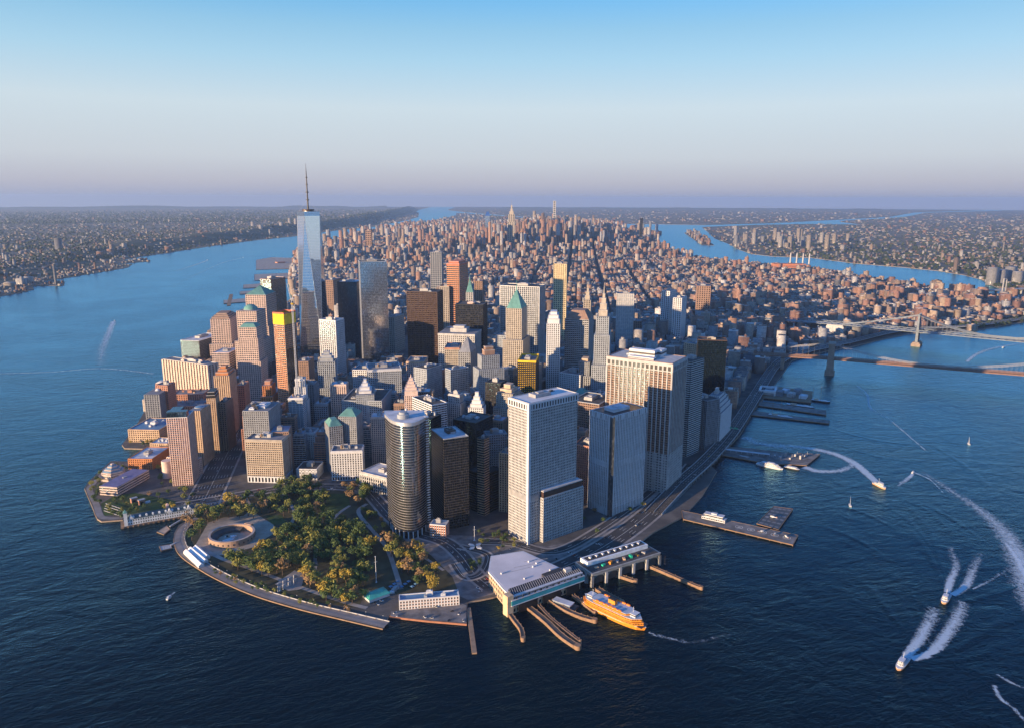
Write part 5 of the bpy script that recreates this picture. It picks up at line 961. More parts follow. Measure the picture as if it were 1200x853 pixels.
# arched ferry house (old maritime building)
zm = 17; mp = footprint((694, 672), (688, 655), (762, 641), zm); mp = ccw(mp); c = cen(mp); org = (*c, 0); r = empty('ferry_house', org); tag(r, 'old green iron ferry house with tall arches open to the water', 'terminal'); FOOT.append((mp, 20))
MGn = mat('weathered_iron', (.17, .20, .19), .6); b = MB(); b.prism(inset(mp, 3), 1, zm); b.build('inner_hall', DARK, r, org)
b = MB(); b.prism(inset(mp, -.6), zm-3.5, zm-.2); b.build('entablature', mat('grey_cream_iron', (.34, .34, .32), .7), r, org); b = MB(); b.prism(inset(mp, -1.2), zm-.2, zm+.5); b.build('cornice', mat('grey_cream_iron', (.34, .34, .32), .7), r, org)
for i in range(4):
    A_, B_ = np.array(mp[i]), np.array(mp[(i+1) % 4]); L_ = np.hypot(*(B_-A_)); t_ = (B_-A_)/L_; kk = 5 if L_ > 50 else 3
    for j in range(kk+1): q = A_+t_*(L_*j/kk); b = MB(); b.prism(rect(*q, 3.4, 3.4, math.atan2(t_[1], t_[0])), 0, zm-3); b.build('pylon', PALE, r, org)
    for j in range(kk):
        m0, m1 = A_+t_*(L_*(j+.1)/kk), A_+t_*(L_*(j+.9)/kk); b = MB()
        for u_ in range(8):
            a0, a1 = math.pi*u_/8, math.pi*(u_+1)/8; mm = (m0+m1)/2; hw = np.hypot(*(m1-m0))/2; p0 = mm-t_*hw*math.cos(a0); p1 = mm-t_*hw*math.cos(a1); b.bar((*p0, 9+4.5*math.sin(a0)), (*p1, 9+4.5*math.sin(a1)), 1.2)
        b.build('arch', MGn, r, org)
b = MB(); b.prism(inset(mp, 1), zm+.5, zm+.8); b.build('roof', ROOFD, r, org)
w1 = ccw(sub(mp, .05, .95, .5, .95)); b = MB(); b.prism(w1, zm+.8, zm+6); b.build('white_rooftop_hall', mat('hall_white', (.70, .76, .8)), r, org); b = MB(); b.prism(inset(w1, 2.5), zm+6, zm+6.3); b.build('hall_roof', ROOFD, r, org)
for k in range(9): q = lerp2(w1, .1+.1*k, .5); b = MB(); b.box(*q, zm+6.2, zm+8, 3, 3, .4); b.build('rooftop_plant', WHITE, r, org)
for k in range(8): q = lerp2(mp, .12+.1*k, .25); b = MB(); b.box(*q, zm+.8, zm+2+k % 3, 5, 3, .3*k); b.build('scaffold_stack', [TAN, mat('sign_green', (.02, .42, .25)), ORANGE, MECH][k % 4], r, org)
# heliport pier with its terminal
def deck(name, lab, pts, z_=2.4, m_=None, piles=True, h=2.0, cat='pier'):
    po = ccw([tuple(unp(x, y, h)) for x, y in pts]); c = cen(po); e = empty(name, (*c, 0)); tag(e, lab, cat); og = (*c, 0); b = MB(); b.prism(po, .9, z_, bot=True); b.build('deck', m_ or PAVED, e, og)
    b = MB(); q = inset(po, -.2)
    for i in range(len(q)): b.bar((*q[i], z_-.4), (*q[(i+1) % len(q)], z_-.4), .6, 1.4)
    b.build('edge_beam', WOOD, e, og)
    if piles:
        for i in range(len(po)):
            A_, B_ = np.array(po[i]), np.array(po[(i+1) % len(po)]); L_ = np.hypot(*(B_-A_))
            for k in range(int(L_/14)): p_ = A_+(B_-A_)*k/max(1, int(L_/14)); b = MB(); b.cyl(*p_, -1.5, 1.2, .5, .5, 7); b.build('pile', WOOD, e, og)
    return e, po, og
e, po, og = deck('heliport_pier', 'long dark pier with marked helicopter pads', [(799, 598), (935, 627), (929, 638), (801, 608)])
for k in range(5):
    q = U(866+k*14, 617+k*3.1, 2.4); b = MB(); r0, r1 = ring(*q, 5.2, 24), ring(*q, 4.6, 24)
    for i in range(24): j = (i+1) % 24; b.q([(*r0[i], 2.46), (*r0[j], 2.46), (*r1[j], 2.46), (*r1[i], 2.46)])
    t_ = np.array([.45, -.9]); n_ = np.array([.9, .45])
    for s_ in (-1.5, 1.5): b.prism(rect(*(q+n_*s_), .7, 5, math.atan2(n_[1], n_[0])), 2.45, 2.47)
    b.prism(rect(*q, 3, .7, math.atan2(n_[1], n_[0])), 2.45, 2.475); b.build('pad_marking', LINE, e, og)
e2, po2, og2 = deck('helicopter_barge', 'dark floating parking deck with grid of landing pads', [(887, 613), (907, 593), (929, 596), (912, 620)], 2.0, DARK, False)
b = MB()
for k in range(6):
    for j in range(4): q = lerp2(po2, .08+.168*k, .14+.24*j); b.prism(rect(*q, 5.2, 5.2, .5), 2.0, 2.04)
b.build('pad_grid', ROOF, e2, og2, kind='stuff')
q = U(837, 607, 4); e = empty('heliport_terminal', (*q, 2.4)); tag(e, 'bright white two-storey terminal house on the helicopter pier', 'building'); og = (*q, 2.4); ang = math.atan2(*(U(860, 613)-U(815, 603))[::-1])
b = MB(); b.prism(rect(*q, 34, 11, ang), 2.4, 6.4); b.build('lower_storey', WHITE, e, og); b = MB(); b.prism(rect(q[0], q[1], 26, 9, ang), 6.4, 10); b.build('upper_storey', WHITE, e, og); b = MB(); b.prism(rect(*q, 34.2, 11.2, ang), 3.6, 5.2); b.prism(rect(*q, 26.2, 9.2, ang), 7.4, 9); b.build('window_band', GL_D, e, og)
for k in range(14): b = MB(); s_ = -16.5+k*2.54; p_ = q+np.array([math.cos(ang), math.sin(ang)])*s_; b.prism(rect(*p_, .5, 11.4, ang), 2.4, 6.4); b.build('mullion', WHITE, e, og)
b = MB(); b.prism(rect(*q, 28, 10, ang), 10, 10.5); b.prism(rect(*q, 8, 5, ang), 10.5, 12.5); b.build('roof', ROOFW, e, og)
hm = MB()
for k, (x, y) in enumerate(((893, 623), (908, 626), (921, 629), (905, 606))):
    q = U(x, y, 2.5); e = empty('helicopter', (*q, 2.5), .6*k); tag(e, 'white helicopter parked on the pad pier' if k < 3 else 'white helicopter on the floating parking deck', 'helicopter', 'helicopters on the pad pier' if k < 3 else None)
    b = MB(); pr = None
    for x_, w_, z0, z1 in ((-7.5, .3, 2.0, 2.6), (-3, .5, 1.4, 2.5), (-1.5, 1.9, .7, 3.0), (1.2, 2.1, .6, 3.1), (3, 1.2, .8, 2.2), (3.7, .3, 1.2, 1.6)):
        cur = [(x_, -w_/2, z0), (x_, w_/2, z0), (x_, w_/2, z1), (x_, -w_/2, z1)]
        if pr:
            for i in range(4): b.q([pr[i], pr[(i+1) % 4], cur[(i+1) % 4], cur[i]])
        pr = cur
    b.build('fuselage', WHITE, e); b = MB(); b.bar((-6, 0, 3.6), (6, 0, 3.6), .35, .06); b.bar((0, -6, 3.6), (0, 6, 3.6), .35, .06); b.cyl(0, 0, 3, 3.65, .3); b.build('rotor', DARK, e); b = MB(); b.bar((-7.3, 0, 1.6), (-7.3, 0, 4), .15, .9); b.build('tail_fin', BRICK, e); b = MB(); b.bar((-2, -1.2, .1), (2.4, -1.2, .1), .12); b.bar((-2, 1.2, .1), (2.4, 1.2, .1), .12); b.build('skid', DARK, e)
# ferry landing pier, seaport piers
e, po, og = deck('ferry_pier', 'broad ferry landing pier with a long shed roof', [(846, 523), (880, 525.5), (925, 531), (961, 532), (945, 545), (900, 543), (846, 533)])
b = MB(); A_, B_ = U(850, 526, 7), U(902, 532, 7); b.bar((*A_, 7.2), (*B_, 7.2), 7, .6); b.build('shed_roof', ROOFW, e, og); b = MB()
for k in range(9): p_ = A_+(B_-A_)*k/8; b.bar((*p_, 2.4), (*p_, 7), .4)
b.build('shed_post', STEEL, e, og)
for k in range(7): b = MB(); p_ = U(908+k*6, 534+(k % 2)*3, 3); b.box(*p_, 2.4, 5+k % 3*2, 5, 3, .5); b.cyl(p_[0]+4, p_[1], 2.4, 11, .3); b.build('landing_gangway', MECH, e, og)
deck('seaport_pier', 'thin straight seaport pier farthest from the suspension tower', [(880, 481), (972, 493), (971, 496), (880, 486)])
deck('seaport_pier', 'narrow seaport pier with moored ships on both sides', [(890, 470), (968, 481), (968, 486), (889, 475)])
e, po, og = deck('seaport_pier', 'wide timber seaport pier with mall roofs below the stone bridge tower', [(893, 451), (952, 459), (950, 472), (893, 466)], 3.0, WOOD)
for k in range(7): b = MB(); p_ = lerp2(po, .12+.12*k, .35+.3*(k % 2)); b.box(*p_, 3, 9+2*(k % 3), 24, 16, .6); b.prism(rect(*p_, 20, 12, .6), 9+2*(k % 3), 10+2*(k % 3)); b.build('mall_shed', [ROOFW, MECH, ROOF][k % 3], e, og)
q = unp(900, 455, 14); e = empty('market_frame', (*q, 2)); tag(e, 'white open square frame building at the seaport', 'building'); og = (*q, 2); fr = rect(*q, 44, 34, .75)
for i in range(4):
    b = MB(); b.bar((*fr[i], 12), (*fr[(i+1) % 4], 12), 4.5, 5); b.build('frame_wing', WHITE, e, og); b = MB(); b.bar((*fr[i], 2), (*fr[i], 11), 3); b.build('corner_post', WHITE, e, og)
b = MB(); b.prism(scl(fr, .8), 2, 8); b.build('court_roof', ROOFW, e, og)
for k, (x, y, lab) in enumerate(((938, 476, 'dark three-masted ship moored between the seaport piers'), (915, 488, 'dark two-masted ship moored on the thin seaport pier'), (962, 470, 'dark sailing barge moored at the end of wide seaport pier'))):
    q = U(x, y, 1); hd = math.atan2(*(U(968, 481)-U(890, 470))[::-1]); e = boat('sailing_ship', lab, q, hd, 60-10*k, 11, BLACK, [(-.25, .25, .7, 3.5, 5.5, TAN, GL_D), (.2, .2, .6, 3.5, 5, WHITE, None)], cat='ship')
    for m_ in range(3-(k > 0)): b = MB(); xx = -18+m_*17; b.bar((xx, 0, 3), (xx, 0, 36-4*abs(m_-1)), .5); b.bar((xx, -6, 20), (xx, 6, 20), .3); b.bar((xx, -4, 28), (xx, 4, 28), .3); b.build('mast', WOOD, e)
for k, pts in enumerate((((262, 352), (300, 349), (300, 353), (262, 356)), ((285, 334), (335, 331), (335, 335), (285, 338)), ((281, 342), (322, 339), (322, 342), (281, 345)), ((298, 322), (343, 320), (343, 326), (298, 329)), ((300, 305), (318, 302), (348, 303), (346, 315), (300, 316)))):
    e, po, og = deck('river_pier', ['timber river pier ending in a cross head by the copper-domed tower', 'river pier with a small pavilion north of the copper domes', 'thin bare river pier between two longer ones', 'flat river pier just before the big square pier', 'big square paved river pier with low sheds'][k], pts, 2.2, PAVE, False)
    if k == 0: b = MB(); A_, B_ = U(271, 345, 2), U(268, 358, 2); b.bar((*A_, 1.8), (*B_, 1.8), 16, 1); b.build('cross_head', WOOD, e, og)
    if k in (1, 4): b = MB(); p_ = lerp2(po, .5, .5); b.box(*p_, 2.2, 10, 60 if k == 4 else 14, 40 if k == 4 else 8, .3); b.build('shed', BRICK if k == 4 else CONC, e, og)
# floating docks beside the pier house
e, po, og = deck('floating_dock', 'small wooden floating dock with gangway in the cove', [(184, 622), (195, 615), (199, 619), (192, 625)], 1.2, TAN, False); b = MB(); b.bar((*U(199, 617, 1), 1.3), (*U(212, 609, 2), 2.2), 2); b.build('gangway', STEEL, e, og)
e, po, og = deck('floating_dock', 'grey floating dock with white boat rails off the promenade', [(187, 639), (200, 637), (201, 641), (189, 644)], 1.2, CONC, False); b = MB(); b.bar((*U(200, 639, 1), 1.3), (*U(206, 636, 2), 2.2), 2); b.build('gangway', STEEL, e, og)
for k in range(6): b = MB(); p_ = lerp2(po, .1+.16*k, .2); b.bar((*p_, 1.2), (*p_, 4), .25); b.build('rail_post', WHITE, e, og)

# ---------------------------------------------------------------- boats under way and their wakes
def foam_mat():
    m = bpy.data.materials.new('foam'); nt, bs = nodes(m); N = nt.nodes; Lk = nt.links
    bs.inputs['Base Color'].default_value = (.66, .80, .90, 1); bs.inputs['Roughness'].default_value = .8
    tc = N.new('ShaderNodeTexCoord'); ns = N.new('ShaderNodeTexNoise'); ns.inputs['Scale'].default_value = .16; ns.inputs['Detail'].default_value = 9; ns.inputs['Roughness'].default_value = .72; ns.inputs['Distortion'].default_value = 1.2; Lk.new(tc.outputs['Object'], ns.inputs[0])
    at = N.new('ShaderNodeAttribute'); at.attribute_name = 'foam'
    ad = N.new('ShaderNodeMath'); ad.operation = 'ADD'; Lk.new(ns.outputs[0], ad.inputs[0]); Lk.new(at.outputs['Fac'], ad.inputs[1])
    mr = N.new('ShaderNodeMapRange'); mr.inputs[1].default_value = .80; mr.inputs[2].default_value = 1.12; mr.inputs[3].default_value = 0; mr.inputs[4].default_value = .72; Lk.new(ad.outputs[0], mr.inputs[0])
    n2 = N.new('ShaderNodeTexNoise'); n2.inputs['Scale'].default_value = .5; n2.inputs['Detail'].default_value = 6; Lk.new(tc.outputs['Object'], n2.inputs[0]); bp = N.new('ShaderNodeBump'); bp.inputs['Strength'].default_value = .6; bp.inputs['Distance'].default_value = 1.2; Lk.new(n2.outputs[0], bp.inputs['Height']); Lk.new(bp.outputs[0], bs.inputs['Normal'])
    tr = N.new('ShaderNodeBsdfTransparent'); mx = N.new('ShaderNodeMixShader'); Lk.new(mr.outputs[0], mx.inputs[0]); Lk.new(tr.outputs[0], mx.inputs[1]); Lk.new(bs.outputs[0], mx.inputs[2]); Lk.new(mx.outputs[0], N['Material Output'].inputs['Surface']); return m
FOAM = foam_mat()
def wake(lab, path, w0, w1, f0, f1, n=10, z=.25):
    P = smooth([unp(x, y, 0) for x, y in path], n); N_ = offs(P); k = len(P); J = 9; b = MB(); fo = []
    for i in range(k):
        t = i/(k-1); w_ = w0+(w1-w0)*t
        for j in range(J):
            s_ = j/(J-1)*2-1; q = P[i]+N_[i]*w_*s_*.5; b.v.append((*q, z)); fo.append((f0+(f1-f0)*t)*(1-abs(s_)**1.4)-.12*abs(s_))
    for i in range(k-1):
        for j in range(J-1): b.f.append((i*J+j, (i+1)*J+j, (i+1)*J+j+1, i*J+j+1)); b.m.append(0)
    me = b.mesh('wake', FOAM); a_ = me.attributes.new('foam', 'FLOAT', 'POINT'); a_.data.foreach_set('value', fo); o = bpy.data.objects.new('wake', me); COL.objects.link(o); tag(o, lab, 'wake', kind='stuff'); return o
ZW = [.25]
def wk(lab, path, w0, w1, f0, f1, **k): ZW[0] += .012; return wake(lab, path, w0*2.0, w1*2.2, f0+.12, f1+.14, z=ZW[0], **k)
def crest(path, amp=.5, w_=9, n=8):       # a bow wave running out from a hull: a low rounded ridge of water
    P = smooth([unp(x, y, 0) for x, y in path], n); N_ = offs(P); b = MB(); k = len(P); pr = [(-1, -.25), (-.55, .25), (-.15, .95), (.1, 1), (.45, .4), (1, -.25)]
    for i in range(k):
        t = i/(k-1); tap = math.sin(math.pi*min(1, .06+t*.94))
        for s_, hgt in pr: q = P[i]+N_[i]*w_*s_*(.6+.6*t); b.v.append((*q, amp*hgt*tap if hgt > 0 else -.1))
    for i in range(k-1):
        for j in range(len(pr)-1): b.f.append((i*6+j, (i+1)*6+j, (i+1)*6+j+1, i*6+j+1)); b.m.append(0)
    o = b.build('bow_wave', WATER, smooth=True); o['kind'] = 'structure'; return o
def shipat(lab, bx, by, tx, ty, L, B, hullm, dk, **k):
    q = unp(bx, by, 1); t_ = unp(tx, ty, 1)-q; return boat('motor_ferry', lab, q, math.atan2(t_[1], t_[0]), L, B, hullm, dk, **k)
DK = lambda m_: [(-.05, .7, .8, 2.6, 5.2, m_, GL_D), (.08, .4, .66, 5.4, 7.6, WHITE, GL_D)]
HB = mat('hull_tan', (.55, .33, .20), .5)
for (lab, bx, by, tx, ty, L) in (('white commuter ferry leading the pair up the river mouth', 1057, 778, 1040, 800, 26), ('white commuter ferry following the leading one', 1108, 702, 1096, 724, 24), ('sunlit yellow-white ferry turning away from the landing pier', 1031, 569, 1041, 574, 26)):
    e = shipat(lab, bx, by, tx, ty, L, 8, HB, DK(WHITE), cat='ferry'); b = MB(); b.bar((-2, 0, 7.6), (-3, 0, 13), .3); b.build('mast', WHITE, e); b = MB(); b.prism(rect(-L*.2, 0, 5, 5.5), 5.3, 5.6); b.build('aft_roof', ROOFB, e)
wk('broken white wake streaming behind the leading ferry, outer arm', [(1061, 770), (1075, 752), (1088, 730), (1096, 712)], 7, 18, .75, .28); wk('broken white wake streaming behind the leading ferry, inner arm', [(1068, 772), (1090, 765), (1108, 745), (1122, 722), (1130, 705)], 6, 18, .8, .3); wk('churned water between the leading ferry wake arms', [(1060, 774), (1080, 755), (1100, 728)], 8, 22, .35, .12)
wk('white wake of the following ferry, outer arm', [(1110, 694), (1114, 680), (1120, 662), (1113, 640)], 6, 14, .75, .2); wk('white wake of the following ferry, inner arm', [(1116, 697), (1132, 686), (1140, 668), (1150, 648)], 6, 15, .75, .2); wk('thin foam line beyond the following ferry', [(1140, 690), (1160, 680), (1180, 668)], 3, 7, .45, .2)
wk('broad curved wake sweeping from the river bridges towards the harbor', [(1260, 760), (1215, 700), (1196, 655), (1175, 622), (1145, 595), (1110, 572), (1082, 553)], 46, 16, .60, .22, n=14); wk('bright foam edge along the broad curved wake', [(1260, 745), (1212, 690), (1192, 655), (1180, 638)], 12, 6, .75, .5)
wk('bright curling wake of the ferry turning from the pier', [(1029, 567), (1016, 555), (1000, 542), (975, 531), (940, 524), (900, 521), (872, 518)], 10, 26, .85, .22, n=14); wk('foam patch left beside the landing pier', [(942, 547), (960, 552), (985, 551), (1000, 544)], 18, 14, .66, .35); wk('pale turbulent patch beside the seaport shore', [(872, 512), (890, 519), (930, 527)], 30, 36, .42, .25)
wk('thin wandering foam line in mid river', [(1004, 452), (1016, 462), (1020, 478), (1040, 490), (1062, 508), (1085, 528)], 5, 7, .5, .3); wk('short wake of the small speedboat', [(1070, 555), (1062, 562), (1050, 570)], 4, 12, .7, .2); wk('foam line where two wakes cross', [(1070, 553), (1090, 562), (1105, 577)], 5, 4, .5, .25)
wk('wide pale wake of the boat crossing the western river', [(133, 377), (127, 392), (120, 410), (118, 428)], 22, 46, .5, .2); wk('long thin wake line across the western river', [(0, 438), (60, 436), (120, 432), (180, 438)], 9, 14, .42, .3); wk('faint straight wake upriver of the granite towers', [(242, 306), (225, 312), (205, 318)], 16, 34, .5, .2); wk('faint second wake upriver', [(283, 303), (262, 308), (230, 322), (200, 338)], 12, 30, .45, .12)
wk('foam curl beside the orange ferry', [(760, 741), (785, 748), (815, 752), (860, 742)], 8, 14, .30, .14); wk('small foam drift in open water off the promenade', [(195, 700), (205, 694)], 5, 5, .42, .3); wk('wake beyond the dark suspended bridge deck', [(1133, 424), (1145, 415), (1165, 408), (1200, 402)], 10, 24, .55, .25); wk('squiggled foam streak alone in dark open harbor water', [(1165, 803), (1172, 818), (1190, 832), (1200, 845)], 5, 5, .5, .3); wk('loose foam flecks south of the ferries', [(1168, 790), (1185, 800), (1200, 806)], 5, 4, .42, .3)
for pts in ([(1061, 762), (1066, 738), (1060, 716), (1048, 690)], [(1108, 688), (1095, 660), (1075, 630), (1050, 604)], [(1112, 690), (1100, 655), (1090, 625), (1062, 590)], [(1060, 740), (1040, 715), (1020, 690), (985, 660)], [(1098, 650), (1070, 615), (1035, 590), (990, 575)], [(1075, 772), (1120, 760), (1165, 735), (1210, 715)], [(1078, 776), (1130, 772), (1180, 755), (1215, 745)], [(1120, 706), (1150, 700), (1185, 690), (1210, 678)], [(1160, 640), (1120, 610), (1080, 590), (1040, 580)], [(1035, 574), (1060, 585), (1090, 600), (1130, 640)], [(1020, 562), (1000, 570), (970, 578), (940, 580)], [(1010, 580), (985, 590), (960, 595)], [(1050, 620), (1010, 600), (970, 590)], [(1035, 650), (1000, 630), (960, 615)], [(970, 500), (1010, 512), (1060, 520), (1110, 520)], [(980, 520), (1030, 535), (1080, 540)], [(1090, 520), (1130, 545), (1170, 580)]):
    crest(pts, .5, 10)
for lab, x, y, tx, ty, L in (('tiny white speedboat ahead of its short wake', 1070, 553, 1078, 548, 9), ('small white boat at the head of wide pale western wake', 134, 376, 137, 368, 12), ('small dark boat near the dark suspended bridge deck', 1176, 407, 1184, 405, 14), ('small launch in open harbor off the promenade', 198, 700, 203, 696, 8), ('barge tug pulling away upriver past granite towers', 243, 305, 250, 302, 22), ('workboat ahead of the faint second wake', 285, 302, 292, 300, 18)):
    shipat(lab, x, y, tx, ty, L, L*.32, WHITE, [(0, .5, .7, 1.6, 3.2, WHITE, GL_D)])
for lab, x, y in (('white sloop with raised sail in mid river', 1135, 520), ('white sloop with raised sail off the helicopter pier', 996, 592)):
    q = unp(x, y, 0); e = boat('sailboat', lab, q, .9, 11, 3.2, WHITE, [(0, .4, .6, 1.2, 1.8, WHITE, None)]); b = MB(); b.bar((.5, 0, 1), (.5, 0, 15), .15); b.build('mast', STEEL, e); b = MB(); b.q([(.4, 0, 2), (-5, .5, 2), (.4, 0, 14.5)]); b.q([(.4, .04, 2), (.4, .04, 14.5), (-5, .54, 2)]); b.build('sail', mat('sailcloth', (.8, .8, .78)), e)
e = boat('excursion_boat', 'sleek white excursion boat moored along the ferry landing pier', U(902, 547, 0), math.atan2(*(U(915, 549)-U(888, 543))[::-1]), 46, 10, WHITE, [(0, .8, .86, 2.6, 5, WHITE, GL_D), (0, .66, .78, 5.2, 7.4, WHITE, GL_D), (.05, .3, .6, 7.6, 9, WHITE, GL_D)])
boat('excursion_boat', 'smaller dark-hulled boat moored behind the sleek white one', U(928, 549, 0), math.atan2(*(U(915, 549)-U(888, 543))[::-1]), 26, 7, DARK, [(0, .7, .8, 2, 4.2, WHITE, GL_D)])
boat('excursion_boat', 'dark low boat moored on the shoreward side of the landing pier', U(872, 537, 0), math.atan2(*(U(915, 549)-U(888, 543))[::-1]), 30, 8, DARK, [(0, .6, .8, 2, 4.4, MECH, GL_D)])
q = unp(779, 661, 0); b = MB(); b.cyl(*q, -.5, 1, 1.6, 1.4, 10); e = empty('channel_buoy', (*q, 0)); tag(e, 'slender dark channel marker standing in water past the ferry house', 'buoy'); b.build('float', DARK, e, (*q, 0)); b = MB(); b.bar((*q, 1), (*q, 12), .35); b.build('staff', DARK, e, (*q, 0))

# ---------------------------------------------------------------- bridges
T1 = unp(972, 438, 0); hd = math.radians(138.5); dv = np.array([math.sin(hd), math.cos(hd)]); nv = np.array([dv[1], -dv[0]]); T2 = T1+dv*486; a_ = math.atan2(dv[1], dv[0])
GRAN = mat('bridge_granite', (.27, .22, .18), .9)
r = empty('suspension_bridge', (*T1, 0)); og = (*T1, 0); tag(r, 'old stone-towered suspension bridge with twin pointed arches and brown deck', 'bridge')
for Tn in (T1, T2):
    b = MB(); b.prism(rect(*Tn, 24, 46, a_), -1, 6); b.build('pier_footing', GRAN, r, og); b = MB(); b.frus(rect(*Tn, 18, 43, a_), 6, rect(*Tn, 17, 41, a_), 36); b.build('tower_base', GRAN, r, og)
    for s_ in (-16.5, 0, 16.5): q = Tn+nv*s_; b = MB(); b.prism(rect(*q, 15, 6.5, a_), 36, 76); b.build('tower_shaft', GRAN, r, og)
    for s_ in (-8.2, 8.2):
        q = Tn+nv*s_; b = MB()
        for sd in (-1, 1):
            for k in range(5): z0 = 64+k*2.4; w_ = (k+1)*.95; p_ = q+nv*sd*(5.2-w_/2); b.prism(rect(*p_, 14, w_, a_), z0, z0+2.4, bot=True)
        b.build('pointed_arch', GRAN, r, og)
    b = MB(); b.prism(rect(*Tn, 16, 41, a_), 76, 81); b.build('tower_head', GRAN, r, og); b = MB(); b.prism(rect(*Tn, 18, 43, a_), 81, 84); b.build('tower_cornice', GRAN, r, og)
DKm = mat('bridge_brown_steel', (.20, .12, .09), .7)
S0 = T1-dv*330; S1 = T2+dv*300
def camber(s): return 41-7*max(0, abs(s-.5)-.22)/.28 
b = MB(); nseg = 48; pp = [S0+(S1-S0)*i/nseg for i in range(nseg+1)]
for i in range(nseg): b.bar((*pp[i], camber(i/nseg)), (*pp[i+1], camber((i+1)/nseg)), 26, 3)
b.build('deck', DKm, r, og); b = MB()
for s_ in (-13, -4.5, 4.5, 13):
    for i in range(nseg): b.bar((*(pp[i]+nv*s_), camber(i/nseg)+4), (*(pp[i+1]+nv*s_), camber((i+1)/nseg)+4), .6, 1)
    for i in range(nseg*2): q = S0+(S1-S0)*i/(nseg*2)+nv*s_; z_ = camber(i/(nseg*2)); b.bar((*q, z_), (*q, z_+4), .35)
b.build('truss', DKm, r, og)
for s_ in (-13, -4.5, 4.5, 13):
    b = MB(); pts = [(*(T1+dv*(486*k/24)+nv*s_), 46+36*(2*k/24-1)**2) for k in range(25)]
    for k in range(24): b.bar(pts[k], pts[k+1], .6)
    b.bar((*(T1+nv*s_), 82), (*(T1-dv*283+nv*s_), 36), .6); b.bar((*(T2+nv*s_), 82), (*(T2+dv*283+nv*s_), 36), .6); b.build('main_cable', MECH, r, og)
    b = MB()
    for k in range(1, 48): q = T1+dv*(486*k/48)+nv*s_; b.bar((*q, 42), (*q, 46+36*(2*k/48-1)**2), .1)
    for k in range(1, 20): q = T1-dv*(283*k/20)+nv*s_; b.bar((*q, 38), (*q, 82-46*k/20), .1)
    b.build('suspender', MECH, r, og, kind='stuff')
for k in range(5): q = T1-dv*(120+k*70); b = MB(); b.prism(rect(*q, 8, 24, a_), 1, camber(0)-1); b.build('approach_arch_pier', GRAN, r, og)
# second bridge
T1 = unp(1074, 405, 0); hd = math.radians(150.5); dv = np.array([math.sin(hd), math.cos(hd)]); nv = np.array([dv[1], -dv[0]]); T2 = T1+dv*448; a_ = math.atan2(dv[1], dv[0]); BS = mat('blue_grey_steel', (.15, .19, .24), .6)
r = empty('steel_bridge', (*T1, 0)); og = (*T1, 0); tag(r, 'blue-grey steel suspension bridge with slender towers and stone anchorage', 'bridge')
for Tn in (T1, T2):
    b = MB(); b.prism(rect(*Tn, 26, 48, a_), -1, 9); b.frus(rect(*Tn, 22, 44, a_), 9, rect(*Tn, 18, 40, a_), 13); b.build('stone_pier', GRAN, r, og)
    for s_ in (-15, -5, 5, 15): q = Tn+nv*s_; b = MB(); b.frus(rect(*q, 8, 2.6, a_), 13, rect(*q, 5, 2.0, a_), 98); b.build('tower_leg', BS, r, og)
    for z_ in (40, 62, 84, 95): b = MB(); b.prism(rect(*Tn, 5, 34, a_), z_, z_+4, bot=True); b.build('cross_beam', BS, r, og)
    for s_ in (-10, 10):
        b = MB()
        for z0, z1 in ((44, 62), (66, 84)): b.bar((*(Tn+nv*(s_-5)), z0), (*(Tn+nv*(s_+5)), z1), 1); b.bar((*(Tn+nv*(s_+5)), z0), (*(Tn+nv*(s_-5)), z1), 1)
        b.build('tower_bracing', BS, r, og)
    for s_ in (-15, 15): q = Tn+nv*s_; b = MB(); b.cyl(*q, 98, 101, 3, 3, 10); b.cyl(*q, 101, 105, 1.6, .2, 10); b.build('finial', BS, r, og)
S0 = T1-dv*480; S1 = T2+dv*300; b = MB(); pp = [S0+(S1-S0)*i/60 for i in range(61)]
def cb(i): return 45-10*max(0, abs(i/60-.5)-.3)/.2*.6
for i in range(60): b.bar((*pp[i], cb(i)), (*pp[i+1], cb(i+1)), 36, 2.2)
b.build('deck', BS, r, og); b = MB()
for s_ in (-18, 18):
    for i in range(60): A_, B_ = pp[i]+nv*s_, pp[i+1]+nv*s_; b.bar((*A_, cb(i)+6.5), (*B_, cb(i+1)+6.5), 1, 1.4); b.bar((*A_, cb(i)), (*B_, cb(i+1)+6.5), .7); b.bar((*A_, cb(i)+6.5), (*B_, cb(i+1)), .7)
b.build('stiffening_truss', BS, r, og)
for s_ in (-15, -5, 5, 15):
    b = MB(); pts = [(*(T1+dv*(448*k/24)+nv*s_), 51+47*(2*k/24-1)**2) for k in range(25)]
    for k in range(24): b.bar(pts[k], pts[k+1], 1.3)
    for k in range(8): t0, t1 = k/8, (k+1)/8; b.bar((*(T1-dv*225*t0+nv*s_), 98-52*t0-10*t0*(1-t0)), (*(T1-dv*225*t1+nv*s_), 98-52*t1-10*t1*(1-t1)), 1.3)
    b.build('main_cable', BS, r, og); b = MB()
    for k in range(1, 40): q = T1+dv*(448*k/40)+nv*s_; b.bar((*q, 46), (*q, 51+47*(2*k/40-1)**2), .25)
    b.build('suspender', BS, r, og, kind='stuff')
b = MB(); q = T1-dv*245; b.prism(rect(*q, 55, 44, a_), 1, 40); b.prism(rect(*q, 50, 46, a_), 40, 44); b.build('anchorage', PALE, r, og); b = MB(); b.prism(rect(*q, 12, 44.6, a_), 4, 22); b.build('anchorage_arch', BLACK, r, og)
for k in range(5): q = T1-dv*(300+k*40); b = MB(); b.prism(rect(*q, 5, 34, a_), 1, 36); b.build('approach_pier', CONC, r, og)
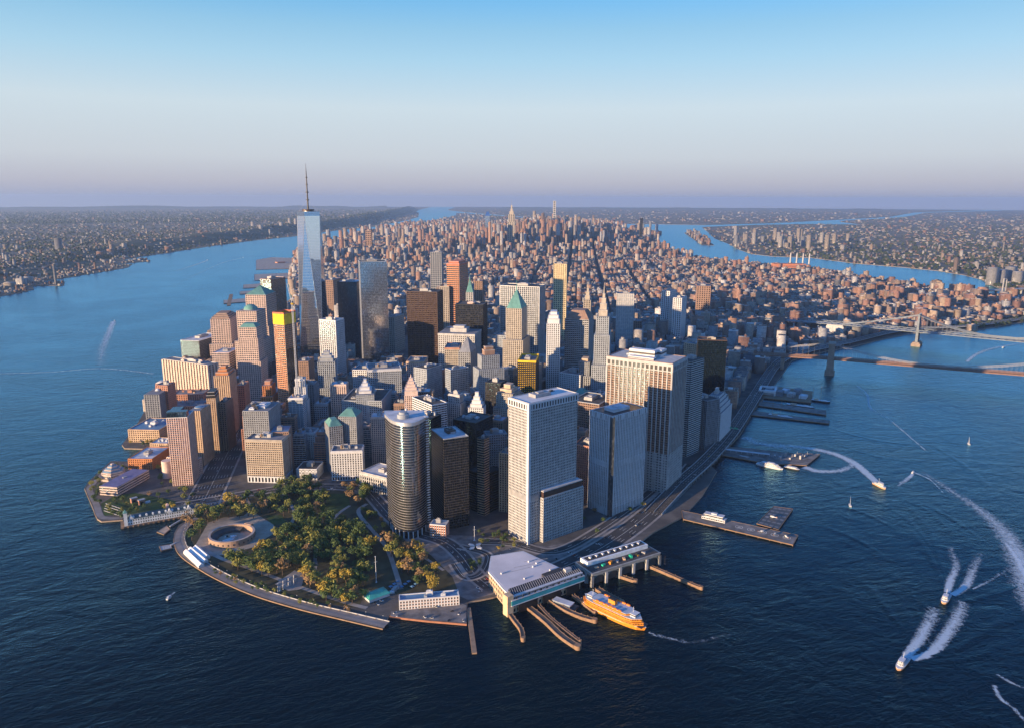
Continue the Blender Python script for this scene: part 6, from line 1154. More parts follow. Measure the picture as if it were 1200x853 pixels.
# third bridge far upriver
A_, B_ = np.array([3000.0, 1650]), np.array([4500.0, 1500]); A_, B_ = unp(1135, 352, 0)+np.array([0, 0]), unp(1240, 347, 0); t_ = (B_-A_)/np.hypot(*(B_-A_)); r = empty('truss_bridge', (*A_, 0)); og = (*A_, 0); tag(r, 'far grey steel bridge deck crossing the upper river', 'bridge')
b = MB(); b.bar((*A_, 42), (*B_, 42), 30, 5); b.build('deck', MECH, r, og); b = MB()
for k in range(8): q = A_+(B_-A_)*k/7; b.bar((*q, 0), (*q, 42), 8)
b.build('pier_leg', MECH, r, og); b = MB(); q = unp(1175, 352, 0)
for s_ in (-12, 12): b.bar((q[0]+s_, q[1], 0), (q[0]+s_*.8, q[1], 100), 5)
b.bar((q[0]-12, q[1], 98), (q[0]+12, q[1], 98), 5); b.build('tower', MECH, r, og)
# power station with stacks
q = ll(40.7278, -73.9745); r = empty('power_station', (*q, 2)); og = (*q, 2); tag(r, 'red brick power station with four pale chimneys by the upper river', 'power station'); FOOT.append((rect(*q, 210, 140, -.5), 50))
b = MB(); b.prism(rect(*q, 200, 70, -.5), 2, 48); b.prism(rect(q[0]-20, q[1]-60, 120, 50, -.5), 2, 36); b.build('turbine_hall', mat('station_brick', (.42, .17, .10)), r, og)
for k in range(4): p_ = q+np.array([40+k*34, 30-k*20]); b = MB(); b.cyl(*p_, 2, 110, 6, 4, 12); b.build('chimney', PALE, r, og)

# ---------------------------------------------------------------- the lesser buildings
def city_mat(name, bay, fl, roofc):
    m = bpy.data.materials.new(name); nt, bs = nodes(m); N = nt.nodes; Lk = nt.links
    at = N.new('ShaderNodeAttribute'); at.attribute_name = 'Col'; uv = N.new('ShaderNodeUVMap'); sx = N.new('ShaderNodeSeparateXYZ'); Lk.new(uv.outputs[0], sx.inputs[0])
    def tri_(src, per, half):
        d = N.new('ShaderNodeMath'); d.operation = 'DIVIDE'; d.inputs[1].default_value = per; Lk.new(src, d.inputs[0]); f = N.new('ShaderNodeMath'); f.operation = 'FRACT'; Lk.new(d.outputs[0], f.inputs[0])
        s_ = N.new('ShaderNodeMath'); s_.operation = 'SUBTRACT'; s_.inputs[1].default_value = .5; Lk.new(f.outputs[0], s_.inputs[0]); a_ = N.new('ShaderNodeMath'); a_.operation = 'ABSOLUTE'; Lk.new(s_.outputs[0], a_.inputs[0])
        l_ = N.new('ShaderNodeMath'); l_.operation = 'LESS_THAN'; l_.inputs[1].default_value = half; Lk.new(a_.outputs[0], l_.inputs[0]); return l_
    a, b_ = tri_(sx.outputs[0], bay, .24), tri_(sx.outputs[1], fl, .26); mu = N.new('ShaderNodeMath'); mu.operation = 'MULTIPLY'; Lk.new(a.outputs[0], mu.inputs[0]); Lk.new(b_.outputs[0], mu.inputs[1])
    tc = N.new('ShaderNodeTexCoord'); ns = N.new('ShaderNodeTexNoise'); ns.inputs['Scale'].default_value = .12; ns.inputs['Detail'].default_value = 4; Lk.new(tc.outputs['Object'], ns.inputs[0])
    hv = N.new('ShaderNodeHueSaturation'); Lk.new(at.outputs['Color'], hv.inputs['Color']); mr = N.new('ShaderNodeMapRange'); mr.inputs[1].default_value = .3; mr.inputs[2].default_value = .7; mr.inputs[3].default_value = .75; mr.inputs[4].default_value = 1.2; Lk.new(ns.outputs[0], mr.inputs[0]); Lk.new(mr.outputs[0], hv.inputs['Value'])
    mx = N.new('ShaderNodeMix'); mx.data_type = 'RGBA'; mx.inputs[7].default_value = (.022, .028, .036, 1); Lk.new(mu.outputs[0], mx.inputs[0]); Lk.new(hv.outputs[0], mx.inputs[6]); Lk.new(mx.outputs[2], bs.inputs['Base Color'])
    rr = N.new('ShaderNodeMapRange'); rr.inputs[3].default_value = .85; rr.inputs[4].default_value = .2; Lk.new(mu.outputs[0], rr.inputs[0]); Lk.new(rr.outputs[0], bs.inputs['Roughness']); return m
def flat_mat(name):
    m = bpy.data.materials.new(name); nt, bs = nodes(m); at = nt.nodes.new('ShaderNodeAttribute'); at.attribute_name = 'Col'; nt.links.new(at.outputs['Color'], bs.inputs['Base Color']); bs.inputs['Roughness'].default_value = .92; return m
CITY = city_mat('city_wall', 2.9, 3.4, None); CROOF = flat_mat('city_roof')
PALW = np.array([(.30, .17, .12), (.24, .13, .10), (.36, .27, .20), (.40, .34, .28), (.34, .31, .28), (.22, .16, .13), (.45, .42, .39), (.29, .29, .30), (.19, .19, .20), (.50, .48, .46), (.36, .21, .14), (.12, .125, .14)])
PALW = PALW*np.array([.95, 1.0, 1.06])
NAMW = ['red brick', 'dark red brick', 'tan brick', 'cream stone', 'buff stone', 'brown brick', 'pale stone', 'grey concrete', 'dark grey stone', 'white brick', 'orange brick', 'slate-coloured']
PALR = np.array([(.20, .20, .21), (.10, .10, .11), (.30, .30, .31), (.06, .06, .065), (.45, .46, .48), (.16, .12, .10), (.25, .22, .20)])
def boxes_mesh(name, Bx):
    # Bx columns: cx cy w d ang z0 z1 wall(3) roof(3)
    Bx = np.asarray(Bx, float); n = len(Bx); c, s = np.cos(Bx[:, 4]), np.sin(Bx[:, 4]); sx = np.array([-1, 1, 1, -1])/2; sy = np.array([-1, -1, 1, 1])/2
    X = Bx[:, 0:1]+c[:, None]*sx*Bx[:, 2:3]-s[:, None]*sy*Bx[:, 3:4]; Y = Bx[:, 1:2]+s[:, None]*sx*Bx[:, 2:3]+c[:, None]*sy*Bx[:, 3:4]
    V = np.zeros((n, 8, 3)); V[:, :4, 0] = X; V[:, 4:, 0] = X; V[:, :4, 1] = Y; V[:, 4:, 1] = Y; V[:, :4, 2] = Bx[:, 5:6]; V[:, 4:, 2] = Bx[:, 6:7]
    q = np.array([[0, 1, 5, 4], [1, 2, 6, 5], [2, 3, 7, 6], [3, 0, 4, 7], [4, 5, 6, 7]]); F = (np.arange(n)[:, None, None]*8+q[None]).reshape(-1, 4)
    me = bpy.data.meshes.new(name); me.vertices.add(n*8); me.vertices.foreach_set('co', V.ravel()); me.loops.add(n*20); me.loops.foreach_set('vertex_index', F.ravel().astype(np.int32)); me.polygons.add(n*5); me.polygons.foreach_set('loop_start', np.arange(0, n*20, 4, dtype=np.int32)); me.polygons.foreach_set('loop_total', np.full(n*5, 4, np.int32))
    mi = np.tile(np.array([0, 0, 0, 0, 1], np.int32), n); me.polygons.foreach_set('material_index', mi); me.materials.append(CITY); me.materials.append(CROOF)
    hh = Bx[:, 6]-Bx[:, 5]; UVs = np.zeros((n, 5, 4, 2)); of = NR.rand(n)*3
    for k, col in ((0, 2), (1, 3), (2, 2), (3, 3)):
        UVs[:, k, 0, 0] = of; UVs[:, k, 3, 0] = of; UVs[:, k, 1, 0] = of+Bx[:, col]; UVs[:, k, 2, 0] = of+Bx[:, col]; UVs[:, k, 2, 1] = hh; UVs[:, k, 3, 1] = hh
    uvl = me.uv_layers.new(name='UVMap'); uvl.data.foreach_set('uv', UVs.ravel())
    C = np.ones((n, 5, 4, 4)); C[:, :4, :, :3] = Bx[:, None, None, 7:10]; C[:, 4, :, :3] = Bx[:, None, 10:13]; ca = me.color_attributes.new('Col', 'FLOAT_COLOR', 'CORNER'); ca.data.foreach_set('color', C.ravel())
    me.update(); me.validate(); return me
FP = [(np.array(p), h) for p, h in FOOT]; FCEN = np.array([p.mean(0) for p, _ in FP]); FRAD = np.array([np.max(np.hypot(*(p-p.mean(0)).T)) for p, _ in FP])
RPTS = np.vstack([np.c_[P[:, 0], P[:, 1], np.full(len(P), w/2+6)] for P, w, *_ in ROADS]); rp2 = []
for P, w, *_ in ROADS:
    for i in range(len(P)-1):
        for t in np.linspace(0, 1, max(2, int(np.hypot(*(P[i+1]-P[i]))/12))): rp2.append((*(P[i]+(P[i+1]-P[i])*t), w/2+5))
RPTS = np.array(rp2)
def clear_of(q, rad):
    d = np.hypot(FCEN[:, 0]-q[0], FCEN[:, 1]-q[1])
    for i in np.where(d < FRAD+rad+1)[0]:
        if d[i] < rad+4 or inpoly([q], [tuple(p) for p in FP[i][0]])[0]: return False
        P = FP[i][0]; A_ = P; B_ = np.roll(P, -1, 0); e = B_-A_; t = np.clip(((q-A_)*e).sum(1)/(e*e).sum(1), 0, 1); dd = np.hypot(*((A_+e*t[:, None])-q).T).min()
        if dd < rad: return False
    return not np.any(np.hypot(RPTS[:, 0]-q[0], RPTS[:, 1]-q[1]) < RPTS[:, 2]+rad*.7)
FRONT = [tuple(unp(x, y, 2)) for x, y in ((95, 560), (190, 575), (240, 570), (290, 568), (430, 566), (445, 545), (455, 560), (460, 595), (505, 600), (560, 590), (600, 640), (690, 615), (760, 585), (800, 560), (830, 620), (700, 700), (560, 740), (440, 745), (200, 680), (90, 620))]
def shade(k, v): return np.clip(PALW[k]*v*1.08, .01, .8)
CAND = []
def add_lot(q, w, d, a, h, k=None, v=None):
    k = int(NR.choice(len(PALW), p=np.array([10, 6, 12, 10, 9, 9, 8, 9, 5, 7, 6, 4])/95)) if k is None else k
    CAND.append((q[0], q[1], w, d, a, 1.5, 2+h, k, NR.uniform(.75, 1.2), int(NR.choice(len(PALR), p=[.26, .2, .17, .13, .1, .07, .07]))))
# downtown lots
MP = [tuple(p) for p in MAN]
for a0, xl, xh in ((math.radians(90-22), -700, 260), (math.radians(90-46), 150, 1500)):
    t_ = np.array([math.cos(a0), math.sin(a0)]); n_ = np.array([-t_[1], t_[0]])
    for i in range(-8, 62):
        for j in range(-40, 40):
            o_ = t_*(i*34+NR.uniform(-4, 4))+n_*(j*34+NR.uniform(-4, 4)); q = np.array([150.0, 200.0])+o_
            if (i % 3 == 2) and NR.rand() < .3 or j % 3 == 0 and NR.rand() < .35: continue
            if not (xl <= q[0] <= xh) or q[1] > 1480 or q[1] < 0: continue
            side = q[0]-(.32*q[1]+60)
            if (a0 > 1) != (side < 0): continue
            if inpoly([q], FRONT)[0] or not inpoly([q], MP)[0]: continue
            if q[0] < -165 and q[1] < 830: continue
            w, d = NR.uniform(22, 31), NR.uniform(22, 31)
            if not clear_of(q, max(w, d)*.52): continue
            core = math.exp(-((q[0]-350)**2+(q[1]-520)**2)/(2*330**2)); h = NR.uniform(16, 40)+core*NR.uniform(15, 78)
            if q[0] < -60 and q[1] < 800: h = NR.uniform(12, 30)
            if q[0] > 700: h = NR.uniform(12, 24) if NR.rand() < .8 else NR.uniform(30, 60)
            if side > 0 and q[0] > 480 and q[1] < 600: h = NR.uniform(14, 45)
            add_lot(q, w, d, a0+NR.uniform(-.06, .06), h)
# the ones among the towers get real facades; none may hide the upper half of a tower behind it
FPX_ = []
for p_, h_ in FP:
    pj_ = proj(np.c_[p_, np.full(len(p_), float(h_))]); pb_ = proj(np.c_[p_, np.zeros(len(p_))]); FPX_.append((pj_[:, 0].min(), pj_[:, 0].max(), pj_[:, 1].mean(), pb_[:, 1].mean(), pj_[:, 2].mean()))
FPX_ = np.array(FPX_)
def cap(q, w, h):
    while h > 12:
        t_ = proj(np.array([[q[0], q[1], h+2]]))[0]; hw = w*.6*FPX/t_[2]
        o_ = (FPX_[:, 4] > t_[2]+5) & (FPX_[:, 0] < t_[0]+hw) & (FPX_[:, 1] > t_[0]-hw) & (FPX_[:, 4] < t_[2]+700)
        need = FPX_[o_, 2]+np.minimum(36, .38*(FPX_[o_, 3]-FPX_[o_, 2]))
        if not np.any(t_[1] < need): return h
        h -= 3
    return h
WALLS = [(LIME, 'cream stone'), (PALE, 'pale stone'), (TAN, 'tan brick'), (BRICK, 'red brick'), (GREY, 'grey stone'), (CONC, 'blue-grey stone'), (WHITE, 'white brick'), (BROWN, 'brown brick'), (PINK, 'pinkish stone')]
AN = [(c_, h_, l_) for c_, h_, l_ in ANCH if l_.startswith('the ')]; AC = np.array([c_ for c_, _, _ in AN])
DIRN = ['east of', 'northeast of', 'north of', 'northwest of', 'west of', 'southwest of', 'south of', 'southeast of']
def where(x, y):
    j = int(np.argmin(np.hypot(AC[:, 0]-x, AC[:, 1]-y))); dx = np.array([x, y])-AC[j]; return f'{DIRN[int(round(math.degrees(math.atan2(dx[1], dx[0]))/45)) % 8]} {AN[j][2]}'
keep = []; nd = 0; used = set()
for cd in sorted(CAND, key=lambda c_: math.hypot(c_[0]-CX, c_[1]-CY)):
    x, y, w, d, a, z0, z1 = cd[:7]; core = math.exp(-((x-330)**2+(y-520)**2)/(2*360**2)); h = (z1-2)
    if core > .3 and nd < 130:
        rs = random.Random(int(x*7+y)); h = cap((x, y), max(w, d), rs.uniform(50, 124)); wl, wn_ = WALLS[rs.randrange(len(WALLS))]; st = rs.choice([P_, P_, V_, H_])(wall=wl, glass=rs.choice([GL_D, GL_G, GL_B])); typ = rs.choice(['flat', 'flat', 'step', 'step', 'crown']) if h > 40 else 'flat'
        kw = dict(n=3, tank=rs.random() < .4, cornice=rs.choice([None, 2, 3]), roof=rs.choice([ROOF, ROOFD, ROOFW, ROOFB]))
        if typ == 'step': kw['steps'] = [(0, rs.uniform(.55, .75), 1.0), (.75, .88, .84), (.88, 1, .66)]; kw['steps'][1] = (kw['steps'][0][1], .88, .84)
        if typ == 'crown': kw['steps'] = [(0, .7, 1.0), (.7, 1, .78)]; kw['top'] = rs.choice([('steps', [(.7, 5), (.45, 5)], wl), ('pyr', 9, rs.choice([COPPER, BROWN, GREY]), .35, 0)])
        sz = 'low' if h < 28 else 'mid-rise' if h < 60 else 'tall'; ds = {'flat': 'flat-roofed', 'step': 'stepped', 'crown': 'crowned'}[typ]
        building('city_building', f'{sz} {ds} {wn_} building {where(x, y)}', rect(x, y, w, d, a), h+2, st, group='lesser buildings between the downtown towers', **kw); nd += 1
    else: keep.append((*cd[:6], 2+cap((x, y), max(w, d), h), *cd[7:]))
CAND[:] = keep
# the street grid further north and east
def hgt(x, y):
    r_ = NR.rand(); e_ = NR.exponential(1)
    if x > 1150 and y < 2900:
        return NR.uniform(14, 24) if r_ < .86 else NR.uniform(30, 48)
    if y < 2300: return NR.uniform(16, 34) if r_ < .88 else NR.uniform(40, 85)
    if y < 4300: return NR.uniform(14, 30) if r_ < .93 else NR.uniform(35, 75)
    if y < 5000: return NR.uniform(18, 48) if r_ < .85 else NR.uniform(50, 110)
    if y < 8200:
        core = math.exp(-((x-(.555*(y-1000)+150)-250)/900)**2)
        return NR.uniform(20, 50)+core*min(215, 58*e_)+(NR.uniform(40, 120) if r_ > .965 else 0)
    return NR.uniform(16, 45) if r_ < .86 else NR.uniform(50, 110)
a0 = math.radians(90-29); t_ = np.array([math.cos(a0), math.sin(a0)]); n_ = np.array([math.sin(a0), -math.cos(a0)])
lots = []
for i in range(0, 155):
    for j in range(-8, 30):
        base = np.array([-400.0, 1150.0])+t_*(i*80)+n_*(j*190-1400)
        if base[1] > 11500: continue
        for row in (0, 1):
            far = base[1] > 5200
            nl = 5 if far else 7; cur = 0
            for k in range(nl):
                wl = 168/nl*NR.uniform(.75, 1.1); q = base+t_*(row*31+15)+n_*(10+cur+wl/2); cur += 168/nl
                lots.append((q[0], q[1], wl, NR.uniform(22, 29)))
lots = np.array(lots); pj = proj(np.c_[lots[:, :2], np.zeros(len(lots))]); ok = inpoly(lots[:, :2], MP) & (pj[:, 0] > -40) & (pj[:, 0] < 1240) & ((lots[:, 1] > 1490) | (lots[:, 0] > 1480)) & (lots[:, 1] > 650)
lots = lots[ok]
near_riv = []
EPd = EP
for (x, y, w, d) in lots:
    if np.hypot(EPd[:, 0]-x, EPd[:, 1]-y).min() < 42: continue
    q = np.array([x, y])
    if y < 2700:
        if not clear_of(q, 14): continue
    elif np.any(np.hypot(FCEN[:, 0]-x, FCEN[:, 1]-y) < 40): continue
    if NR.rand() < .05: continue
    kk_ = int(NR.choice([0, 1, 2, 5, 10, 3, 7], p=[.24, .14, .2, .14, .12, .1, .06])) if (x > 1100 and NR.rand() < .6) else None
    add_lot(q, w, d, a0+math.pi/2, hgt(x, y), kk_)
# housing slabs near the east shore
for _ in range(150):
    x, y = NR.uniform(1350, 3250), NR.uniform(650, 2500); q = np.array([x, y])
    if not inpoly([q], MP)[0] or np.hypot(EPd[:, 0]-x, EPd[:, 1]-y).min() < 60 or np.hypot(EPd[:, 0]-x, EPd[:, 1]-y).min() > 900: continue
    for s_ in (0, 1): add_lot(q, (52, 16)[s_], (16, 44)[s_], a0+.3, NR.uniform(38, 62), int(NR.choice([0, 1, 5, 2])))
CA = np.array(CAND, float); pj = proj(np.c_[CA[:, 0], CA[:, 1], CA[:, 6]])
area = (CA[:, 2]+CA[:, 3])*.7*(CA[:, 6]*.9+CA[:, 2]*.35)/pj[:, 2]**2; vis = (pj[:, 0] > -10) & (pj[:, 0] < 1210)
dep = pj[:, 2]; score = np.where(vis, area, 0)
nind = 296-len([o for o in bpy.data.objects if o.parent is None and o.get('category') == 'building'])
order = np.argsort(-score); ind = order[:nind]; rest = order[nind:]
def rows(idx): return [(*CA[i, :7], *shade(int(CA[i, 7]), CA[i, 8]), *PALR[int(CA[i, 9])]) for i in idx]
for i in ind:
    x, y, w, d, a, z0, z1 = CA[i, :7]; k = int(CA[i, 7]); h = z1-2; org = (x, y, 2)
    sz = 'low' if h < 28 else 'mid-rise' if h < 55 else 'tall'
    r = empty('city_building', org); tag(r, f'{sz} plain {NAMW[k]} building {where(x, y)}', 'building', 'lesser buildings between the downtown towers')
    me = boxes_mesh('wall', [(0, 0, w, d, a, 0, h, *shade(k, CA[i, 8]), *PALR[int(CA[i, 9])])]); o = bpy.data.objects.new('wall', me); COL.objects.link(o); o.parent = r
    rs = random.Random(int(i)); po = ccw(rect(0, 0, w, d, a)); b = MB(); inn, out = inset(po, .6), inset(po, -.3)
    for u in range(4):
        v = (u+1) % 4; b.q([(*out[u], h-1.4), (*out[v], h-1.4), (*out[v], h+.9), (*out[u], h+.9)]); b.q([(*inn[v], h), (*inn[u], h), (*inn[u], h+.9), (*inn[v], h+.9)]); b.q([(*out[u], h+.9), (*out[v], h+.9), (*inn[v], h+.9), (*inn[u], h+.9)]); b.q([(*po[u], h-1.4), (*po[v], h-1.4), (*out[v], h-1.4), (*out[u], h-1.4)][::-1])
    b.build('cornice', [PALE, LIME, GREY, CONC, BROWN][int(i) % 5], r)
    b = MB(); q = lerp2(po, rs.uniform(.3, .7), rs.uniform(.3, .7)); hw = rs.uniform(3, 5.5); b.prism(rect(*q, w*rs.uniform(.2, .4), d*rs.uniform(.2, .4), a), h, h+hw); b.prism(rect(*(q+np.array([5, 3])), 3, 2.2, a), h, h+1.6); b.build('rooftop_plant', [MECH, CONC, BRICK, ROOFW][int(i) % 4], r)
    if rs.random() < .5:
        q = lerp2(po, rs.uniform(.2, .4), rs.uniform(.6, .8)); b = MB()
        for e_, f_ in ((-1, -1), (1, -1), (1, 1), (-1, 1)): b.bar((q[0]+e_*1.1, q[1]+f_*1.1, h), (q[0]+e_*1.1, q[1]+f_*1.1, h+3), .3)
        b.cyl(*q, h+3, h+6.2, 1.9, k=10); b.cyl(*q, h+6.2, h+7.6, 2.1, .1, k=10); b.build('water_tank', WOOD, r)
    else:
        b = MB()
        for e_ in range(3): q = lerp2(po, .2+.28*e_, .25); b.box(*q, h, h+1.4, 2.4, 1.8, a); b.cyl(q[0], q[1], h+1.4, h+1.8, .6, k=8)
        b.build('air_unit', MECH, r)
RB = rows(rest)
# rooftop houses on the mass
ext = []
for i in rest:
    if CA[i, 1] > 6500 or NR.rand() < .35: continue
    x, y, w, d, a, z0, z1 = CA[i, :7]; ca, sa = math.cos(a), math.sin(a); ox, oy = NR.uniform(-.25, .25)*w, NR.uniform(-.25, .25)*d
    ext.append((x+ca*ox-sa*oy, y+sa*ox+ca*oy, w*NR.uniform(.2, .45), d*NR.uniform(.2, .45), a, z1-.3, z1+NR.uniform(3, 7), *shade(int(CA[i, 7]), CA[i, 8]), *PALR[int(NR.randint(len(PALR)))]))
def unpv(P, h=2.0):
    d = FW[None]+RT[None]*((P[:, 0:1]-PW/2)/FPX)-UP[None]*((P[:, 1:2]-PH/2)/FPX); t = (h-CZ)/d[:, 2:3]; t = np.where(t > 0, t, 1e7); return np.array([[CX, CY]])+t*d[:, :2]
RC = np.array(rid([(-1350, 4300), (-1100, 5600), (-700, 6700), (0, 7900), (900, 9700), (2300, 12300), (3900, 16500), (6000, 22000), (8500, 29000)], 60)); RH = np.array([28+60*min(1, i/30)+50*max(0, (i-30)/30)+8*math.sin(i*.9) for i in range(60)])
def zland(Q):       # height of the palisade above the flat shore
    P = np.vstack([RC+(np.roll(RC, -1, 0)-RC)*t for t in (0, .25, .5, .75)])[:]; Hh = np.tile(RH, 4); z = np.zeros(len(Q)); ok_ = np.ones(len(P), bool); ok_[59::60] = False; P, Hh = P[ok_], Hh[ok_]
    for s0 in range(0, len(Q), 2000):
        d2 = np.hypot(Q[s0:s0+2000, None, 0]-P[None, :, 0], Q[s0:s0+2000, None, 1]-P[None, :, 1]); j = d2.argmin(1); dd = d2[np.arange(len(j)), j]/420; z[s0:s0+2000] = Hh[j]*np.interp(dd, [0, .27, .63, 1.0], [.95, .84, .36, 0])
    return z
def fill(n, poly, ylo, yhi, tw, ang, ridge_=False, xr=(-60, 1260)):
    # houses of the outer boroughs and the far shore: more, smaller ones near, coarser ones far
    P = np.c_[NR.uniform(xr[0], xr[1], n), NR.uniform(ylo, yhi, n)]; Q = unpv(P); dist = np.hypot(Q[:, 0]-CX, Q[:, 1]-CY); ok_ = (dist < 32000) & inpoly(Q, poly); Q, dist = Q[ok_], dist[ok_]; m = len(Q)
    w = np.clip(dist*.0022, 12, 44)*NR.uniform(.7, 1.6, m); r_ = NR.rand(m); h = np.where(r_ < 1-tw, NR.uniform(7, 15, m), NR.uniform(20, 50, m)); h = np.where(r_ > .998, NR.uniform(55, 100, m), h)
    k = NR.choice(len(PALW), m, p=np.array([12, 6, 14, 14, 10, 6, 14, 8, 2, 12, 4, 1])/103); z = zland(Q) if ridge_ else np.zeros(m)
    wc = np.clip(PALW[k]*NR.uniform(.5, .8, m)[:, None], .01, .8); rc = PALR[NR.choice(len(PALR), m, p=[.34, .2, .2, .08, .02, .08, .08])]*.8
    return np.c_[Q, w, w*NR.uniform(.5, 1.5, m), np.full(m, ang)+NR.choice([0, .5, -.3], m), z+1.5-8*(z > 0), z+2+h, wc, rc].tolist()
QP, NP, BP = [tuple(p) for p in QN], [tuple(p) for p in NJ], [tuple(p) for p in BX]
RB += ext+fill(9000, MP, 244, 268, .3, a0)
ob = bpy.data.objects.new('distant_city_blocks', boxes_mesh('distant_city_blocks', RB)); COL.objects.link(ob); ob['kind'] = 'stuff'; ob['label'] = 'dense mass of smaller island buildings stretching away north'; ob['category'] = 'city blocks'
hs = fill(15000, QP, 250, 352, .06, .35)+fill(2500, BP, 243, 262, .1, .4)+fill(600, [tuple(p) for p in RI], 268, 292, .6, a0)
for _ in range(26):
    q = unp(NR.uniform(850, 1000), NR.uniform(278, 294), 2)
    if inpoly([q], QP)[0]: hs.append((*q, 34, 34, .35, 1.5, NR.uniform(50, 150), *shade(int(NR.choice([6, 7, 3, 11])), .6), *PALR[0]))
for k in range(70):
    t = NR.rand(); hs.append((4640+1620*t+NR.uniform(-55, 55), 5260+2420*t+NR.uniform(-40, 40), NR.uniform(25, 45), NR.uniform(18, 30), a0, 1.5, NR.uniform(20, 62), *shade(int(NR.choice([0, 2, 3, 5, 7])), .8), *PALR[0]))
for x, y, h_ in ((1162, 334, 95), (1172, 333, 80), (1183, 331, 88), (1192, 333, 70)): q = unp(x, y, 2); hs.append((*q, 60, 40, .2, 1.5, h_, *shade(7, .7), *PALR[2]))
ob = bpy.data.objects.new('far_shore_houses', boxes_mesh('far_shore_houses', hs)); COL.objects.link(ob); ob['kind'] = 'stuff'; ob['label'] = 'low houses and factories spreading beyond the eastern river'; ob['category'] = 'city blocks'
hs = fill(6500, NP, 256, 352, .03, -.2, True, (-60, 520))+fill(1800, NP, 246, 262, .02, -.2, True, (-60, 520))
for x, y, h_, k in ((12, 337, 34, 3), (26, 334, 44, 9), (33, 333, 50, 6), (70, 300, 120, 8), (235, 279, 70, 0), (243, 278, 62, 0), (197, 295, 55, 0), (270, 275, 60, 2), (297, 274, 95, 6), (306, 275, 70, 6), (340, 270, 110, 6), (347, 270, 105, 6), (330, 272, 60, 9), (130, 300, 45, 10), (118, 302, 38, 0)): q = unp(x, y, 2); zz_ = float(zland(np.array([q]))[0]); hs.append((*q, 46, 34, -.2, 1.5, zz_+h_*.8, *shade(k, .7), *PALR[2]))
ob = bpy.data.objects.new('river_shore_houses', boxes_mesh('river_shore_houses', hs)); COL.objects.link(ob); ob['kind'] = 'stuff'; ob['label'] = 'low houses and warehouses spreading over the western shore'; ob['category'] = 'city blocks'

# ---------------------------------------------------------------- trees
def leaf_mat(name, c1, c2):
    m = bpy.data.materials.new(name); nt, bs = nodes(m); N = nt.nodes; oi = N.new('ShaderNodeObjectInfo'); tc = N.new('ShaderNodeTexCoord'); ns = N.new('ShaderNodeTexNoise'); ns.inputs['Scale'].default_value = .55; ns.inputs['Detail'].default_value = 4; nt.links.new(tc.outputs['Object'], ns.inputs[0])
    mx = N.new('ShaderNodeMix'); mx.data_type = 'RGBA'; mx.inputs[6].default_value = (*c1, 1); mx.inputs[7].default_value = (*c2, 1); ad = N.new('ShaderNodeMath'); nt.links.new(ns.outputs[0], ad.inputs[0]); mu = N.new('ShaderNodeMath'); mu.operation = 'MULTIPLY_ADD'; mu.inputs[1].default_value = .7; mu.inputs[2].default_value = -.35; nt.links.new(oi.outputs['Random'], mu.inputs[0]); nt.links.new(mu.outputs[0], ad.inputs[1]); ad.use_clamp = True
    nt.links.new(ad.outputs[0], mx.inputs[0]); nt.links.new(mx.outputs[2], bs.inputs['Base Color']); bs.inputs['Roughness'].default_value = .75
    return m
LEAF = [leaf_mat('leaf_green', (.035, .075, .018), (.10, .15, .035)), leaf_mat('leaf_olive', (.12, .14, .03), (.28, .27, .05)), leaf_mat('leaf_yellow', (.28, .21, .03), (.46, .34, .05)), leaf_mat('leaf_rust', (.20, .13, .06), (.34, .22, .10))]
def crown_mesh(seed, m_):
    rg = np.random.RandomState(seed); b = MB(); H = 6.0
    cl = []
    for _ in range(30):
        v = rg.normal(size=3); v /= np.linalg.norm(v); r_ = rg.rand()**.4; cl.append((v*np.array([5.0, 5.0, 3.9])*r_*rg.uniform(.8, 1.1)+np.array([0, 0, 8.2]), rg.uniform(1.2, 2.3)))
    for c_, r_ in cl:
        for _ in range(20):
            v = rg.normal(size=3); v[2] = abs(v[2])*.9+v[2]*.25; v /= np.linalg.norm(v); p_ = c_+v*r_*rg.uniform(.65, 1.1); nn_ = v+rg.normal(size=3)*.5; nn_ /= np.linalg.norm(nn_); t_ = np.cross(nn_, rg.normal(size=3)); t_ /= np.linalg.norm(t_)+1e-9; u_ = np.cross(nn_, t_); s_ = rg.uniform(.35, .75)
            b.q([p_-t_*s_, p_+u_*s_*.8, p_+t_*s_, p_-u_*s_*.8])
    return b.mesh('crown', m_)
BARK = mat('bark', (.09, .065, .05), .95)
def trunk_mesh(seed):
    rg = np.random.RandomState(seed); b = MB(); b.cyl(0, 0, 0, 5, .38, .26, 7)
    for _ in range(5): a_ = rg.rand()*6.28; b.bar((0, 0, 3.5+rg.rand()), (2.8*math.cos(a_), 2.8*math.sin(a_), 7.5+rg.rand()*2), .18)
    return b.mesh('trunk', BARK)
CR = [[crown_mesh(s*7+k, LEAF[k]) for s in range(4)] for k in range(4)]; TK = [trunk_mesh(s) for s in range(3)]
TPOS = []
KN = ['dark green', 'olive green', 'golden yellow', 'rusty autumn']
def tree(q, k, s_, where, group):
    nm_, kd_ = ('garden_shrub', 'leafy shrub') if 'garden strip' in where else ('small_tree', 'small tree') if group else ('broadleaf_tree', 'broadleaf tree')  # small groves hold ordinary trees, the same meshes scaled down
    e = empty(nm_, (q[0], q[1], 2.05), R.random()*6.28); e.scale = (s_*R.uniform(.9, 1.1), s_*R.uniform(.9, 1.1), s_*R.uniform(.85, 1.15)); tag(e, f'{KN[k]} {kd_} {where}', 'shrub' if 'shrub' in nm_ else 'tree', f'{KN[k]} {kd_}s {where}')
    for nm, me in (('trunk', TK[R.randrange(3)]), ('crown', CR[k][R.randrange(4)])): o = bpy.data.objects.new(nm, me); COL.objects.link(o); o.parent = e
    TPOS.append(q)
CASTLE = [(240, 626), (252, 612), (285, 607), (306, 616), (316, 632), (305, 648), (285, 655), (255, 654), (240, 644)]
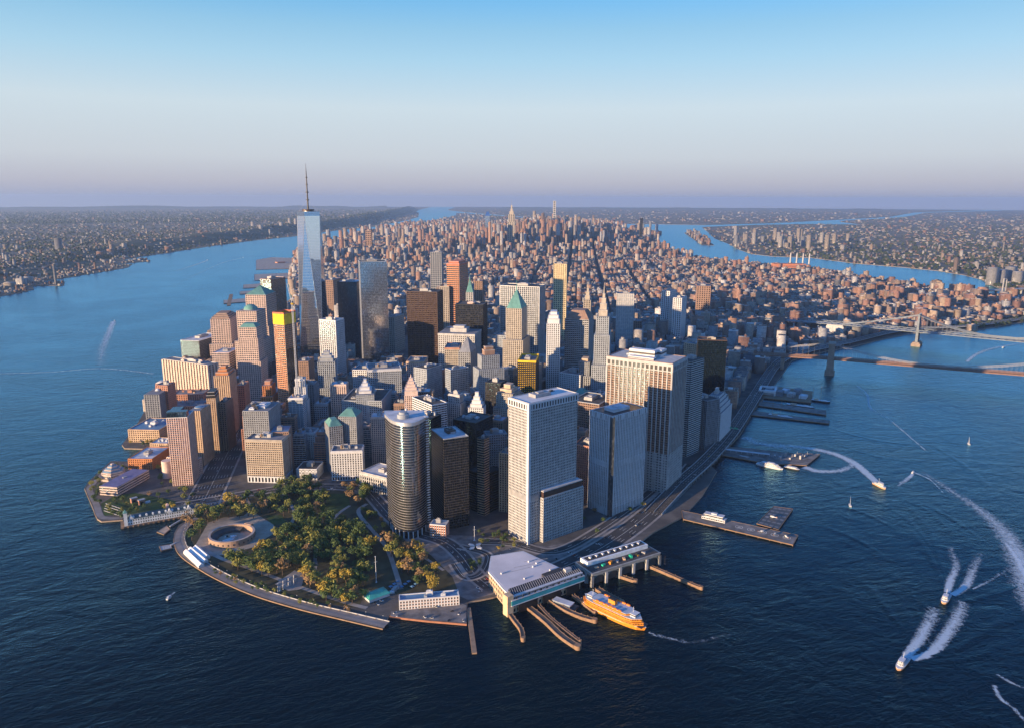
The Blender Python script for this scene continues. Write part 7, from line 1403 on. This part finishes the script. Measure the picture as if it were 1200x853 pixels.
def grove(poly, n, mind, kinds, where, smin=1.1, smax=1.7, h=7, avoid=()):
    po = [tuple(unp(x, y, h)) for x, y in poly]; P = np.array(po); lo_, hi_ = P.min(0), P.max(0); got = 0; tries = 0; AV = [[tuple(unp(x, y, 3)) for x, y in a] for a in list(avoid)+[CASTLE]]
    while got < n and tries < n*60:
        tries += 1; q = np.array([NR.uniform(lo_[0], hi_[0]), NR.uniform(lo_[1], hi_[1])])
        if not inpoly([q], po)[0] or any(inpoly([q], a)[0] for a in AV): continue
        if TPOS and np.hypot(*(np.array(TPOS)-q).T).min() < mind: continue
        if any(inpoly([q], [tuple(p_) for p_ in p])[0] for p, _ in FP if np.hypot(*(p.mean(0)-q)) < 60): continue
        if not inpoly([q], MP)[0]: continue
        tree(q, R.choices(range(4), kinds)[0], R.uniform(smin, smax), where, smin < .8); got += 1
LAWN1 = [(386, 578), (408, 578), (410, 594), (394, 606), (378, 600)]
grove([(216, 616), (236, 600), (268, 586), (305, 580), (318, 592), (300, 604), (278, 604), (258, 604), (240, 616), (224, 630)], 34, 7.2, (3, 3, 1, 5), 'between the pier house and the round fort', avoid=[[(288, 590), (302, 588), (304, 606), (292, 606)]])
grove([(305, 584), (345, 562), (372, 566), (384, 580), (378, 600), (356, 606), (336, 604), (318, 600)], 48, 6.6, (7, 4, .5, .5), 'along the inland park edge', avoid=[LAWN1])
grove([(402, 566), (428, 566), (438, 578), (425, 590), (408, 586)], 12, 6.5, (5, 4, 1, 1), 'below the cream building facing the lawn')
grove([(330, 612), (356, 606), (395, 606), (425, 618), (440, 640), (430, 665), (398, 660), (365, 655), (335, 640), (322, 626)], 95, 6.8, (9, 3, .4, .4), 'in the shaded middle of the park', avoid=[LAWN1])
grove([(262, 640), (300, 634), (330, 642), (365, 660), (372, 690), (340, 676), (300, 668), (272, 662)], 48, 6.0, (3, 6, 1.5, 1.5), 'in the sunlit row along the promenade', avoid=[[(322, 680), (345, 664), (358, 670), (354, 692), (336, 694)]])
grove([(368, 672), (400, 664), (432, 672), (428, 698), (408, 706), (376, 698)], 26, 6.3, (3, 5, 2, 1.5), 'at the harbor corner of the park')
grove([(452, 628), (480, 634), (508, 650), (520, 668), (512, 690), (478, 684), (458, 664)], 26, 7, (2, 4, 5, 2.5), 'between the coast guard block and curved road')
grove([(102, 566), (126, 546), (150, 545), (152, 552), (122, 562), (118, 590), (108, 588)], 22, 6, (7, 3, .3, .3), 'around the striped museum', .6, .9)
grove([(118, 588), (158, 577), (205, 582), (226, 590), (200, 602), (150, 606), (124, 602)], 24, 6.5, (5, 4, 1, 1), 'on the museum lawn', .6, .95, avoid=[[(150, 578), (175, 578), (175, 592), (150, 592)]])
grove([(168, 540), (192, 536), (220, 572), (232, 585), (196, 580), (176, 566)], 16, 6.5, (6, 4, 1, .5), 'at the foot of the pink hotel tower', .6, .9)
grove([(148, 520), (160, 500), (176, 505), (186, 512), (188, 526)], 14, 6, (6, 4, .5, .5), 'beside the cove', .55, .8)
grove([(238, 575), (262, 530), (292, 470), (302, 475), (276, 530), (250, 580)], 0, 8, (6, 3, 1, 1), 'along the tunnel road', .5, .8)
grove([(550, 655), (566, 655), (560, 670), (546, 668)], 7, 5, (6, 3, 1, 0), 'inside the loop road', .5, .7)
grove([(560, 618), (600, 622), (625, 640), (590, 645), (565, 640)], 16, 6, (7, 3, .5, .5), 'on the subway plaza', .5, .75)
grove([(676, 600), (752, 568), (762, 590), (700, 622)], 8, 7, (6, 2, 1, 1), 'below the broad cream tower', .55, .8)
grove([(848, 533), (870, 508), (884, 483), (890, 484), (876, 511), (853, 536)], 16, 6, (8, 2, 0, 0), 'along the east shore walk', .4, .6)
grove([(246, 668), (300, 684), (350, 700), (418, 716), (414, 721), (345, 706), (295, 690), (242, 674)], 34, 5, (6, 4, .5, 1), 'in the low garden strip behind the promenade', .35, .6, 3)
grove([(424, 590), (446, 606), (472, 634), (466, 648), (442, 622), (424, 602)], 12, 6, (4, 4, 1, 2), 'beside the curved road below the mirror-glass tower', .7, 1.0)
# far woods and park trees as one mass
def woods(specs):
    V, F = [], []; n = 0; tmpl = np.array([(1, 0, .5), (-1, 0, .5), (0, 1, .5), (0, -1, .5), (0, 0, 1.2), (.6, .6, .1), (-.6, -.6, .1)]); ft = np.array([(0, 2, 4), (2, 1, 4), (1, 3, 4), (3, 0, 4), (0, 5, 2), (1, 6, 3), (2, 5, 1), (3, 6, 0)])
    for poly, cnt, lo_, hi_, land in specs:
        P = np.array(poly, float); X = np.c_[NR.uniform(P[:, 0].min(), P[:, 0].max(), cnt), NR.uniform(P[:, 1].min(), P[:, 1].max(), cnt)]; X = X[inpoly(X, poly)]; Q = unpv(X); Q = Q[inpoly(Q, land)]; m = len(Q); z = zland(Q) if land is NP else np.zeros(m); r_ = NR.uniform(lo_, hi_, m)
        vv = tmpl[None]*r_[:, None, None]*NR.uniform(.7, 1.25, (m, 7, 3)); vv[:, :, 0] += Q[:, :1]; vv[:, :, 1] += Q[:, 1:]; vv[:, :, 2] += 2+z[:, None]; V.append(vv.reshape(-1, 3)); F.append((ft[None]+(np.arange(m)*7)[:, None, None]+n).reshape(-1, 3)); n += m*7
    b = MB(); b.v = np.vstack(V).tolist(); b.f = np.vstack(F).tolist(); b.m = [0]*len(b.f); o = b.build('distant_trees', mat('woodland', (.028, .042, .018), .9, scale=.01, var=.5)); o['kind'] = 'stuff'; o['label'] = 'scattered trees and woods among far streets and shores'; o['category'] = 'trees'
woods([([(-40, 312), (60, 298), (180, 292), (340, 272), (345, 276), (200, 297), (60, 312), (-40, 330)], 5200, 7, 14, NP), ([(-40, 262), (430, 258), (400, 268), (-40, 300)], 4000, 9, 20, NP), ([(-40, 250), (480, 246), (440, 260), (-40, 264)], 3500, 18, 34, NP), ([(900, 300), (1200, 345), (1200, 250), (850, 252)], 4200, 8, 20, QP), ([(560, 340), (1100, 345), (1190, 378), (1090, 388), (900, 400), (700, 330)], 1500, 6, 12, MP), ([(1100, 350), (1200, 355), (1200, 380), (1120, 388)], 500, 8, 13, MP), ([(560, 250), (760, 252), (740, 262), (580, 262)], 500, 15, 30, MP)])

# ---------------------------------------------------------------- cars
def car_proto(col, i):
    m_ = mat(f'car_paint_{i}', col, .35, var=.03); parts = []
    b = MB(); b.prism([(-2.2, -.88), (2.2, -.88), (2.3, 0), (2.2, .88), (-2.2, .88), (-2.3, 0)], .35, .95); parts.append(('body', b.mesh('body', m_)))
    b = MB(); b.frus(rect(-.2, 0, 2.6, 1.6), .95, rect(-.25, 0, 1.7, 1.35), 1.5); parts.append(('cabin', b.mesh('cabin', GL_D)))
    for s_ in ((-1.4, -.8), (1.4, -.8), (1.4, .8), (-1.4, .8)):
        b = MB(); K = 8
        for k in range(K): a0_, a1_ = 6.283*k/K, 6.283*(k+1)/K; b.q([(s_[0]+.34*math.cos(a0_), s_[1]-.1, .34+.34*math.sin(a0_)), (s_[0]+.34*math.cos(a1_), s_[1]-.1, .34+.34*math.sin(a1_)), (s_[0]+.34*math.cos(a1_), s_[1]+.1, .34+.34*math.sin(a1_)), (s_[0]+.34*math.cos(a0_), s_[1]+.1, .34+.34*math.sin(a0_))])
        b.q([(s_[0]+.34*math.cos(6.283*k/K), s_[1]+(.1 if s_[1] > 0 else -.1), .34+.34*math.sin(6.283*k/K)) for k in range(K)]); parts.append(('wheel', b.mesh('wheel', BLACK)))
    return parts
CARS = [car_proto(c_, i) for i, c_ in enumerate(((.7, .7, .7), (.05, .05, .06), (.45, .46, .48), (.75, .5, .05), (.35, .04, .03), (.06, .10, .2)))]; CN = ['white', 'black', 'silver', 'yellow taxi', 'red', 'dark blue']
RN = ['on the road before the park', 'on the curved road by the mirror-glass tower', 'on the loop road', 'on the wide tunnel road', 'on the south shore road', 'on the street behind the slab tower', 'on the elevated highway']
ncar = 0
for ri_, (P, w_, ln, z_, dens) in enumerate(ROADS):
    N_ = offs(P); zz = np.broadcast_to(z_, (len(P),))
    for i in range(len(P)-1):
        L_ = np.hypot(*(P[i+1]-P[i])); q_ = P[i]
        if np.hypot(q_[0]-CX, q_[1]-CY) > 2300: continue
        for k in range(ln):
            if NR.rand() < dens*L_/14*1.7 and ncar < 420:
                t = NR.rand(); off = -w_/2+w_*(k+.5)/ln; q = P[i]+(P[i+1]-P[i])*t+N_[i]*off; a_ = math.atan2(*(P[i+1]-P[i])[::-1])+(math.pi if off > 0 else 0); c_ = int(NR.choice(6, p=[.3, .25, .2, .12, .06, .07]))
                e = empty('car', (*q, zz[i]+(zz[i+1]-zz[i])*t+.05), a_); tag(e, f'{CN[c_]} car {RN[ri_]}', 'car', f'{CN[c_]} cars {RN[ri_]}'); ncar += 1
                for nm, me in CARS[c_]: o = bpy.data.objects.new(nm, me); COL.objects.link(o); o.parent = e

for k, (x, y) in enumerate(((463, 718), (465, 721), (511, 711), (530, 716), (538, 719), (498, 723), (506, 724), (526, 727), (543, 727), (560, 689), (563, 693), (439, 706), (443, 708), (447, 704), (585, 650), (652, 655), (668, 648), (700, 637), (598, 643), (609, 640))):
    q = unp(x, y, 2.2); c_ = (0, 0, 2, 1)[k % 4]; e = empty('car', (*q, 2.24), .4+k*.9); tag(e, f'{CN[c_]} car parked on the waterfront paving', 'car', f'{CN[c_]} cars parked on the waterfront paving')
    for nm, me in CARS[c_]: o = bpy.data.objects.new(nm, me); COL.objects.link(o); o.parent = e
# lamp posts along the promenade
b = MB(); b.cyl(0, 0, 0, 6, .14, .09, 6); mP = b.mesh('post', DARK); b = MB(); b.cyl(0, 0, 6, 6.5, .3, .35, 8); b.cyl(0, 0, 6.5, 6.8, .35, .05, 8); mL = b.mesh('lantern', WHITE); N_ = offs(PR)
for i in range(3, len(PR)-1, 2):
    q = PR[i]+N_[i]*12.2; e = empty('lamp_post', (*q, 2.17)); tag(e, 'slim dark lamp post along the promenade wall', 'lamp post', 'lamp posts along the promenade')
    for nm, me in (('post', mP), ('lantern', mL)): o = bpy.data.objects.new(nm, me); COL.objects.link(o); o.parent = e
